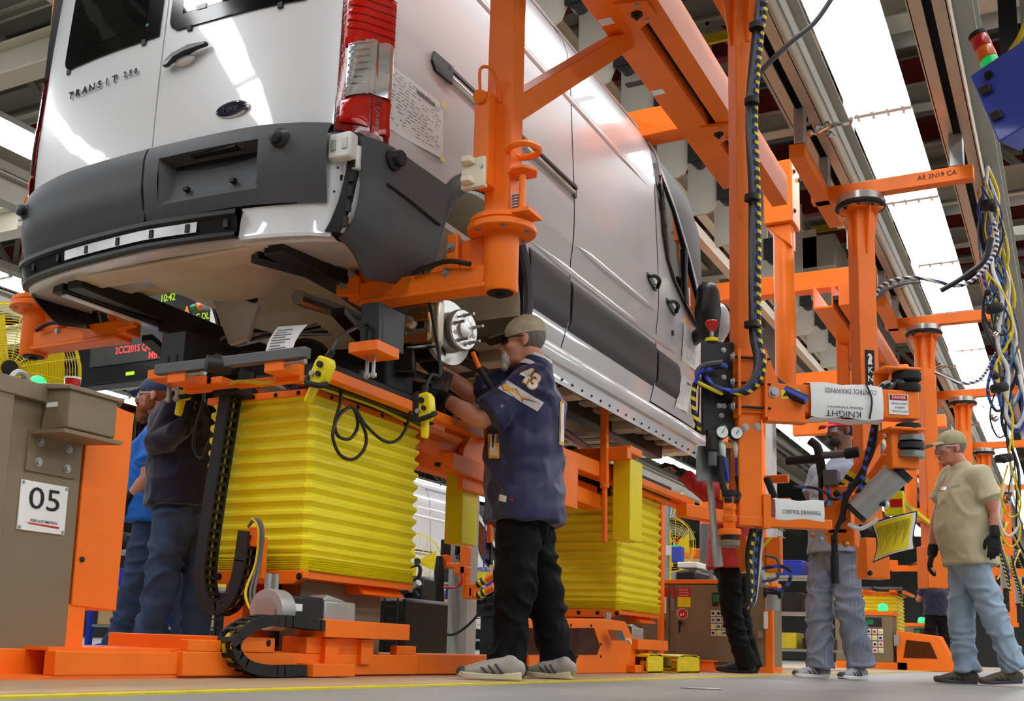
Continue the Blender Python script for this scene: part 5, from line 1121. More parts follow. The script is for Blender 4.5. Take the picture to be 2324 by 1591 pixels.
# pivot below the column foot
F0 = L(-.085, .04, 0)
for z0, rr_, mt in ((.80, .03, 'rubber'), (.775, .026, 'black_plastic'), (.745, .026, O), (.70, .028, O), (.645, .045, O), (.625, .036, 'black_plastic'), (.60, .04, 'cabinet_tan')): MB().lathe(F0+V((0, 0, z0)), (0, 0, -1), [(rr_*.92, 0), (rr_, .003), (rr_, .022), (rr_*.9, .026), (0, .026)], 24).build('foot_bearing', mt, h1)
MB().bar(F0+V((0, 0, .79)), F0+V((0, 0, .64)), .04, .04).build('foot_link', O, h1)
lk = [P(1668, 1240, Y=4.6), P(1690, 1310, Y=4.6)]
MB().prism(px([(1668, 1215), (1690, 1215), (1700, 1290), (1680, 1300)], 4.55), (0, .05, 0)).build('tool_link', O, h1)
for k, (m_, rr_) in enumerate((('cable_black', .009), ('braid_yellow', .010), ('hose_grey', .008), ('braid_blue', .009), ('cable_black', .008), ('cable_white', .006))): MB().tube(px([(1706+k*5, 1200), (1696+k*6, 1260), (1700+k*4, 1320), (1698+k*3, 1365), (1690+k*2, 1380)], 4.5+.01*k), rr_, 8).build('tool_hose', m_, h1)
# tool head carried by the main arm: diagonal struts, air cylinder, gun
JY = 5.02
def strut(a, b, rr_, m_, nm, Y=JY): return MB().cyl(P(*a, Y=Y), P(*b, Y=Y), rr_, n=14).build(nm, m_, h1)
obox(MB(), L, (.72, -.02, .93), (.86, .03, 1.09)).build('tool_head', O, h1, bevel=.005)
for i, (a, b) in enumerate((((2000, 985), (1885, 1145)), ((2035, 1000), (1925, 1160)))):
    q = strut(a, b, .02, O, 'diagonal_strut'); A_, B_ = P(*a, Y=JY), P(*b, Y=JY)
    for t0 in (.55, .66): MB().cyl(A_.lerp(B_, t0), A_.lerp(B_, t0+.055), .0212, n=14).build('hazard_band', 'yellow_paint', q); MB().cyl(A_.lerp(B_, t0+.055), A_.lerp(B_, t0+.11), .0212, n=14).build('hazard_band', 'black', q)
A_, B_ = P(2035, 1075, Y=JY-.1), P(1948, 1160, Y=JY-.1)
ac = MB().cyl(A_, B_, .055, n=28).build('air_cylinder', 'cast_alu', h1); MB().cyl(A_, A_+(A_-B_)*.14, .06, n=28).build('cylinder_cap', 'black_plastic', ac); MB().cyl(B_, B_-(A_-B_)*.1, .05, n=28).build('cylinder_cap', 'black_plastic', ac)
MB().prism(px([(2000, 1030), (2030, 1035), (2048, 1060), (2040, 1085), (2018, 1080)], JY-.12), (0, .06, 0)).build('yoke', O, h1, bevel=.004)
for (x0, y0, x1, y1, m_) in ((1870, 1105, 1935, 1215, O), (1860, 1080, 1872, 1200, 'black'), (1925, 1195, 1945, 1240, O), (1838, 1160, 1862, 1190, 'cast_alu'), (1880, 1200, 1930, 1235, O)):
    a, b = P(x0, y0, Y=JY-.02), P(x1, y1, Y=JY-.02); MB().box((a.x, JY-.06, a.z), (b.x, JY+.05, b.z)).build('tool_block', m_, h1, bevel=.008)
MB().cyl(P(1893, 1215, Y=JY-.1), P(1895, 1280, Y=JY-.1), .014, n=12).build('trigger_grip', 'rubber', h1); MB().cyl(P(1894, 1262, Y=JY-.1), P(1896, 1325, Y=JY-.1), .018, n=12).build('trigger_grip', 'rubber', h1)
for x0, x1, y0, rr_, m_ in ((1785, 1860, 1046, .019, 'rubber'), (1860, 1935, 1034, .017, 'hose_grey'), (1918, 1950, 1030, .024, 'rubber')): MB().cyl(P(x0, y0, Y=JY), P(x1, y0-5, Y=JY), rr_, n=14).build('handlebar', m_, h1)
MB().tube(px([(1838, 1000), (1855, 1015), (1862, 1050), (1866, 1080)], JY), .02, 10).build('handlebar', 'rubber', h1)
a, b = P(1872, 1070, Y=JY-.03), P(1905, 1105, Y=JY-.03); MB().box((a.x, JY-.08, a.z), (b.x, JY+.02, b.z)).build('sensor_box', 'board_grey', h1, bevel=.004)
hp = [([(1985, 960), (1975, 1010), (1958, 1080), (1955, 1120), (1975, 1140), (2010, 1142)], 'braid_blue', .013), ([(1990, 940), (1980, 1020), (1945, 1090), (1920, 1130), (1912, 1170), (1900, 1200)], 'cable_black', .012), ([(1878, 1100), (1885, 1130), (1905, 1130), (1925, 1110), (1930, 1095)], 'braid_blue', .007), ([(1920, 1175), (1905, 1190), (1895, 1215), (1893, 1225)], 'cable_black', .009), ([(1925, 1190), (1950, 1200), (1975, 1190), (1992, 1176)], 'cable_white', .009), ([(1800, 1105), (1850, 1108), (1880, 1125), (1870, 1150)], 'braid_blue', .006), ([(1730, 1290), (1770, 1285), (1795, 1300), (1780, 1335), (1740, 1340)], 'braid_blue', .008), ([(1735, 1260), (1765, 1270), (1765, 1310), (1730, 1320)], 'hose_grey', .007), ([(1690, 1240), (1720, 1250), (1750, 1220)], 'cable_yellow', .006)]
for pts, m_, rr_ in hp: MB().tube(px(pts, JY-.12), rr_, 8).build('tool_hose', m_, h1)
for x, y, rr_, m_ in ((1880, 1140, .02, 'zinc'), (1900, 1120, .016, 'black'), (1920, 1235, .014, 'copper'), (1866, 1225, .013, 'zinc'), (2010, 1145, .016, 'white_plastic'), (1845, 1215, .012, 'copper')): MB().ell(P(x, y, Y=JY-.1), rr_, rr_, rr_, n=12, m=8).build('fitting', m_, h1)
# lower right tool of the near hoist (orange gripper behind the red shirt)
tg = [((1735, 1080), (1790, 1095), .04), ((1745, 1150), (1790, 1155), .05), ((1700, 1220), (1740, 1300), .03), ((1740, 1220), (1775, 1300), .05), ((1745, 1330), (1770, 1350), .06)]
for a, b, d in tg: pa_, pb_ = P(*a, Y=5.1), P(*b, Y=5.1); MB().box((pa_.x, 5.1-d/2, pa_.z), (pb_.x, 5.1+d/2, pb_.z)).build('gripper_block', O, h1, bevel=.005)
for a, b, m_, rr_ in (((1740, 1085), (1758, 1130), 'rubber', .016), ((1758, 1130), (1764, 1150), 'zinc', .01), ((1712, 1250), (1735, 1330), 'cast_alu', .02), ((1755, 1350), (1752, 1385), 'cast_alu', .03), ((1735, 1345), (1775, 1348), 'rubber', .022)): MB().cyl(P(*a, Y=5.05), P(*b, Y=5.05), rr_, n=14).build('gripper_pin', m_, h1)
# ================= CABLE FESTOON =================
cb = thing('cable_bundle', 'tangled hanging bundle of yellow, blue, black and white hoses', 'cables', P(2250, 400, Y=7.4))
rc = random.Random(11); cm = ['cable_yellow', 'cable_black', 'cable_white', 'hose_blue', 'braid_blue', 'cable_black', 'hose_grey', 'cable_yellow', 'cable_cyan']
for k in range(30):
    y = 360+rc.uniform(0, 120); x = 2235+rc.uniform(-8, 12); pts = [(x, y)]; amp = rc.uniform(10, 38); ph = rc.choice((-1, 1)); yend = 560+rc.uniform(0, 420) if k % 5 else 1120
    while y < yend:
        y += rc.uniform(60, 110); ph = -ph if rc.random() < .75 else ph; pts.append((2238+(y-360)*.085+ph*amp*rc.uniform(.3, 1)*(1 if y < 900 else .4), y))
    if rc.random() < .5: pts += [(pts[-1][0]-25*ph, y+28), (pts[-1][0]-45*ph, y-20), (pts[-1][0]-30*ph, y-90)]
    MB().tube([P(a, b, Y=7.4+.02*k+rc.uniform(-.05, .05)) for a, b in pts], rc.choice((.006, .008, .011)), 6).build('hose', cm[k % len(cm)], cb)
for y in (465, 700, 880, 1040): MB().lathe(P(2236+(y-360)*.062, y, Y=7.35), (.1, 0, -1), [(.05, -.02), (.055, 0), (.05, .02)], 14).build('cable_tie', 'black', cb)
for k in range(8): y = 480+k*95; MB().lathe(P(2232+(y-360)*.06+rc.uniform(-12, 12), y, Y=7.3), (rc.uniform(-1, 1), 0, 1), [(.014, 0), (.02, .01), (.02, .03), (.012, .04), (0, .06)], 8).build('coupling', 'chrome' if k % 2 else 'black', cb)
cable('arched_hose', 'braided blue and white hose arching from the lettered column to the hose bundle', px([(1982, 690), (1995, 655), (2030, 635), (2080, 630), (2130, 640), (2180, 648), (2225, 620), (2262, 560), (2255, 500)], 7.1), .012, 'braid_white')
cable('arched_hose', 'thin grey hose arching just below the braided one', px([(1979, 760), (1982, 700), (2005, 662), (2050, 645), (2090, 640)], 7.05), .008, 'hose_grey')
cable('arched_hose', 'thick black hose crossing in front of the lamps to the hose bundle', px([(2135, 660), (2170, 640), (2200, 620), (2235, 590), (2250, 540)], 6.8), .016, 'cable_black')
cable('drop_cable', 'thin black cable sweeping across the lit lamps above the near column', px([(1710, 200), (1730, 160), (1790, 100), (1845, 55), (1885, 0), (1905, -40)], 5.0), .013, 'hose_grey')
cable('arched_hose', 'braided white hose from the far hoist column to the hose bundle', px([(2122, 845), (2150, 855), (2180, 870), (2225, 860), (2262, 800)], 10.0), .014, 'braid_white')
# ================= TOWER LIGHT =================
tw = thing('tower_light', 'blue control box with red, amber and green stack light', 'signal light', (-.16, 5, 2.4))
Rt = Matrix.Rotation(math.radians(-17), 3, 'Y') @ Matrix.Rotation(math.radians(-22), 3, 'Z'); bc_ = P(2318, 215, Y=5.0); T_ = lambda p: bc_+Rt @ V(p)
MB().prism([T_((-.13, -.08, z)) for z in (-.17,)]+[T_((.16, -.08, -.17)), T_((.16, -.08, .17)), T_((-.13, -.08, .17))], Rt @ V((0, .2, 0))).build('enclosure', 'blue_box', tw, bevel=.006)
for z in (.07, -.06): q = MB().prism([T_((-.115, -.082, z-.02)), T_((-.07, -.082, z-.028)), T_((-.07, -.082, z+.012)), T_((-.115, -.082, z+.022))], Rt @ V((0, -.02, 0))).build('latch', 'black_plastic', tw, bevel=.004)
MB().lathe(T_((-.06, -.08, .12)), Rt @ V((0, -1, 0)), [(.018, 0), (.018, .008), (.01, .01), (.01, .024), (0, .024)], 14).build('knob', 'black', tw)
s0 = T_((-.06, .0, .17)); ax = (Rt @ V((0, 0, 1)))
for k, (m_, hh) in enumerate((('green_plastic', .058), ('amber_plastic', .058), ('red_plastic', .058), ('black', .02))): MB().lathe(s0+ax*(.0585*k), ax, [(.036, 0), (.038, .004), (.038, hh-.004), (.034, hh), (0, hh)], 24).build('signal_module', m_, tw)
MB().tube([T_((.02, 0, .17)), T_((.03, 0, .2)), T_((.08, 0, .23)), T_((.15, .0, .3))], .012, 8).build('conduit', 'cable_yellow', tw)
MB().bar(T_((.05, .12, .1)), T_((.05, .12, .1))+V((.0, .0, 2.9)), .05, .05).build('mounting_post', 'black', tw)
# ================= CONTROL CABINET 05 =================
cab = thing('control_cabinet', 'tan control cabinet with number 05 plate on an orange base', 'cabinet', (-3.1, 2.3, 0))
CXF = -2.83
MB().box((CXF-.45, 1.62, .09), (CXF, 2.565, .905)).build('cabinet_body', 'cabinet_tan', cab, bevel=.004)
MB().box((CXF, 1.62, .12), (CXF+.02, 2.265, .87)).build('cabinet_door', 'cabinet_tan', cab, bevel=.004)
MB().box((CXF-.02, 1.62, .86), (CXF+.025, 2.56, .915)).build('drip_edge', 'cabinet_tan', cab, bevel=.003)
op = MB().prism([(CXF+.0, 2.575, .235), (CXF+.0, 2.575, .925), (CXF+.0, 2.78, .905), (CXF+.0, 2.77, .225)], (-.4, 0, 0)).build('side_panel', O, cab, bevel=.004)
MB().lathe((CXF, 2.6, .385), (1, 0, 0), [(.009, 0), (.009, .006), (0, .008)], 12).build('panel_button', 'black', op)
MB().box((CXF-.4, 2.55, .02), (CXF-.005, 2.64, .24)).build('base_leg', O, cab, bevel=.003)
bz = [(1.6, .0), (1.6, .088), (2.60, .088), (2.62, .07), (2.62, .045), (2.57, .008), (2.36, .008)]
MB().prism([(CXF+.012, y, z+.008) for y, z in bz], (-.42, 0, 0)).build('base_frame', O, cab, bevel=.003)
MB().box((CXF+.010, 2.395, .01), (CXF+.0135, 2.40, .09)).build('base_seam', 'orange_worn', cab)
# junction box on a bolted bracket
jb = MB(); jb.prism([(CXF, 2.385, .77), (CXF+.12, 2.385, .775), (CXF+.12, 2.385, .90), (CXF, 2.385, .905)], (0, .2, 0)); j = jb.build('junction_box', 'cabinet_tan', cab, bevel=.005)
MB().prism([(CXF, 2.375, .905), (CXF+.13, 2.375, .895), (CXF+.13, 2.375, .91), (CXF, 2.375, .925)], (0, .23, 0)).build('box_lid', 'cabinet_tan', j, bevel=.003)
MB().box((CXF+.02, 2.384, .845), (CXF+.07, 2.3855, .86)).build('box_label', 'paper', j)
MB().prism([(CXF, 2.34, .755), (CXF+.14, 2.36, .755), (CXF+.14, 2.60, .755), (CXF, 2.56, .755)], (0, 0, .012)).build('bracket_shelf', 'cabinet_tan', j)
br_ = MB().box((CXF, 2.34, .64), (CXF+.008, 2.54, .76)).build('bracket_plate', 'cabinet_tan', j)
bolts('bolt', [(CXF+.008, y, z) for y, z in ((2.385, .735), (2.50, .732), (2.385, .672), (2.50, .668))], (1, 0, 0), .009, .008, 'zinc', j, 10)
for o_, m_ in ((0, 0),): pass
sp = MB().box((CXF, 2.33, .455), (CXF+.006, 2.515, .61)).build('number_plate', 'paper', cab, bevel=.002)
text('plate_number', '05', 'ink', (CXF+.0065, 2.425, .555), (0, 1, 0), (0, 0, 1), .068, sp, width=.12)
text('plate_text', 'FORI AUTOMATION', 'ink', (CXF+.0068, 2.428, .488), (0, 1, 0), (0, 0, 1), .0085, sp, width=.105, bold=.02)
MB().prism([(CXF+.0063, 2.36, .481), (CXF+.0063, 2.49, .479), (CXF+.0063, 2.49, .472), (CXF+.0063, 2.375, .476)], (.0003, 0, 0)).build('plate_stripe', 'red_plastic', sp)
bolts('screw', [(CXF+.006, y, z) for y, z in ((2.338, .602), (2.507, .602), (2.338, .463), (2.507, .463))], (1, 0, 0), .004, .003, 'zinc', sp, 8)
# lifting eye, beacons
q = P(45, 868, X=-2.9); rg = [q+V((0, .033*math.cos(a), .033*math.sin(a))) for a in [i*math.pi/8 for i in range(16)]]
MB().tube(rg, .010, 8, 0, True).build('lifting_eye', 'cast_alu', cab); MB().cyl(q+V((0, 0, -.05)), q+V((0, 0, -.03)), .018).build('eye_base', 'cast_alu', cab)
q = P(82, 905, X=-2.95); bcn = MB().cyl(q+V((0, 0, -.02)), q+V((0, 0, .035)), .022, n=20).build('beacon_base', 'steel', cab)
MB().lathe(q+V((0, 0, .035)), (0, 0, 1), [(.03, 0), (.03, .012)], 20).build('beacon_ring', 'green_dark', bcn); MB().lathe(q+V((0, 0, .047)), (0, 0, 1), [(.029, 0), (.027, .014), (.018, .025), (.007, .03), (0, .031)], 20).build('beacon_dome', 'green_glow', bcn)
q = P(163, 885, X=-2.78); rb_ = MB().cyl(q, q+V((0, 0, .012)), .02, n=18).build('beacon_base', 'white_plastic', cab); MB().lathe(q+V((0, 0, .012)), (0, 0, 1), [(.022, 0), (.024, .006), (.024, .02), (.02, .022)], 20).build('beacon_dome', 'red_plastic', rb_); MB().cyl(q+V((0, 0, .034)), q+V((0, 0, .04)), .026, n=18).build('beacon_cap', 'white_plastic', rb_)
# ================= LED DISPLAY =================
dsp = thing('led_display', 'dark hanging LED display board showing red, orange and green text', 'display', P(360, 760, Y=9.0))
a, b = P(185, 655, Y=9), P(560, 815, Y=9); dx1 = P(620, 760, Y=9).x; z0_, z1_ = P(190, 878, Y=9).z, P(190, 648, Y=9).z
MB().box((a.x, 9.0, z0_), (dx1, 9.25, z1_)).build('display_frame', 'led_frame', dsp, bevel=.02)
a2, b2 = P(218, 672, Y=8.99), P(222, 832, Y=8.99); MB().box((a2.x, 8.985, b2.z), (dx1-.2, 9.0, a2.z)).build('display_panel', 'led_panel', dsp)
MB().box(P(287, 845, Y=8.99), P(303, 850, Y=8.98)).build('indicator', 'led_green', dsp)
for s_, m_, px_, py_, hh in (('10:42', 'led_green', 381, 676, .085), ('UP', 'led_orange', 455, 682, .085), ('A', 'led_orange', 424, 704, .085), ('01B C1C DL', 'led_green', 437, 722, .075), ('E', 'led_orange', 350, 712, .075), ('2CC201S QUALITY', 'led_red', 322, 789, .082), ('MB', 'led_red', 347, 806, .082)):
    text('led_text', s_, m_, P(px_, py_, Y=8.98), (1, 0, 0), (0, 0, 1), hh, dsp, xs=.85, bold=.015)
for x in (a.x+.75, a.x+1.9): MB().cyl((x, 9.12, z1_), (x, 9.12, 6.4), .03).build('hanger_rod', 'steel_paint', dsp)
wp_ = thing('warning_beacon', 'small green and orange beacon on a white bracket before the display', 'signal light', P(462, 697, Y=7.5))
MB().box(P(478, 700, Y=7.5), P(490, 765, Y=7.55)).build('bracket', 'white_plastic', wp_); q = P(484, 700, Y=7.52); MB().bar(q, V((q.x, q.y, 6.3)), .05, .05).build('hanger_post', 'steel_paint', wp_)
for k, m_ in enumerate(('green_dark', 'amber_plastic', 'cast_alu')): MB().cyl(P(437+14*k, 700-3*k, Y=7.5), P(449+14*k, 697-3*k, Y=7.5), .035+.01*(k == 2), n=16).build('module', m_, wp_)
# ================= FANS =================
def fan(label, c, n, R, rings_=20, stand=True):
    t = thing('pedestal_fan', label, 'fan', (c[0], c[1], 0)); c = V(c); d, a, b = basis(n)
    for k in range(rings_):
        rr_ = R*(.16+.84*k/(rings_-1)); dz = .1*R*(1-(rr_/R)**2)
        MB().tube([c+d*dz+a*rr_*math.cos(i*math.pi/20)+b*rr_*math.sin(i*math.pi/20) for i in range(40)], .0045*R/.6, 4, 0, True).build('guard_ring', 'yellow_paint', t)
    for k in range(16):
        an = k*math.pi/8+.1; MB().tube([c+d*(.1*R*(1-u*u))+(a*math.cos(an)+b*math.sin(an))*R*u for u in (.14, .4, .7, 1.0)], .005*R/.6, 4, 2).build('guard_spoke', 'yellow_paint', t)
    MB().tube([c-d*.12*R+a*R*math.cos(i*math.pi/16)+b*R*math.sin(i*math.pi/16) for i in range(32)], .012*R/.6, 6, 0, True).build('guard_hoop', 'yellow_paint', t)
    MB().lathe(c+d*.1*R, d, [(.12*R, -.01), (.12*R, .006), (0, .008)], 20).build('hub_badge', 'black', t)
    for k in range(3):
        an = k*2*math.pi/3+.5; e1 = a*math.cos(an)+b*math.sin(an); e2 = a*math.cos(an+.9)+b*math.sin(an+.9)
        MB().prism([c+e1*.12*R, c+e1*.85*R-d*.05*R, c+e2*.85*R-d*.13*R, c+e2*.12*R-d*.05*R], d*.004).build('blade', 'yellow_paint', t)
    MB().cyl(c-d*.45*R, c-d*.1*R, .17*R).build('motor', 'yellow_paint', t)
    if stand: MB().cyl((c.x-d.x*.3*R, c.y-d.y*.3*R, 0), (c.x-d.x*.3*R, c.y-d.y*.3*R, c.z), .03).lathe((c.x-d.x*.3*R, c.y-d.y*.3*R, 0), (0, 0, 1), [(.35, 0), (.35, .03), (.03, .05)], 24).build('stand', 'yellow_paint', t)
    return t
fc = P(22, 838, Y=4.75); fan('big yellow industrial fan with round wire guard behind the 05 cabinet', fc, (CAMP-fc)*V((1, 1, .3)), .44, 22)
fan('yellow pedestal fan beyond the near bellows, half hidden', P(945, 1275, Y=12.2), (.75, -.66, 0), .36, 10); fan('yellow pedestal fan behind the small blue box near the orange line', P(1528, 1235, Y=12), (.8, -.6, 0), .3, 10)
# ================= TAN TWO-DOOR CABINET =================
c2 = thing('control_cabinet', 'wide tan control cabinet with octagonal e1 sign and two doors', 'cabinet', (-2.8, 10, 0)); YF = 9.8
A2, B2 = P(1492, 1325, Y=YF), P(1737, 1512, Y=YF)
MB().box((-3.5, YF, .06), (-2.36, YF+.6, .765)).build('cabinet_body', 'cabinet_tan', c2, bevel=.004); MB().box((-3.5, YF-.02, .765), (-2.36, YF+.62, .80)).build('top_rail', O, c2, bevel=.003); MB().box((-3.5, YF-.01, .0), (-2.36, YF+.6, .06)).build('plinth', 'orange_worn', c2)
MB().box((-2.36, YF-.01, .0), (-2.30, YF+.05, .8)).build('corner_post', O, c2)
xg = P(1533, 1400, Y=YF).x
for x0, x1 in ((-3.48, xg-.06), (xg+.0, -2.5)): MB().box((x0, YF-.016, .085), (x1, YF, .755)).build('cabinet_door', 'cabinet_tan', c2, bevel=.004)
def pl(px0, py0, px1, py1, m_, nm, par=c2, d=.02): a, b = P(px0, py0, Y=YF-d), P(px1, py1, Y=YF-d); return MB().box((a.x, YF-d, a.z), (b.x, YF-d+.004, b.z)).build(nm, m_, par)
r1 = pl(1538, 1334, 1567, 1355, 'red_plastic', 'notice'); pl(1538, 1355, 1567, 1378, 'yellow_paint', 'notice'); pl(1493, 1334, 1516, 1354, 'red_plastic', 'notice'); pl(1493, 1355, 1512, 1392, 'paper', 'notice')
oc = P(1549, 1393, Y=YF-.02); MB().prism([oc+V((.05*math.cos(math.pi/8+k*math.pi/4), 0, .05*math.sin(math.pi/8+k*math.pi/4))) for k in range(8)], (0, .003, 0)).build('octagon_border', 'paper', c2); og = MB().prism([oc+V((.045*math.cos(math.pi/8+k*math.pi/4), -.001, .045*math.sin(math.pi/8+k*math.pi/4))) for k in range(8)], (0, .003, 0)).build('octagon_sign', 'red_plastic', c2); text('sign_text', 'e1', 'paper', oc+V((0, -.003, -.004)), (1, 0, 0), (0, 0, 1), .032, og, bold=.02)
for i in range(3): text('sign_text', ('DANGER', 'HAZARDOUS', 'VOLTAGE')[i], 'paper', P(1552, 1339+6*i, Y=YF-.0225), (1, 0, 0), (0, 0, 1), .012, r1, width=.085)
for x in (1505, 1545): q = P(x, 1413, Y=YF-.02); MB().cyl(q, q+V((0, -.03, 0)), .02).bar(q+V((0, -.025, 0)), q+V((-.006, -.025, -.09)), .018, .014).build('door_handle', 'black_plastic', c2)
q = P(1526, 1350, Y=YF-.02); dl_ = MB().bar(q+V((0, -.02, .07)), q+V((.02, -.02, -.03)), .02, .02).build('disconnect_lever', 'red_plastic', c2); MB().box(q+V((-.015, 0, -.14)), q+V((.02, .02, -.02))).build('lever_plate', 'steel', dl_)
sc_ = pl(1616, 1345, 1630, 1376, 'black_plastic', 'screen_bezel'); pl(1618, 1349, 1630, 1366, 'green_dark', 'screen', sc_, .024)
for i in range(4):
    for jx in range(3):
        q = P(1619+12.5*jx, 1392+15*i, Y=YF-.02); k_ = MB().box(q+V((-.021, 0, -.024)), q+V((.021, .004, .024))).build('button_plate', 'paper', c2); MB().cyl(q+V((0, -.002, 0)), q+V((0, -.018, 0)), .012, n=12).build('push_button', ('black', 'black', 'yellow_paint', 'green_dark')[(i*3+jx) % 4], k_)
pl(1733, 1388, 1743, 1427, 'paper', 'side_label'); MB().box((-2.42, YF-.03, .3), (-2.38, YF, .36)).build('lock', 'zinc', c2)
# ================= FAR CABINETS AND YELLOW FOOT SWITCHES =================
def far_cab(label, px0, px1, Y):
    a, b = P(px0, 1405, Y=Y), P(px1, 1508, Y=Y); t = thing('control_cabinet', label, 'cabinet', (a.x, Y, 0)); x0, x1 = a.x, b.x
    MB().box((x0-.5, Y, .12), (x1, Y+.5, .86)).build('cabinet_body', 'cabinet_tan', t, bevel=.01); MB().box((x0-.5, Y-.01, .86), (x1+.02, Y+.5, .93)).build('top_rail', O, t); MB().box((x0-.5, Y, 0), (x1+.2, Y+.5, .12)).build('plinth', O, t)
    MB().prism([(x1+.05, Y, 0), (x1+.95, Y, 0), (x1+.7, Y, .55), (x1+.05, Y, .62)], (0, .4, 0)).build('drive_cover', O, t, bevel=.01); MB().prism([(x1+.15, Y-.01, .2), (x1+.65, Y-.01, .2), (x1+.55, Y-.01, .45), (x1+.2, Y-.01, .48)], (0, .01, 0)).build('cover_window', 'plexi_smoke', t)
    s_ = MB().box((x0-.02, Y-.02, .68), (x0+.22, Y, .82)).build('screen_bezel', 'black_plastic', t); MB().box((x0, Y-.025, .71), (x0+.1, Y-.02, .79)).build('screen', 'green_dark', s_)
    for i in range(4):
        for k in range(3): q = V((x0+.02+.09*k, Y-.01, .6-.1*i)); MB().box(q+V((-.036, 0, -.04)), q+V((.036, .01, .04))).build('button_plate', 'paper', t); MB().cyl(q, q+V((0, -.03, 0)), .02, n=10).build('push_button', ('black', 'red_plastic', 'yellow_paint')[(i+k) % 3], t)
    MB().lathe((x1-.15, Y+.1, .93), (0, 0, 1), [(.08, 0), (.08, .06), (.06, .11), (0, .13)], 16).build('beacon_dome', 'green_glow', t); MB().box((x0+.4, Y-.03, .38), (x0+.48, Y, .56)).build('door_handle', 'zinc', t)
    return t
far_cab('tan cabinet with small screen, keypad and green beacon behind the striped trousers', 1968, 2028, 19.2)
far_cab('tan cabinet far down the line, partly behind the person in black trousers', 2076, 2112, 25)
def foot_switch(label, px0, px1, X):
    a, b = P(px0, 1527, Z=.012), P(px1, 1527, Z=.012); t = thing('foot_switch', label, 'foot switch', a, 'yellow foot switches'); y0, y1 = a.y, b.y; x = min(a.x, b.x)
    w_ = .2; pr = [(0, 0), (0, .11), (.03, .135), (w_*.8, .14), (w_, .12), (w_, 0)]
    MB().prism([(x+.02, y0+u*(y1-y0)/w_, .008+z*.95) for u, z in pr[:]], (-.015, 0, 0)).build('side_guard', 'yellow_paint', t, bevel=.004)
    MB().prism([(x-.2, y0+u*(y1-y0)/w_, .008+z*.95) for u, z in pr], (-.015, 0, 0)).build('side_guard', 'yellow_paint', t, bevel=.004)
    MB().grid(lambda u, v: V((x+.02-.22*v, y0+(y1-y0)*u, .13+.012*math.sin(u*math.pi))), fr(0, 1, 6), fr(0, 1, 2), thick=(0, 0, -.012)).build('hood', 'yellow_paint', t); MB().box((x-.2, y0, .009), (x+.02, y1, .022)).build('base_plate', 'yellow_paint', t); MB().prism([(x-.15, y0+.05, .03), (x-.05, y0+.05, .03), (x-.05, y1+.05, .05), (x-.15, y1+.05, .05)], (0, 0, .015)).build('pedal', 'yellow_line', t)
    MB().box((x-.05, y0+.1*(y1-y0), .04), (x+.024, y0+.4*(y1-y0), .09)).build('switch_body', 'yellow_paint', t, bevel=.006); return t
foot_switch('yellow foot switch guard next to the sloped orange housing', 1464, 1510, -2.7); foot_switch('yellow foot switch guard with open hood beside the dark shoe', 1533, 1598, -2.7)
# ================= HANGING PAPER, YELLOW BOX =================
pp = thing('instruction_sheet', 'yellow-green instruction sheet in a clear black-edged sleeve hanging from the hoist', 'paper', P(2030, 1170, Y=6.7))
C4 = [P(1975, 1187, Y=6.75), P(2070, 1160, Y=6.65), P(2092, 1247, Y=6.62), P(1978, 1278, Y=6.72)]
bl = lambda u, v, o_=0: C4[0].lerp(C4[1], u).lerp(C4[3].lerp(C4[2], u), v)+V((.03*math.sin(v*3+u*2), -.05*math.sin(u*3)-o_, 0))
MB().grid(lambda u, v: bl(u, v), fr(0, 1, 8), fr(0, 1, 8), thick=(0, .003, 0)).build('sleeve', 'ink', pp); MB().grid(lambda u, v: bl(.03+.94*u, .03+.94*v, .004), fr(0, 1, 8), fr(0, 1, 8)).build('sleeve_margin', 'paper', pp); MB().grid(lambda u, v: bl(.05+.84*u, .06+.86*v, .007), fr(0, 1, 8), fr(0, 1, 8)).build('sheet', 'yellow_vinyl', pp)
mb = MB()
for k in range(26): u = .08+.03*k; mb.bar(bl(u, .15, .009), bl(u, .35+.5*((k*13) % 7)/7, .009), .002, .001)
mb.build('printed_lines', 'ink', pp)['kind'] = 'stuff'
yb_ = thing('yellow_box', 'yellow bracket box with red notice above the instruction sheet', 'box', P(2010, 1150, Y=8.2)); a, b = P(2005, 1115, Y=8.2), P(2052, 1168, Y=8.2); MB().box((a.x, 8.2, a.z), (b.x, 8.3, b.z)).build('box', 'yellow_paint', yb_, bevel=.008); a, b = P(2020, 1133, Y=8.19), P(2048, 1150, Y=8.19); MB().box((a.x, 8.19, a.z), (b.x, 8.2, b.z)).build('notice', 'red_plastic', yb_); q = P(2030, 1125, Y=8.25); MB().bar(q, V((-1.05, 10.05, q.z)), .03, .03).build('hanger', 'yellow_paint', yb_)
rod = MB().cyl(P(1545, 1560, Z=.006), P(1600, 1563, Z=.006), .004, n=8).cyl(P(1600, 1563, Z=.006), P(1636, 1564, Z=.006), .0035, n=8).build('dropped_rod', 'steel'); tag(rod, 'thin metal rod lying on the grey floor', 'rod')
pb_ = MB().cyl(P(1073, 800, Y=4.62), P(1088, 836, Y=4.62), .012, n=12).build('pry_bar_shaft', O); pr2 = thing('pry_bar', 'orange and black pry bar leaning between the brake disc and the jersey', 'tool', P(1073, 800, Y=4.62)); pb_.parent = pr2; pb_.matrix_parent_inverse = base_matrix(pr2).inverted(); pb_.name = 'shaft'; MB().cyl(P(1088, 836, Y=4.62), P(1118, 885, Y=4.66), .016, n=12).build('grip', 'rubber', pr2)
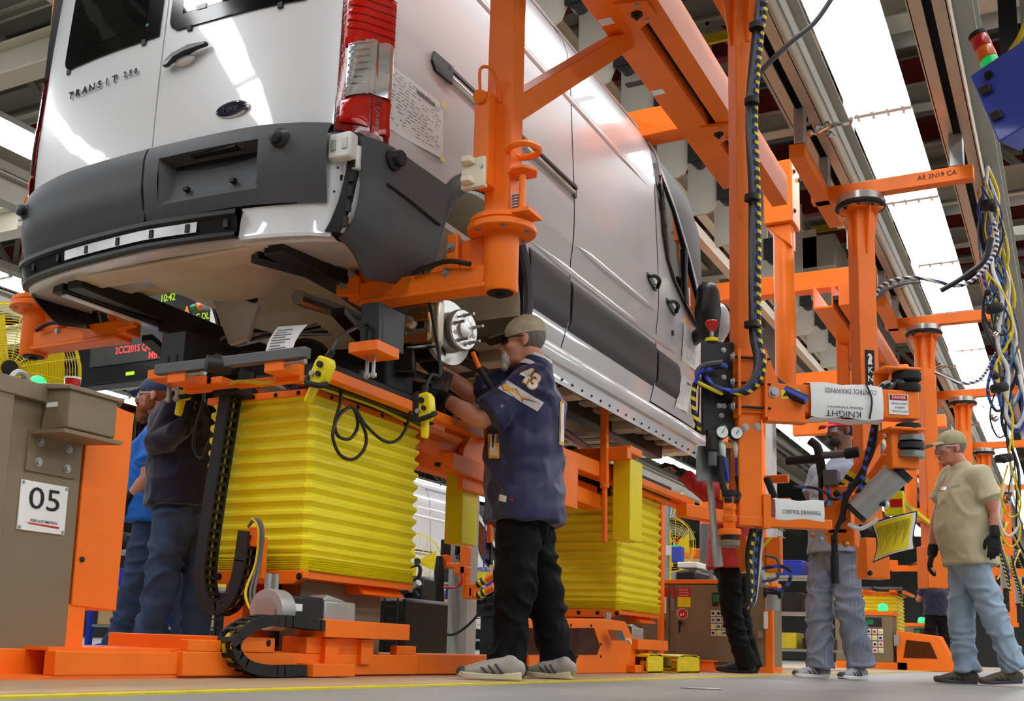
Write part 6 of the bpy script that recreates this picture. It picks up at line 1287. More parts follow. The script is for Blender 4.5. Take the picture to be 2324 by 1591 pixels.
# ================= COLUMN TOOLS AND FLOOR CLUTTER BEHIND THE LIFTS =================
ct = thing('tool_balancer', 'orange jointed tool balancer with striped arms on the grey column', 'hoist', P(1060, 1300, Y=8.7)); Yc = 8.75
for x0, y0, x1, y1, m_ in ((1008, 1259, 1018, 1280, O), (1012, 1278, 1050, 1290, O), (1035, 1285, 1062, 1305, O), (1050, 1240, 1060, 1330, O), (1055, 1325, 1080, 1360, O), (1069, 1333, 1077, 1355, 'black'), (1006, 1225, 1016, 1262, 'black')): a, b = P(x0, y0, Y=Yc), P(x1, y1, Y=Yc); MB().box((a.x, Yc-.05, a.z), (b.x, Yc+.06, b.z)).build('link', m_, ct, bevel=.01)
for (a, b) in (((1080, 1330), (1122, 1305)), ((1080, 1355), (1122, 1332))):
    A_, B_ = P(*a, Y=Yc-.1), P(*b, Y=Yc-.1); MB().cyl(A_, B_, .03, n=10).build('striped_arm', O, ct)
    for k in range(4): MB().cyl(A_.lerp(B_, .1+.12*k), A_.lerp(B_, .22+.12*k), .032, n=10).build('hazard_band', 'yellow_paint' if k % 2 else 'black', ct)
MB().rings([(P(998, 1262, Y=Yc-.1), .03), (P(996, 1300, Y=Yc-.1), .045), (P(998, 1370, Y=Yc-.1), .04), (P(997, 1400, Y=Yc-.1), .025)], 12).build('nutrunner', 'black_plastic', ct); MB().tube([P(x, y, Y=Yc-.1) for x, y in ((997, 1400), (1002, 1430), (1025, 1441), (1055, 1425), (1085, 1395), (1120, 1350))], .012, 8).build('hose', 'cable_black', ct); MB().tube([P(x, y, Y=Yc-.1) for x, y in ((1005, 1334), (1035, 1333), (1048, 1320), (1047, 1300))], .01, 8).build('hose', 'red_plastic', ct)
dr_ = thing('waste_drum', 'yellow steel drum with black liner beside the grey column', 'drum', (-4.55, 9.4, 0)); dp = P(1083, 1483, Y=9.4); q = V((dp.x, 9.4, 0)); MB().lathe(q, (0, 0, 1), [(.25, 0), (.25, .13), (.256, .14), (.25, .15), (.25, .29), (.256, .3), (.25, .31), (.25, .44)], 32).build('drum_body', 'yellow_paint', dr_); MB().lathe(q+V((0, 0, .4)), (0, 0, 1), [(.255, 0), (.262, .05), (.24, .07), (.1, .06), (0, .05)], 20).build('liner_bag', 'black', dr_); dr_.location = q
def rack(label, x, y, w_, h, lv, seed, mt='blue_rack'):
    t = thing('storage_rack', label, 'rack', (x, y, 0)); rr_ = random.Random(seed)
    for i in range(3):
        for yy in (y, y+.6): MB().box((x+i*w_/2-.03, yy-.03, 0), (x+i*w_/2+.03, yy+.03, h)).build('upright', mt, t)
    for k in range(lv):
        z = .25+k*(h-.3)/(lv-1 or 1); MB().box((x, y, z-.03), (x+w_, y+.6, z)).build('shelf', 'zinc', t)
        u = .06
        while u < w_-.3:
            bw, bh = rr_.uniform(.22, .4), rr_.uniform(.12, .26); m_ = rr_.choice(('cardboard', 'cardboard', 'green_tote', 'blue_rack', 'yellow_line', 'black_plastic'))
            o_ = MB().box((x+u, y+.05, z), (x+u+bw, y+.5, z+bh)).build('carton' if m_ == 'cardboard' else 'parts_bin', m_, None, bevel=.008)
            nm = {'cardboard': 'brown cardboard carton', 'green_tote': 'dark green parts bin', 'blue_rack': 'blue parts bin', 'yellow_line': 'yellow parts bin', 'black_plastic': 'black parts bin'}[m_]
            tag(o_, nm+' on the '+('blue' if mt == 'blue_rack' else 'grey')+' storage rack, '+label.split(' rack ')[-1], 'box', 'boxes on racks '+label.split(' rack ')[-1]); u += bw+rr_.uniform(.03, .12)
    return t
rack('blue storage rack behind the orange cabinet leg', -9.9, 9.3, 2.2, 1.15, 3, 1); rack('blue storage rack beyond the near lift', -8.3, 14.2, 2.0, 1.1, 3, 2); rack('grey storage rack behind the drive housing', -4.6, 14.2, 2.2, 1.2, 3, 3, 'zinc')
# yellow posts, dark wire pallets, carts
for x, y, h, lab in ((-5.2, 6.3, .42, 'short yellow bollard behind the denim legs'), (-5.0, 6.5, .36, 'leaning yellow wedge stand behind the denim legs')):
    o_ = MB().rings([((x, y, 0), .05), ((x, y, h*.9), .03), ((x, y, h), .012)], 12).build('bollard', 'yellow_paint'); tag(o_, lab, 'post')
def pallet(label, x, y, w_, h):
    t = thing('wire_pallet', label, 'pallet', (x, y, 0))
    for i in range(9): MB().bar((x+i*w_/8, y, .05), (x+i*w_/8, y, h), .012, .012).build('wire', 'black', t)
    for i in range(7): MB().bar((x, y, .08+i*(h-.1)/6), (x+w_, y, .08+i*(h-.1)/6), .012, .012).build('wire', 'black', t)
    MB().box((x, y+.1, .0), (x+w_, y+.8, h*.8)).build('load', 'chassis_black', t, bevel=.03); MB().box((x+w_*.65, y-.02, h*.62), (x+w_*.72, y-.015, h*.78)).build('tag', 'paper', t); return t
pallet('dark wire pallet of black parts behind the servo motor', -5.42, 7.2, .95, .62); pallet('dark wire pallet of black parts beyond the cable chain', -6.7, 7.6, 1.0, .55)
def engine(label, c):
    t = thing('engine', label, 'engine', c); c = V(c); rr_ = random.Random(3)
    MB().box(c+V((-.4, -.2, .0)), c+V((.4, .2, .35))).build('block', 'chassis_black', t, bevel=.04)
    for k in range(12): q = c+V((rr_.uniform(-.45, .45), -.22, rr_.uniform(0, .45))); MB().cyl(q, q+V((rr_.uniform(-.15, .15), -.05, rr_.uniform(-.1, .1))), rr_.uniform(.03, .08), n=12).build('pulley', rr_.choice(('cast_alu', 'black', 'zinc')), t)
    for k in range(6): MB().tube([c+V((rr_.uniform(-.4, .4), -.25, rr_.uniform(.1, .5))) for _ in range(4)], .02, 6).build('hose', 'black', t)
    MB().box(c+V((-.3, -.15, -c.z)), c+V((.3, .15, 0))).build('cradle', 'chassis_black', t); return t
q = P(905, 1365, Y=10.2); engine('engine on a cradle behind the near bellows', (q.x, 10.2, .5)); engine('engine on a cradle behind the striped balancer arms', (-6.0, 12.2, .5))
bx = thing('tool_cart', 'dark tool cart with blue bins beside the grey column', 'cart', (-5.4, 9.3, 0)); MB().box((-5.62, 9.2, .0), (-5.3, 9.6, .42)).build('cart_body', 'board_grey', bx, bevel=.01); MB().box((-5.8, 9.2, .0), (-5.66, 9.5, .3)).build('bin', 'green_tote', bx, bevel=.01); MB().box((-5.78, 9.2, .3), (-5.66, 9.4, .42)).build('bin', 'blue_rack', bx, bevel=.01)
# second line: van bodies on carriers farther left, hanging lower
for dx, dy, dz, lab in ((-6.4, 9.5, -1.18, 'white van body on the next assembly line beyond the grey column'), (-8.3, 1.2, -1.18, 'white van body on the next assembly line behind the bearded man'), (-6.5, 18.5, -1.18, 'white van body farthest along the next assembly line')): copy_tree(van, off=(dx, dy, dz), label=lab)
q = P(1098, 1287, Y=12.015); sg = MB().box(P(1083, 1287, Y=12.0), P(1113, 1297, Y=12.03)).bar(q, V((q.x, q.y, 6.4)), .012, .012).build('line_sign', 'blue_rack'); tag(sg, 'small blue sign reading C213W-M49 on the white van body', 'sign'); text('sign_text', 'C213W-M49', 'paper', P(1098, 1292, Y=11.98), (1, 0, 0), (0, 0, 1), .05, sg, width=.19)
# small blue box with stack light and blue wire coil by the orange line
sb = thing('signal_box', 'small blue control box with stack light near the far orange line', 'signal light', P(1535, 1255, Y=11.5)); a, b = P(1524, 1240, Y=11.5), P(1547, 1276, Y=11.5); MB().box((a.x, 11.5, a.z), (b.x, 11.6, b.z)).build('enclosure', 'blue_box', sb, bevel=.008); a, b = P(1511, 1238, Y=11.5), P(1524, 1260, Y=11.5); MB().box((a.x, 11.5, a.z), (b.x, 11.6, b.z)).build('switch_box', 'white_plastic', sb)
for k, m_ in enumerate(('green_plastic', 'amber_plastic', 'red_plastic')): MB().cyl(P(1532+1.5*k, 1240-6*k, Y=11.55), P(1533.5+1.5*k, 1234-6*k, Y=11.55), .025, n=10).build('signal_module', m_, sb)
q = P(1512, 1320, Y=11.55); MB().bar(P(1513, 1110, Y=11.55), V((q.x, q.y, 0)), .05, .05).build('post', 'zinc', sb)
q = P(1513, 1112, Y=11.5); wc = thing('wire_coil', 'coil of blue and yellow wires hanging behind the second lift', 'cables', P(1530, 1140, Y=11.4))
MB().bar(q, P(1550, 1112, Y=11.42), .02, .02).build('hook_bar', 'zinc', wc)
for k in range(12): x = 1518+2.8*k; MB().tube([P(x, 1118, Y=11.4), P(x+4, 1145, Y=11.4), P(x+2-k*.4, 1165, Y=11.4), P(1520+k, 1176, Y=11.4)], .012, 6).build('wire', ('cable_cyan', 'cable_white', 'cable_yellow')[k % 3], wc)
oc_ = thing('orange_post', 'orange post with dark foot on the far line behind the red sleeve', 'post', P(1600, 1200, Y=12.8)); a, b = P(1593, 1110, Y=12.8), P(1610, 1190, Y=12.8); MB().cyl((a.x+.05, 12.8, b.z), (a.x+.05, 12.8, 3.4), .07).build('post', O, oc_); MB().cyl((a.x+.05, 12.8, 0), (a.x+.05, 12.8, b.z), .075).build('sleeve', 'board_grey', oc_)
MB().box(P(1545, 1245, Y=12.8), P(1598, 1268, Y=12.9)).build('arm', O, oc_, bevel=.01)
q = P(1508, 1325, Y=9.58); op_ = MB().box(P(1494, 1130, Y=9.5), V((q.x, 9.58, 0))).build('end_post', O); tag(op_, 'slim orange post standing at the left end of the two-door cabinet', 'post'); struct_ = None
fl = thing('machine_head', 'white and grey machine head on a cart beyond the two-door cabinet', 'machine', P(1570, 1290, Y=11)); MB().box(P(1537, 1275, Y=11), P(1608, 1295, Y=11.4)).build('cover', 'white_plastic', fl, bevel=.01); MB().box(P(1533, 1295, Y=11), P(1612, 1330, Y=11.5)).build('body', 'chassis_black', fl, bevel=.02); MB().box((P(1533, 1330, Y=11).x, 11, 0), (P(1612, 1330, Y=11).x, 11.5, P(1570, 1328, Y=11).z)).build('stand', 'board_grey', fl)
# ================= PEOPLE =================
TS = bpy.data.scenes.new('remesh_workspace')
def remesh(mb, voxel, smooth=6):
    me = bpy.data.meshes.new('tmp'); me.from_pydata(mb.v, [], mb.f)
    bm = bmesh.new(); bm.from_mesh(me); bmesh.ops.recalc_face_normals(bm, faces=bm.faces); bm.to_mesh(me); bm.free()
    ob = bpy.data.objects.new('tmp', me); TS.collection.objects.link(ob)
    r = ob.modifiers.new('r', 'REMESH'); r.mode = 'VOXEL'; r.voxel_size = voxel
    if smooth: s = ob.modifiers.new('s', 'SMOOTH'); s.factor = .5; s.iterations = smooth
    vl = TS.view_layers[0]; vl.update(); out = bpy.data.meshes.new_from_object(ob.evaluated_get(vl.depsgraph))
    bpy.data.objects.remove(ob); bpy.data.meshes.remove(me); return out
def skinmesh(name, mb, mt, parent, voxel=.009, smooth=5, folds=None, label=None):
    me = remesh(mb, voxel, smooth); me.name = name; me.materials.clear(); me.materials.append(M[mt])
    if folds:
        a, k, kz, seed = folds; off = V((seed*7.1, seed*3.3, seed*1.7)); no = [v.normal.copy() for v in me.vertices]
        for v, n in zip(me.vertices, no):
            p = v.co; q = V((p.x*k, p.y*k, p.z*kz))+off; w_ = noise.noise(q*.5+V((3, 1, 2)))
            q2 = V((p.x*k+w_*1.2, p.y*k-w_, p.z*kz+w_*1.6))+off
            d = 1-min(1, abs(noise.noise(q2))*3)
            v.co = p+n*a*(d*1.1-.4+.35*noise.noise(q2*1.9))
    me.shade_smooth(); o = put(name, me, parent)
    if label: o['label'] = label
    return o
def headframe(c, f, up=(0, 0, 1)):
    f = V(f).normalized(); s = V(up).cross(f).normalized(); u = f.cross(s).normalized()   # s = left of the person
    R = Matrix((f, s, u)).transposed(); return (lambda x, y, z: V(c)+R @ V((x, y, z))), R
def add_head(mb, H, R, k=1.0, jaw=1.0):
    e = lambda x, y, z, a, b, c_: mb.ell(H(x*k, y*k, z*k), a*k, b*k, c_*k, R, 20, 14)
    e(-.015, 0, .035, .098, .076, .09); e(.03, 0, -.04, .062, .06*jaw, .075); e(.035, 0, -.085, .052, .05*jaw, .036); e(.072, 0, -.105, .024, .026, .018)
    e(.072, 0, .022, .026, .056, .015); e(.062, .04, -.025, .026, .024, .024); e(.062, -.04, -.025, .026, .024, .024)
    mb.limb([H(.09*k, 0, .008*k), H(.108*k, 0, -.018*k), H(.110*k, 0, -.03*k)], [.011*k, .014*k, .015*k], 10); e(.1, .012, -.034, .013, .010, .008); e(.1, -.012, -.034, .013, .010, .008)
    e(.09, 0, -.06, .011, .026, .006); e(.088, 0, -.072, .011, .023, .007)
    for s in (1, -1): e(-.012, s*.078, -.004, .02, .008, .032); e(-.004, s*.08, -.03, .011, .008, .013)
def hand_geo(mb, w, d, n, side, curl=.5, k=1.0, thumb=.6):
    """w wrist, d finger direction, n back-of-hand normal, side = +1 if thumb lies along cross(d,n)"""
    w, d = V(w), V(d).normalized(); n = (V(n)-d*V(n).dot(d)).normalized(); t = d.cross(n).normalized()*side
    mb.limb([w-d*.03*k, w+d*.02*k], [(.026*k, .021*k), (.03*k, .02*k)], 14, up=n)
    mb.limb([w+d*.02*k, w+d*.06*k, w+d*.088*k], [(.034*k, .017*k), (.041*k, .017*k), (.039*k, .014*k)], 14, up=n)
    for i, (o_, L_) in enumerate(((.03, .072), (.0105, .082), (-.0095, .077), (-.029, .06))):
        p = w+d*(.085-.004*abs(i-1.2))*k+t*o_*k; a = curl*(.55+.12*i); dd = d.copy(); pts = [p-d*.02*k, p]; rad = [.0105*k, .0108*k]
        for sg, fr_ in enumerate((.45, .32, .23)):
            dd = (dd*math.cos(a)-n*math.sin(a)).normalized(); nn = (n*math.cos(a)+d*0).normalized(); p = p+dd*L_*fr_*k; pts.append(p); rad.append((.0103-.0012*sg)*k); a = curl*(.9-.1*sg)
            # rotate further about t
            dd = (dd*math.cos(a*.5)-(t.cross(dd)*-side if False else n)*math.sin(a*.5)).normalized()
        mb.limb(pts, rad, 10)
    p = w+d*.02*k+t*.028*k; td = (d*.75+t*.6-n*.35*thumb).normalized(); mb.limb([p, p+td*.035*k, p+td*.035*k+(d*.9+t*.15-n*.5*thumb).normalized()*.03*k, p+td*.035*k+(d*.95-n*.6*thumb).normalized()*.052*k], [.015*k, .0135*k, .012*k, .0095*k], 10)
def shoe(par, heel, toe, mts, name='shoe', w=.098, tilt=0, h=.085, lab=None):
    heel, toe = V(heel), V(toe); f = (toe-heel); L_ = f.length; f.normalize(); s = V((-f.y, f.x, 0)).normalized(); u = s.cross(f)*-1 if False else f.cross(s); u = -u if u.z < 0 else u
    Q = lambda a, b, c_: heel+f*a*L_+s*b+u*c_
    out = [(0, .0), (.02, .6), (.12, .74), (.35, .66), (.55, .82), (.72, 1.0), (.88, .88), (.97, .5), (1, 0)]
    mb = MB(); ring = [(a, b) for a, b in out]+[(a, -b) for a, b in out[::-1][1:-1]]
    z0 = [Q(a, b*w/2*.97, .004+.012*max(0, a-.85)/.15) for a, b in ring]; z1 = [Q(a, b*w/2*1.02, .028+.012*max(0, .25-a)/.25+.014*max(0, a-.85)/.15) for a, b in ring]; n = len(ring)
    mb.add(z0+z1, [tuple(range(n))[::-1], tuple(range(n, 2*n))]+[(i, (i+1) % n, (i+1) % n+n, i+n) for i in range(n)])
    so = mb.build(name, mts[1], par, bevel=.004, label=lab)
    up = MB(); up.limb([Q(.06, 0, .05), Q(.3, 0, .055), Q(.6, 0, .048), Q(.86, 0, .035)], [(.034, .04), (.036, .045), (.043, .034), (.036, .022)], 16, up=u)
    up.limb([Q(.16, 0, .045), Q(.2, 0, h*.75)], [(.036, .045), (.034, .042)], 14, up=f); up.limb([Q(.3, 0, .08), Q(.55, 0, .062)], [(.03, .02), (.026, .014)], 12)
    skinmesh('upper', up, mts[0], so, .006, 4)
    tc = MB(); tc.ell(Q(.92, 0, .035), .026, .036, .022, Matrix((f, s, u)).transposed()); tc.build('toe_cap', mts[2], so)
    for sd in (1, -1):
        for k in range(3): MB().tube([Q(.30+.12*k, sd*.036, .03), Q(.35+.12*k, sd*.045, .045), Q(.42+.11*k, sd*.036, .07-.008*k)], .005, 6).build('side_stripe', mts[2], so)
    for k in range(3): MB().tube([Q(.40+.08*k, .026, .074-.006*k), Q(.43+.08*k, 0, .092-.009*k), Q(.46+.08*k, -.026, .074-.006*k)], .004, 6).build('lace', mts[2], so)
    return so
def trousers(par, J, mt, thick=1.0, flare=1.0, seed=1, top=.06, amp=.010, hem=.09):
    mb = MB(); f = J['f']; pel = V(J['pelvis']); up = V((0, 0, 1)); s = up.cross(f)
    mb.limb([pel+V((0, 0, top)), pel, pel-V((0, 0, .06))], [(.165*thick, .13*thick), (.175*thick, .14*thick), (.16*thick, .12*thick)], 18, up=f)
    for i in (0, 1):
        h, k, a = V(J['hip'][i]), V(J['knee'][i]), V(J['ankle'][i]); d = (k-a).normalized()
        mb.limb([h, h.lerp(k, .5), k, k.lerp(a, .5), a-d*.0], [.098*thick, .092*thick, .078*thick*flare, .07*flare, .074*flare], 18); mb.rings([(a+d*.06, .06*flare), (a, .076*flare), (a-d*.075, .082*flare)], 16)
    return skinmesh('trousers', mb, mt, par, .010, 4, (amp*1.3, 6, 9, seed))
def shirt(par, J, mt, name='shirt', grow=.025, hem=-.02, sl=(.55, .55), slr=.075, seed=2, amp=.008, chest=(.2, .145), belly=(.185, .15), forearm=None, voxel=.010, flare=1.0):
    f = V(J['f']); ch, be, pe = V(J['chest']), V(J['belly']), V(J['pelvis']); g = grow
    mb = MB(); nk = V(J['neck'])
    mb.limb([nk.lerp(ch, .12), ch.lerp(nk, .45), ch, be], [(.082, .08), (.165+g*.5, .105+g*.5), (chest[0]+g, chest[1]+g), (belly[0]+g, belly[1]+g)], 20, up=f)
    mb.rings([(be, (belly[0]+g*.9, belly[1]+g*.9)), (be.lerp(pe, .3), ((belly[0]*.7+.185*flare*.3)+g, (belly[1]*.7+.15*flare*.3)+g)), (pe+V((0, 0, .02)), (.188*flare+g, .152*flare+g)), (pe+V((0, 0, hem)), (.195*flare+g, .158*flare+g))], 22, True, up=f)
    for i in (0, 1):
        s_, e, w_ = V(J['sh'][i]), V(J['el'][i]), V(J['wr'][i])
        q = s_+(ch-s_)*.35; mb.limb([q, s_], [.085+g*.5, .072+g*.5], 16)
        fr_ = sl[i]
        if fr_ <= 1:
            mb.limb([s_, s_.lerp(e, fr_*.5), s_.lerp(e, fr_*.8)], [.068+g*.6, slr*.96, slr*.96], 16); mb.rings([(s_.lerp(e, fr_*.5), slr*.95), (s_.lerp(e, fr_*.8), slr), (s_.lerp(e, fr_), slr*1.06)], 18)
        else: mb.limb([s_, e, e.lerp(w_, fr_-1)], [.066+g*.6, .06+g*.4, .05+g*.3], 16)
    return skinmesh(name, mb, mt, par, voxel, 4, (amp*1.5, 5.5, 6, seed))
def body(par, J, mt, H, R, jaw=1.0, k=1.0, hands=(0, 0), voxel=.0075):
    mb = MB(); add_head(mb, H, R, k, jaw); nk, ch, be, pe = [V(J[q]) for q in ('neck', 'chest', 'belly', 'pelvis')]; f = V(J['f'])
    mb.limb([H(-.02, 0, -.05), nk, nk.lerp(ch, .2)], [.058, .06, .075], 16)
    mb.limb([ch.lerp(nk, .4), ch, be, pe], [(.15, .09), (.18, .125), (.165, .13), (.16, .12)], 18, up=f)
    for i in (0, 1):
        s_, e, w_ = V(J['sh'][i]), V(J['el'][i]), V(J['wr'][i]); mb.limb([ch+(s_-ch)*.5, s_], [.07, .066], 14)
        mb.limb([s_, s_.lerp(e, .5), e, e.lerp(w_, .3), w_], [.06, .054, .045, .047, .031], 16)
        h, kn, a = V(J['hip'][i]), V(J['knee'][i]), V(J['ankle'][i]); mb.limb([h, kn, kn.lerp(a, .4), a], [.08, .058, .054, .04], 14)
        hd = J.get('hand', (None, None))[i]
        if hd: hand_geo(mb, w_, hd[0], hd[1], hd[2], hd[3] if len(hd) > 3 else .5, .96)
        else: mb.limb([w_, w_+(w_-e).normalized()*.12], [.03, .02], 10)
    return skinmesh('body', mb, mt, par, voxel, 2)
def glove(par, J, i, mt='glove_black', k=1.08):
    hd = J['hand'][i]; mb = MB(); w_ = V(J['wr'][i]); hand_geo(mb, w_, hd[0], hd[1], hd[2], hd[3] if len(hd) > 3 else .5, k)
    e = V(J['el'][i]); mb.limb([w_+(e-w_).normalized()*.05, w_], [.039, .036], 14); return skinmesh('glove', mb, mt, par, .0045, 2)
def cap(par, H, R, mt, bill_mt=None, tilt=0, bill=.085, k=1.0):
    n = 20; mb = MB()
    def dome(t, a): r_ = math.cos(t); return H((-.015+.108*k*r_*math.cos(a)), .086*k*r_*math.sin(a), .045+(.092*k)*math.sin(t)+tilt*math.cos(a)*-.1*r_)
    mb.grid(lambda t, a: dome(t, a), [math.radians(x) for x in (-12, 0, 15, 30, 45, 60, 75, 89)], [2*math.pi*i/28 for i in range(29)]); c_ = mb.build('cap', mt, par)
    mb = MB(); mb.grid(lambda u, v: H(.085+bill*u*(1-.25*abs(v)**2.2), .078*v*(1-.12*u), .052-.014*u-.018*v*v-tilt*.2*(0.08+u*.09)), fr(0, 1, 6), fr(-1, 1, 12), thick=R @ V((0, 0, -.005))); mb.build('cap_bill', bill_mt or mt, c_)
    MB().ell(H(-.015, 0, .138*k), .008, .008, .005, R, 10, 6).build('cap_button', mt, c_); return c_
def hair(par, H, R, mt, top=False):
    mb = MB(); lo, hi = (-50, 25 if not top else 89)
    def p(t, a): r_ = math.cos(t); return H(-.02+.100*r_*math.cos(a), .0805*r_*math.sin(a), .03+.095*math.sin(t))
    mb.grid(lambda t, a: p(t, a), [math.radians(lo+(hi-lo)*i/8) for i in range(9)], [math.radians(78+204*i/20) for i in range(21)], thick=None); return mb.build('hair', mt, par, sharp=80)
def glasses(par, H, R, mt='lens_tint', frame='black_plastic', th=.016):
    g = MB()
    for s in (1, -1): g.tube([H(.085, s*.05, .008), H(.06, s*.072, .01), H(.0, s*.082, .008), H(-.02, s*.08, .0)], .003, 6)
    o = g.build('glasses', frame, par)
    for s in (1, -1): MB().grid(lambda u, v: H(.103-.03*u*u, s*(.006+.062*u), .016-(th+.016)*v), fr(0, 1, 6), fr(0, 1, 4), thick=R @ V((.002, 0, 0))).build('lens', mt, o)
    return o
def eyes(par, H, R):
    for s in (1, -1):
        e = MB().ell(H(.078, s*.031, -.002), .012, .014, .009, R, 12, 8).build('eye', 'eye_white', par); MB().ell(H(.0885, s*.031, -.002), .003, .006, .006, R, 10, 6).build('iris', 'eye_iris', e)
def bvh(o):
    return BVHTree.FromPolygons([v.co.copy() for v in o.data.vertices], [tuple(p.vertices) for p in o.data.polygons])
def decal(tree, pts2, faces, mt, name, par, off=.003):
    """print laid on cloth: photo points dropped onto the garment surface"""
    vs = []; last = tree.find_nearest(CAMP)[3]+.15
    for x, y in pts2:
        d = ((x-CX_)/F_*_r-(y-CY_)/F_*_u+_fw).normalized(); hit, nrm, idx, dist = tree.ray_cast(CAMP, d)
        if hit is None:
            hit, nrm, idx, _d = tree.find_nearest(CAMP+d*last)
        else: last = dist
        vs.append(hit+(nrm if nrm.dot(d) < 0 else -nrm)*off)
    return MB().add(vs, faces).build(name, mt, par, sharp=80)
def decal_grid(tree, quad, mt, name, par, n=10, m=5, off=.003):
    a, b, c_, d = quad; pts = []
    for i in range(n+1):
        for j in range(m+1):
            u, v = i/n, j/m; pts.append(tuple((a[k]*(1-u)+b[k]*u)*(1-v)+(d[k]*(1-u)+c_[k]*u)*v for k in (0, 1)))
    return decal(tree, pts, [(i*(m+1)+j, (i+1)*(m+1)+j, (i+1)*(m+1)+j+1, i*(m+1)+j+1) for i in range(n) for j in range(m)], mt, name, par, off)
def decal_text(tree, s, c, ang, h, mt, name, par, off=.003, bold=0, xs=1.0):
    vs, fs = text_mesh(s, bold=bold); ca, sa = math.cos(ang), math.sin(ang); k = h/.7
    return decal(tree, [(c[0]+(v.x*xs*ca+v.y*sa)*k, c[1]+(v.x*xs*sa-v.y*ca)*k) for v in vs], fs, mt, name, par, off)
L3 = lambda a, b, t: V(a).lerp(V(b), t)
# ---------- man in the football jersey ----------
def jersey_man():
    t = thing('person', 'person in navy football jersey numbered 43 and camouflage cap, reaching under the van', 'person', (-2.3, 4.85, .008))
    f = V((-.9, -.43, 0)).normalized(); lf = V((0, 0, 1)).cross(f)     # lf = his left, towards the camera
    B0 = P(1192, 1160, Y=4.9); p = lambda x, y, o=0: PN(x, y, B0+lf*o, lf)
    J = dict(f=f, neck=p(1217, 826), chest=p(1200, 905), belly=p(1188, 1050), pelvis=p(1192, 1150))
    hd = p(1186, 776); H, R = headframe(hd, (f+V((0, 0, -.1))).normalized())
    J['sh'] = (p(1214, 866, .165), p(1185, 866, -.18))
    J['el'] = (p(1092, 955, .2), p(1072, 895, -.15)); J['wr'] = (p(1000, 900, .1), p(966, 822, -.12))
    J['hip'] = (p(1180, 1185, .09), p(1200, 1185, -.09)); J['knee'] = (p(1168, 1340, .10), p(1236, 1345, -.10)); J['ankle'] = (p(1150, 1492, .10), p(1262, 1494, -.10))
    J['hand'] = ((f*.9+V((0, 0, .5)), V((0, 0, 1))-f*.3+lf*.6, 1, .45), (f*.85+V((0, 0, .35)), V((0, 0, 1))-f*.2, -1, .6))
    body(t, J, 'skin_tan', H, R)
    sh = shirt(t, J, 'jersey_navy', 'jersey', .028, -.085, (.86, .86), .088, 3, .010, (.19, .155), (.17, .17), voxel=.009, flare=1.08)
    trousers(t, J, 'pants_black', 1.1, 1.16, 5, amp=.013)
    for i in (0, 1): glove(t, J, i)
    cap(t, H, R, 'cap_camo', 'cap_dark', .12, .105); hair(t, H, R, 'hair_grey'); glasses(t, H, R)
    b = MB(); b.ell(H(.085, 0, -.085), .03, .035, .04, R); b.ell(H(.1, 0, -.05), .014, .032, .012, R); b.ell(H(.098, 0, -.115), .02, .026, .03, R); skinmesh('goatee', b, 'hair_white', t, .006, 2, (.003, 60, 60, 2))
    MB().lathe(V(J['wr'][0]).lerp(V(J['el'][0]), .16), V(J['el'][0])-V(J['wr'][0]), [(.038, -.012), (.04, -.01), (.04, .012), (.038, .014)], 20).build('watch', 'black', t)
    c = MB(); nk = V(J['neck']); c.rings([(nk+V((.0, 0, .035))-f*.02, (.064, .066)), (nk+V((0, 0, .0))-f*.005, (.074, .078)), (nk+V((0, 0, -.03))+f*.005, (.084, .09))], 24, False, up=f); c.build('collar', 'jersey_white', sh)
    tr = bvh(sh)
    for s_, c_ in (('4', (1194, 853)), ('3', (1212, 868))):
        decal_text(tr, s_, c_, .52, 33, 'jersey_gold', 'jersey_number', sh, .0025, .075, .95); decal_text(tr, s_, c_, .52, 33, 'jersey_white', 'jersey_number', sh, .005, .03, .95)
    decal_grid(tr, [(1152, 864), (1234, 914), (1220, 934), (1130, 882)], 'jersey_white', 'sleeve_band', sh, 14, 4, .003)
    bolt_ = [(1139, 874), (1146, 868), (1166, 884), (1172, 882), (1180, 898), (1228, 918), (1186, 905), (1184, 914), (1166, 902), (1148, 884), (1144, 888)]
    decal(tr, bolt_, [tuple(range(len(bolt_)))], 'jersey_blue', 'bolt_outline', sh, .006); decal(tr, [((x-1170)*.9+1169, (y-892)*.8+892) for x, y in bolt_], [tuple(range(len(bolt_)))], 'jersey_gold', 'bolt_stripe', sh, .008)
    decal_text(tr, 'X', (1139, 922), .5, 9, 'jersey_white', 'maker_mark', sh, .003)
    decal_grid(tr, [(1134, 1122), (1150, 1126), (1149, 1140), (1133, 1136)], 'jersey_white', 'hem_tag', sh, 4, 3, .003); decal_grid(tr, [(1158, 1130), (1165, 1131), (1165, 1137), (1158, 1136)], 'red_plastic', 'hem_tag', sh, 2, 2, .003)
    decal_grid(tr, [(1270, 912), (1279, 905), (1279, 1012), (1268, 1008)], 'jersey_gold', 'back_number', sh, 3, 8, .003); decal_grid(tr, [(1272, 918), (1278, 912), (1278, 1004), (1270, 1002)], 'jersey_white', 'back_number', sh, 3, 8, .005)
    decal_grid(tr, [(1108, 985), (1132, 985), (1134, 1040), (1110, 1040)], 'jersey_gold', 'front_number', sh, 4, 5, .003); decal_grid(tr, [(1112, 985), (1128, 985), (1130, 1034), (1113, 1034)], 'jersey_white', 'front_number', sh, 4, 5, .005); decal_grid(tr, [(1118, 985), (1123, 985), (1123, 1016), (1118, 1016)], 'jersey_navy', 'front_number', sh, 2, 4, .007)
    g = lambda x, y: P(x, y, Z=.008)
    shoe(t, g(1184, 1546), g(1036, 1541), ('shoe_silver', 'shoe_sole', 'shoe_dark'), w=.115, h=.1); shoe(t, g(1300, 1543), g(1190, 1538), ('shoe_silver', 'shoe_sole', 'shoe_dark'), w=.11, h=.1)
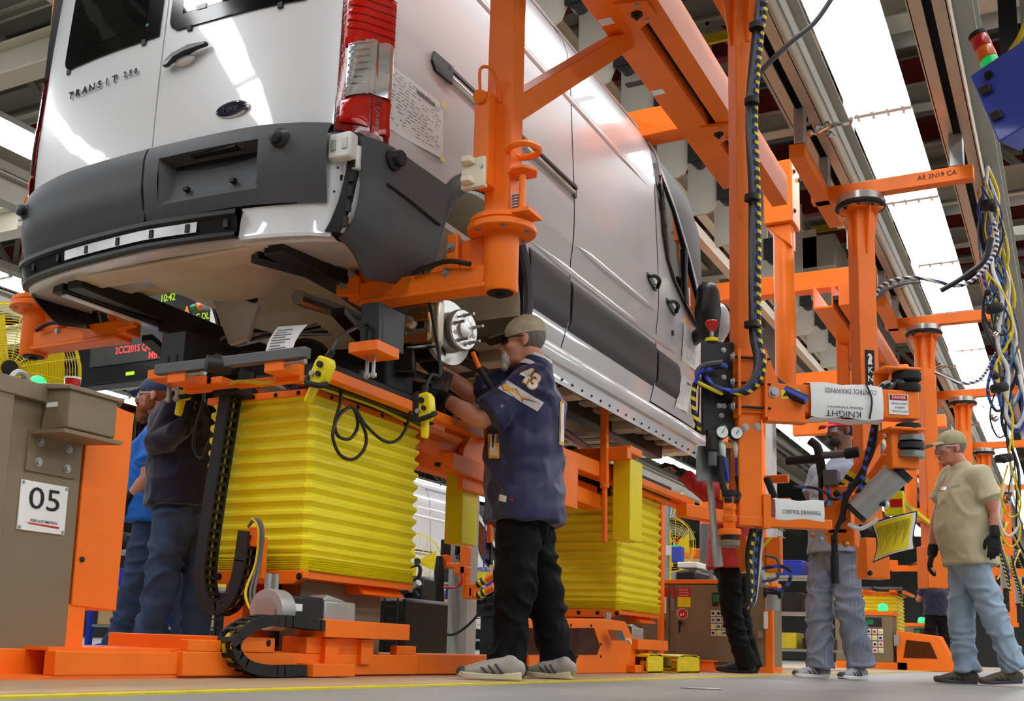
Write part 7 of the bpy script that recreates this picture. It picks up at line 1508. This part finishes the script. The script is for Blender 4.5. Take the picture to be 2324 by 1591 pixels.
    bd = [o for o in t.children if o.name.startswith('body')][0]; tb = bvh(bd)
    for k in range(4): decal(tb, [(1000+k*9, 826+k*5), (1006+k*9, 826+k*5+3), (1003+k*9, 836+k*4), (998+k*9, 838+k*4), (996+k*9, 831+k*5)], [(0, 1, 2, 3, 4)], 'tattoo', 'tattoo', t, .0015)
    return t
jersey_man()
# ---------- man in the khaki shirt and cap, walking ----------
def khaki_man():
    Y0 = 8.75; t = thing('person', 'person in beige T-shirt, khaki cap and light jeans walking past the hoists', 'person', P(2220, 1552, Z=0))
    f = V((-.93, -.36, 0)).normalized(); lf = V((0, 0, 1)).cross(f); B0 = P(2200, 1268, Y=Y0); p = lambda x, y, o=0: PN(x, y, B0+lf*o, lf)
    J = dict(f=f, neck=p(2182, 1062), chest=p(2190, 1120), belly=p(2192, 1200), pelvis=p(2202, 1268))
    H, R = headframe(p(2156, 1018), (f*1+lf*.25+V((0, 0, -.08))).normalized())
    J['sh'] = (p(2222, 1080, .18), p(2160, 1080, -.17)); J['el'] = (p(2262, 1165, .22), p(2128, 1175, -.2)); J['wr'] = (p(2256, 1205, .24), p(2118, 1250, -.16))
    J['wr'] = (p(2258, 1212, .26), p(2116, 1256, -.16))
    J['hip'] = (p(2212, 1280, .09), p(2188, 1280, -.09)); J['knee'] = (p(2252, 1390, .09), p(2180, 1395, -.08)); J['ankle'] = (p(2296, 1495, .08), p(2192, 1500, -.08))
    J['hand'] = ((V((0, 0, -1))+f*.08, lf, 1, .22), (V((0, 0, -1))+f*.25, -lf*.4+f*.8, -1, .45))
    body(t, J, 'skin_red', H, R); sh = shirt(t, J, 'shirt_beige', 'shirt', .028, -.05, (.62, .62), .088, 8, .007, (.185, .15), (.19, .185)); trousers(t, J, 'denim_light', 1.02, 1.12, 9, amp=.012)
    for i in (0, 1): glove(t, J, i)
    cap(t, H, R, 'cap_khaki', None, .08); hair(t, H, R, 'hair_grey'); glasses(t, H, R, 'lens_clear', 'cable_white', .02); eyes(t, H, R)
    m_ = MB(); m_.ell(H(.102, 0, -.052), .012, .032, .008, R); skinmesh('moustache', m_, 'hair_white', t, .005, 1)
    tr = bvh(sh)
    for k in range(7): decal_grid(tr, [(2131+7*k, 1112-2*k), (2136+7*k, 1111-2*k), (2136+7*k, 1116-2*k), (2131+7*k, 1117-2*k)], 'ink_grey', 'shirt_print', sh, 2, 2, .003)
    decal_grid(tr, [(2135, 1106), (2150, 1104), (2148, 1112), (2137, 1113)], 'amber_plastic', 'shirt_print', sh, 3, 2, .004)
    g = lambda x, y: P(x, y, Z=0); u = f
    a = V(J['ankle'][1]); b = V(J['ankle'][0])
    shoe(t, (a.x-f.x*.07, a.y-f.y*.07, 0), (a.x+f.x*.22, a.y+f.y*.22, 0), ('shoe_brown', 'shoe_dark', 'shoe_brown'), 'boot', .12, h=.12); shoe(t, (b.x-f.x*.06, b.y-f.y*.06, .02), (b.x+f.x*.22, b.y+f.y*.22, 0), ('shoe_brown', 'shoe_dark', 'shoe_brown'), 'boot', .12, h=.12)
khaki_man()
# ---------- man in grey shirt and striped trousers ----------
def grey_man():
    Y0 = 8.75; t = thing('person', 'bearded person in grey shirt and grey striped trousers behind the tool arm', 'person', P(1890, 1545, Z=0))
    f = V((-.8, -.6, 0)).normalized(); lf = V((0, 0, 1)).cross(f); B0 = P(1892, 1245, Y=Y0); p = lambda x, y, o=0: PN(x, y, B0+lf*o, lf)
    J = dict(f=f, neck=p(1914, 1036), chest=p(1895, 1105), belly=p(1890, 1180), pelvis=p(1892, 1245)); H, R = headframe(p(1908, 978), (f+lf*.1+V((0, 0, -.05))).normalized())
    J['sh'] = (p(1930, 1078, .17), p(1860, 1078, -.17)); J['el'] = (p(1925, 1160, .22), p(1838, 1155, -.2)); J['wr'] = (p(1885, 1165, .25), p(1795, 1158, -.1)); J['hand'] = ((f+V((0, 0, .1)), V((0, 0, 1)), 1, .7), (f+V((0, 0, .05)), V((0, 0, 1)), -1, .7))
    J['hip'] = (p(1915, 1262, .09), p(1868, 1262, -.09)); J['knee'] = (p(1928, 1380, .10), p(1860, 1385, -.09)); J['ankle'] = (p(1950, 1490, .10), p(1862, 1495, -.09))
    body(t, J, 'skin_brown', H, R); sh = shirt(t, J, 'shirt_grey', 'shirt', .03, -.04, (.6, .6), .088, 12, .006); M_ = sh.data.materials; trousers(t, J, 'hickory', 1.04, 1.32, 13, amp=.012)
    for i in (0, 1): glove(t, J, i)
    cap(t, H, R, 'cap_red'); hair(t, H, R, 'hair_black'); glasses(t, H, R, 'lens_clear', 'red_dark', .02); eyes(t, H, R)
    b = MB(); b.ell(H(.06, 0, -.09), .05, .056, .035, R); b.ell(H(.1, 0, -.05), .01, .03, .006, R); skinmesh('beard', b, 'hair_black', t, .006, 2)
    for i, (x, y) in enumerate(((1945, 1541), (1850, 1543))):
        a = V(J['ankle'][i]); ff = f if i == 1 else (f*.6-lf*.0+V((0, -.5, 0))).normalized(); shoe(t, (a.x-ff.x*.06, a.y-ff.y*.06, 0), (a.x+ff.x*.22, a.y+ff.y*.22, 0), ('shoe_grey', 'jersey_white', 'shoe_dark'), w=.115)
grey_man()
# ---------- man in red shirt ----------
def red_man():
    Y0 = 9.05; t = thing('person', 'person in red sweater and black trousers reaching up at the van front', 'person', P(1680, 1530, Z=0))
    f = V((-.96, -.28, 0)).normalized(); lf = V((0, 0, 1)).cross(f); B0 = P(1655, 1275, Y=Y0); p = lambda x, y, o=0: PN(x, y, B0+lf*o, lf)
    J = dict(f=f, neck=p(1672, 1075), chest=p(1668, 1125), belly=p(1660, 1205), pelvis=p(1655, 1275)); H, R = headframe(p(1665, 1035), (f+V((0, 0, .1))).normalized())
    J['sh'] = (p(1668, 1105, .17), p(1660, 1105, -.17)); J['el'] = (p(1608, 1118, .2), p(1600, 1120, -.2)); J['wr'] = (p(1548, 1072, .15), p(1540, 1070, -.16)); J['hand'] = ((f+V((0, 0, .7)), V((0, 0, 1))-f, 1, .5), (f+V((0, 0, .7)), V((0, 0, 1))-f, -1, .5))
    J['hip'] = (p(1655, 1290, .09), p(1665, 1290, -.09)); J['knee'] = (p(1662, 1400, .08), p(1680, 1400, -.08)); J['ankle'] = (p(1690, 1495, .08), p(1700, 1495, -.09))
    body(t, J, 'skin_tan', H, R); sh = shirt(t, J, 'shirt_red', 'sweater', .03, -.06, (1.75, 1.75), .07, 17, .006); trousers(t, J, 'pants_black', 1.0, 1.1, 18)
    hair(t, H, R, 'hair_black', True)
    tr = bvh(sh)
    for x in (1636, 1648): decal_grid(tr, [(x, 1098), (x+6, 1098), (x+3, 1136), (x-4, 1134)], 'yellow_line', 'reflective_stripe', sh, 2, 6, .003)
    for i in (0, 1): glove(t, J, i); a = V(J['ankle'][i]); shoe(t, (a.x-f.x*.07, a.y-f.y*.07, .008), (a.x+f.x*.22, a.y+f.y*.22, .008), ('shoe_black', 'shoe_black', 'shoe_black'), w=.11)
red_man()
# ---------- man in navy sweater holding the pendant ----------
def navy_man():
    Y0 = 4.5; t = thing('person', 'person in navy sweater and blue jeans gripping the yellow pendant control', 'person', P(390, 1508, Z=0))
    f = V((-.98, -.2, 0)).normalized(); lf = V((0, 0, 1)).cross(f); B0 = P(412, 1145, Y=Y0); p = lambda x, y, o=0: PN(x, y, B0+lf*o, lf)
    J = dict(f=f, neck=p(430, 895), chest=p(420, 955), belly=p(415, 1060), pelvis=p(412, 1145)); H, R = headframe(p(428, 842), f)
    J['sh'] = (p(408, 925, .17), p(440, 915, -.17)); J['el'] = (p(355, 1010, .22), p(470, 990, -.2)); J['wr'] = (p(420, 965, .3), p(480, 930, -.1)); J['hand'] = ((V((.0, -.1, 1)), lf*.9-f*.3, 1, .8), (V((.3, .2, .8)), V((0, 0, 1))-f, -1, .6))
    J['hip'] = (p(395, 1170, .09), p(432, 1170, -.09)); J['knee'] = (p(366, 1320, .10), p(450, 1320, -.08)); J['ankle'] = (p(332, 1475, .1), p(440, 1478, -.08))
    body(t, J, 'skin_pale', H, R); shirt(t, J, 'fleece_navy', 'sweater', .028, -.02, (1.85, 1.85), .08, 21, .009, (.2, .14), (.19, .15)); trousers(t, J, 'denim', 1.06, 1.12, 22, amp=.012)
    hair(t, H, R, 'hair_black', True); cap(t, H, R, 'cap_navy'); glove(t, J, 0); glove(t, J, 1)
    for i in (0, 1): a = V(J['ankle'][i]); ff = f; shoe(t, (a.x-ff.x*.07, a.y-ff.y*.07, .01), (a.x+ff.x*.2, a.y+ff.y*.2, .01), ('shoe_black', 'shoe_black', 'shoe_black'), w=.11)
navy_man()
# ---------- bearded man in blue shirt ----------
def beard_man():
    Y0 = 5.15; t = thing('person', 'person with long red beard, navy cap and bright blue T-shirt beside the navy sweater', 'person', P(320, 1500, Z=0))
    f = V((-.85, -.5, 0)).normalized(); lf = V((0, 0, 1)).cross(f); B0 = P(348, 1170, Y=Y0); p = lambda x, y, o=0: PN(x, y, B0+lf*o, lf)
    J = dict(f=f, neck=p(366, 960), chest=p(362, 1015), belly=p(350, 1100), pelvis=p(348, 1170)); H, R = headframe(p(350, 900), (f*1+V((0, 0, -.03))).normalized())
    J['sh'] = (p(345, 1000, .15), p(378, 1000, -.17)); J['el'] = (p(335, 1085, .2), p(385, 1085, -.2)); J['wr'] = (p(292, 1135, .15), p(360, 1140, -.2)); J['hand'] = ((f*.5+V((0, 0, -.8)), lf+f*.3, 1, .5), (f+V((0, 0, -.4)), V((0, 0, 1)), -1, .5))
    J['hip'] = (p(335, 1195, .08), p(362, 1195, -.09)); J['knee'] = (p(310, 1320, .08), p(395, 1320, -.1)); J['ankle'] = (p(268, 1450, .08), p(425, 1450, -.1))
    body(t, J, 'skin_pale', H, R, 1.05); shirt(t, J, 'shirt_blue', 'shirt', .026, -.05, (.6, .6), .085, 25, .007); trousers(t, J, 'denim', 1.0, 1.05, 26)
    cap(t, H, R, 'cap_navy', None, .05); hair(t, H, R, 'hair_red'); glasses(t, H, R, 'lens_clear', 'cable_white', .02); eyes(t, H, R)
    b = MB(); b.ell(H(.055, 0, -.085), .055, .06, .04, R); b.ell(H(.065, 0, -.125), .045, .048, .05, R); b.ell(H(.1, 0, -.05), .014, .034, .01, R); b.ell(H(.01, .06, -.05), .035, .016, .05, R); b.ell(H(.01, -.06, -.05), .035, .016, .05, R); skinmesh('beard', b, 'hair_red', t, .007, 2, (.003, 50, 50, 4))
    for i in (0, 1):
        if i == 0: glove(t, J, 0)
        a = V(J['ankle'][i]); shoe(t, (a.x-f.x*.06, a.y-f.y*.06, .01+.06*(i == 1)), (a.x+f.x*.22, a.y+f.y*.22, .01), ('shoe_blue', 'shoe_sole', 'jersey_white'), w=.11, h=.1)
beard_man()
# ---------- distant workers ----------
def far_person(label, px_, py_, Y0, mts, f, hh=1.76):
    base = P(px_, 1518, Y=Y0); base.z = 0; t = thing('person', label, 'person', base); f = V(f).normalized(); lf = V((0, 0, 1)).cross(f); q = lambda a, b, z: base+f*a+lf*b+V((0, 0, z*hh/1.76))
    J = dict(f=f, neck=q(0, 0, 1.48), chest=q(0, 0, 1.3), belly=q(0, 0, 1.1), pelvis=q(0, 0, .96), sh=(q(0, .18, 1.42), q(0, -.18, 1.42)), el=(q(.12, .24, 1.18), q(.1, -.24, 1.18)), wr=(q(.32, .16, 1.2), q(.3, -.16, 1.2)), hip=(q(0, .09, .92), q(0, -.09, .92)), knee=(q(.03, .12, .5), q(.02, -.13, .5)), ankle=(q(0, .14, .09), q(0, -.15, .09)))
    H, R = headframe(q(.03, 0, 1.63), f); body(t, J, 'skin_tan', H, R, voxel=.012); shirt(t, J, mts[0], 'shirt', .025, -.04, (.6, .6), .08, 3, .006, voxel=.014); trousers(t, J, mts[1], 1.0, 1.1, 4); cap(t, H, R, mts[2]); hair(t, H, R, 'hair_black')
    for i in (0, 1): a = V(J['ankle'][i]); shoe(t, (a.x-f.x*.07, a.y-f.y*.07, .0), (a.x+f.x*.2, a.y+f.y*.2, 0), ('shoe_black', 'shoe_black', 'shoe_black'), w=.11)
far_person('distant person in black trousers standing before the far tan cabinet', 2130, 1520, 20.5, ('fleece_navy', 'pants_black', 'cap_navy'), (-.5, .85, 0)); far_person('distant person in blue jeans behind the one in black trousers', 2170, 1515, 24.5, ('shirt_beige', 'denim', 'cap_khaki'), (-.9, .3, 0))
far_person('distant person in dark shirt and khaki trousers by the dark wire pallets', 962, 1480, 26, ('pants_black', 'cap_khaki', 'cap_dark'), (-.3, .9, 0))
bpy.data.scenes.remove(TS)
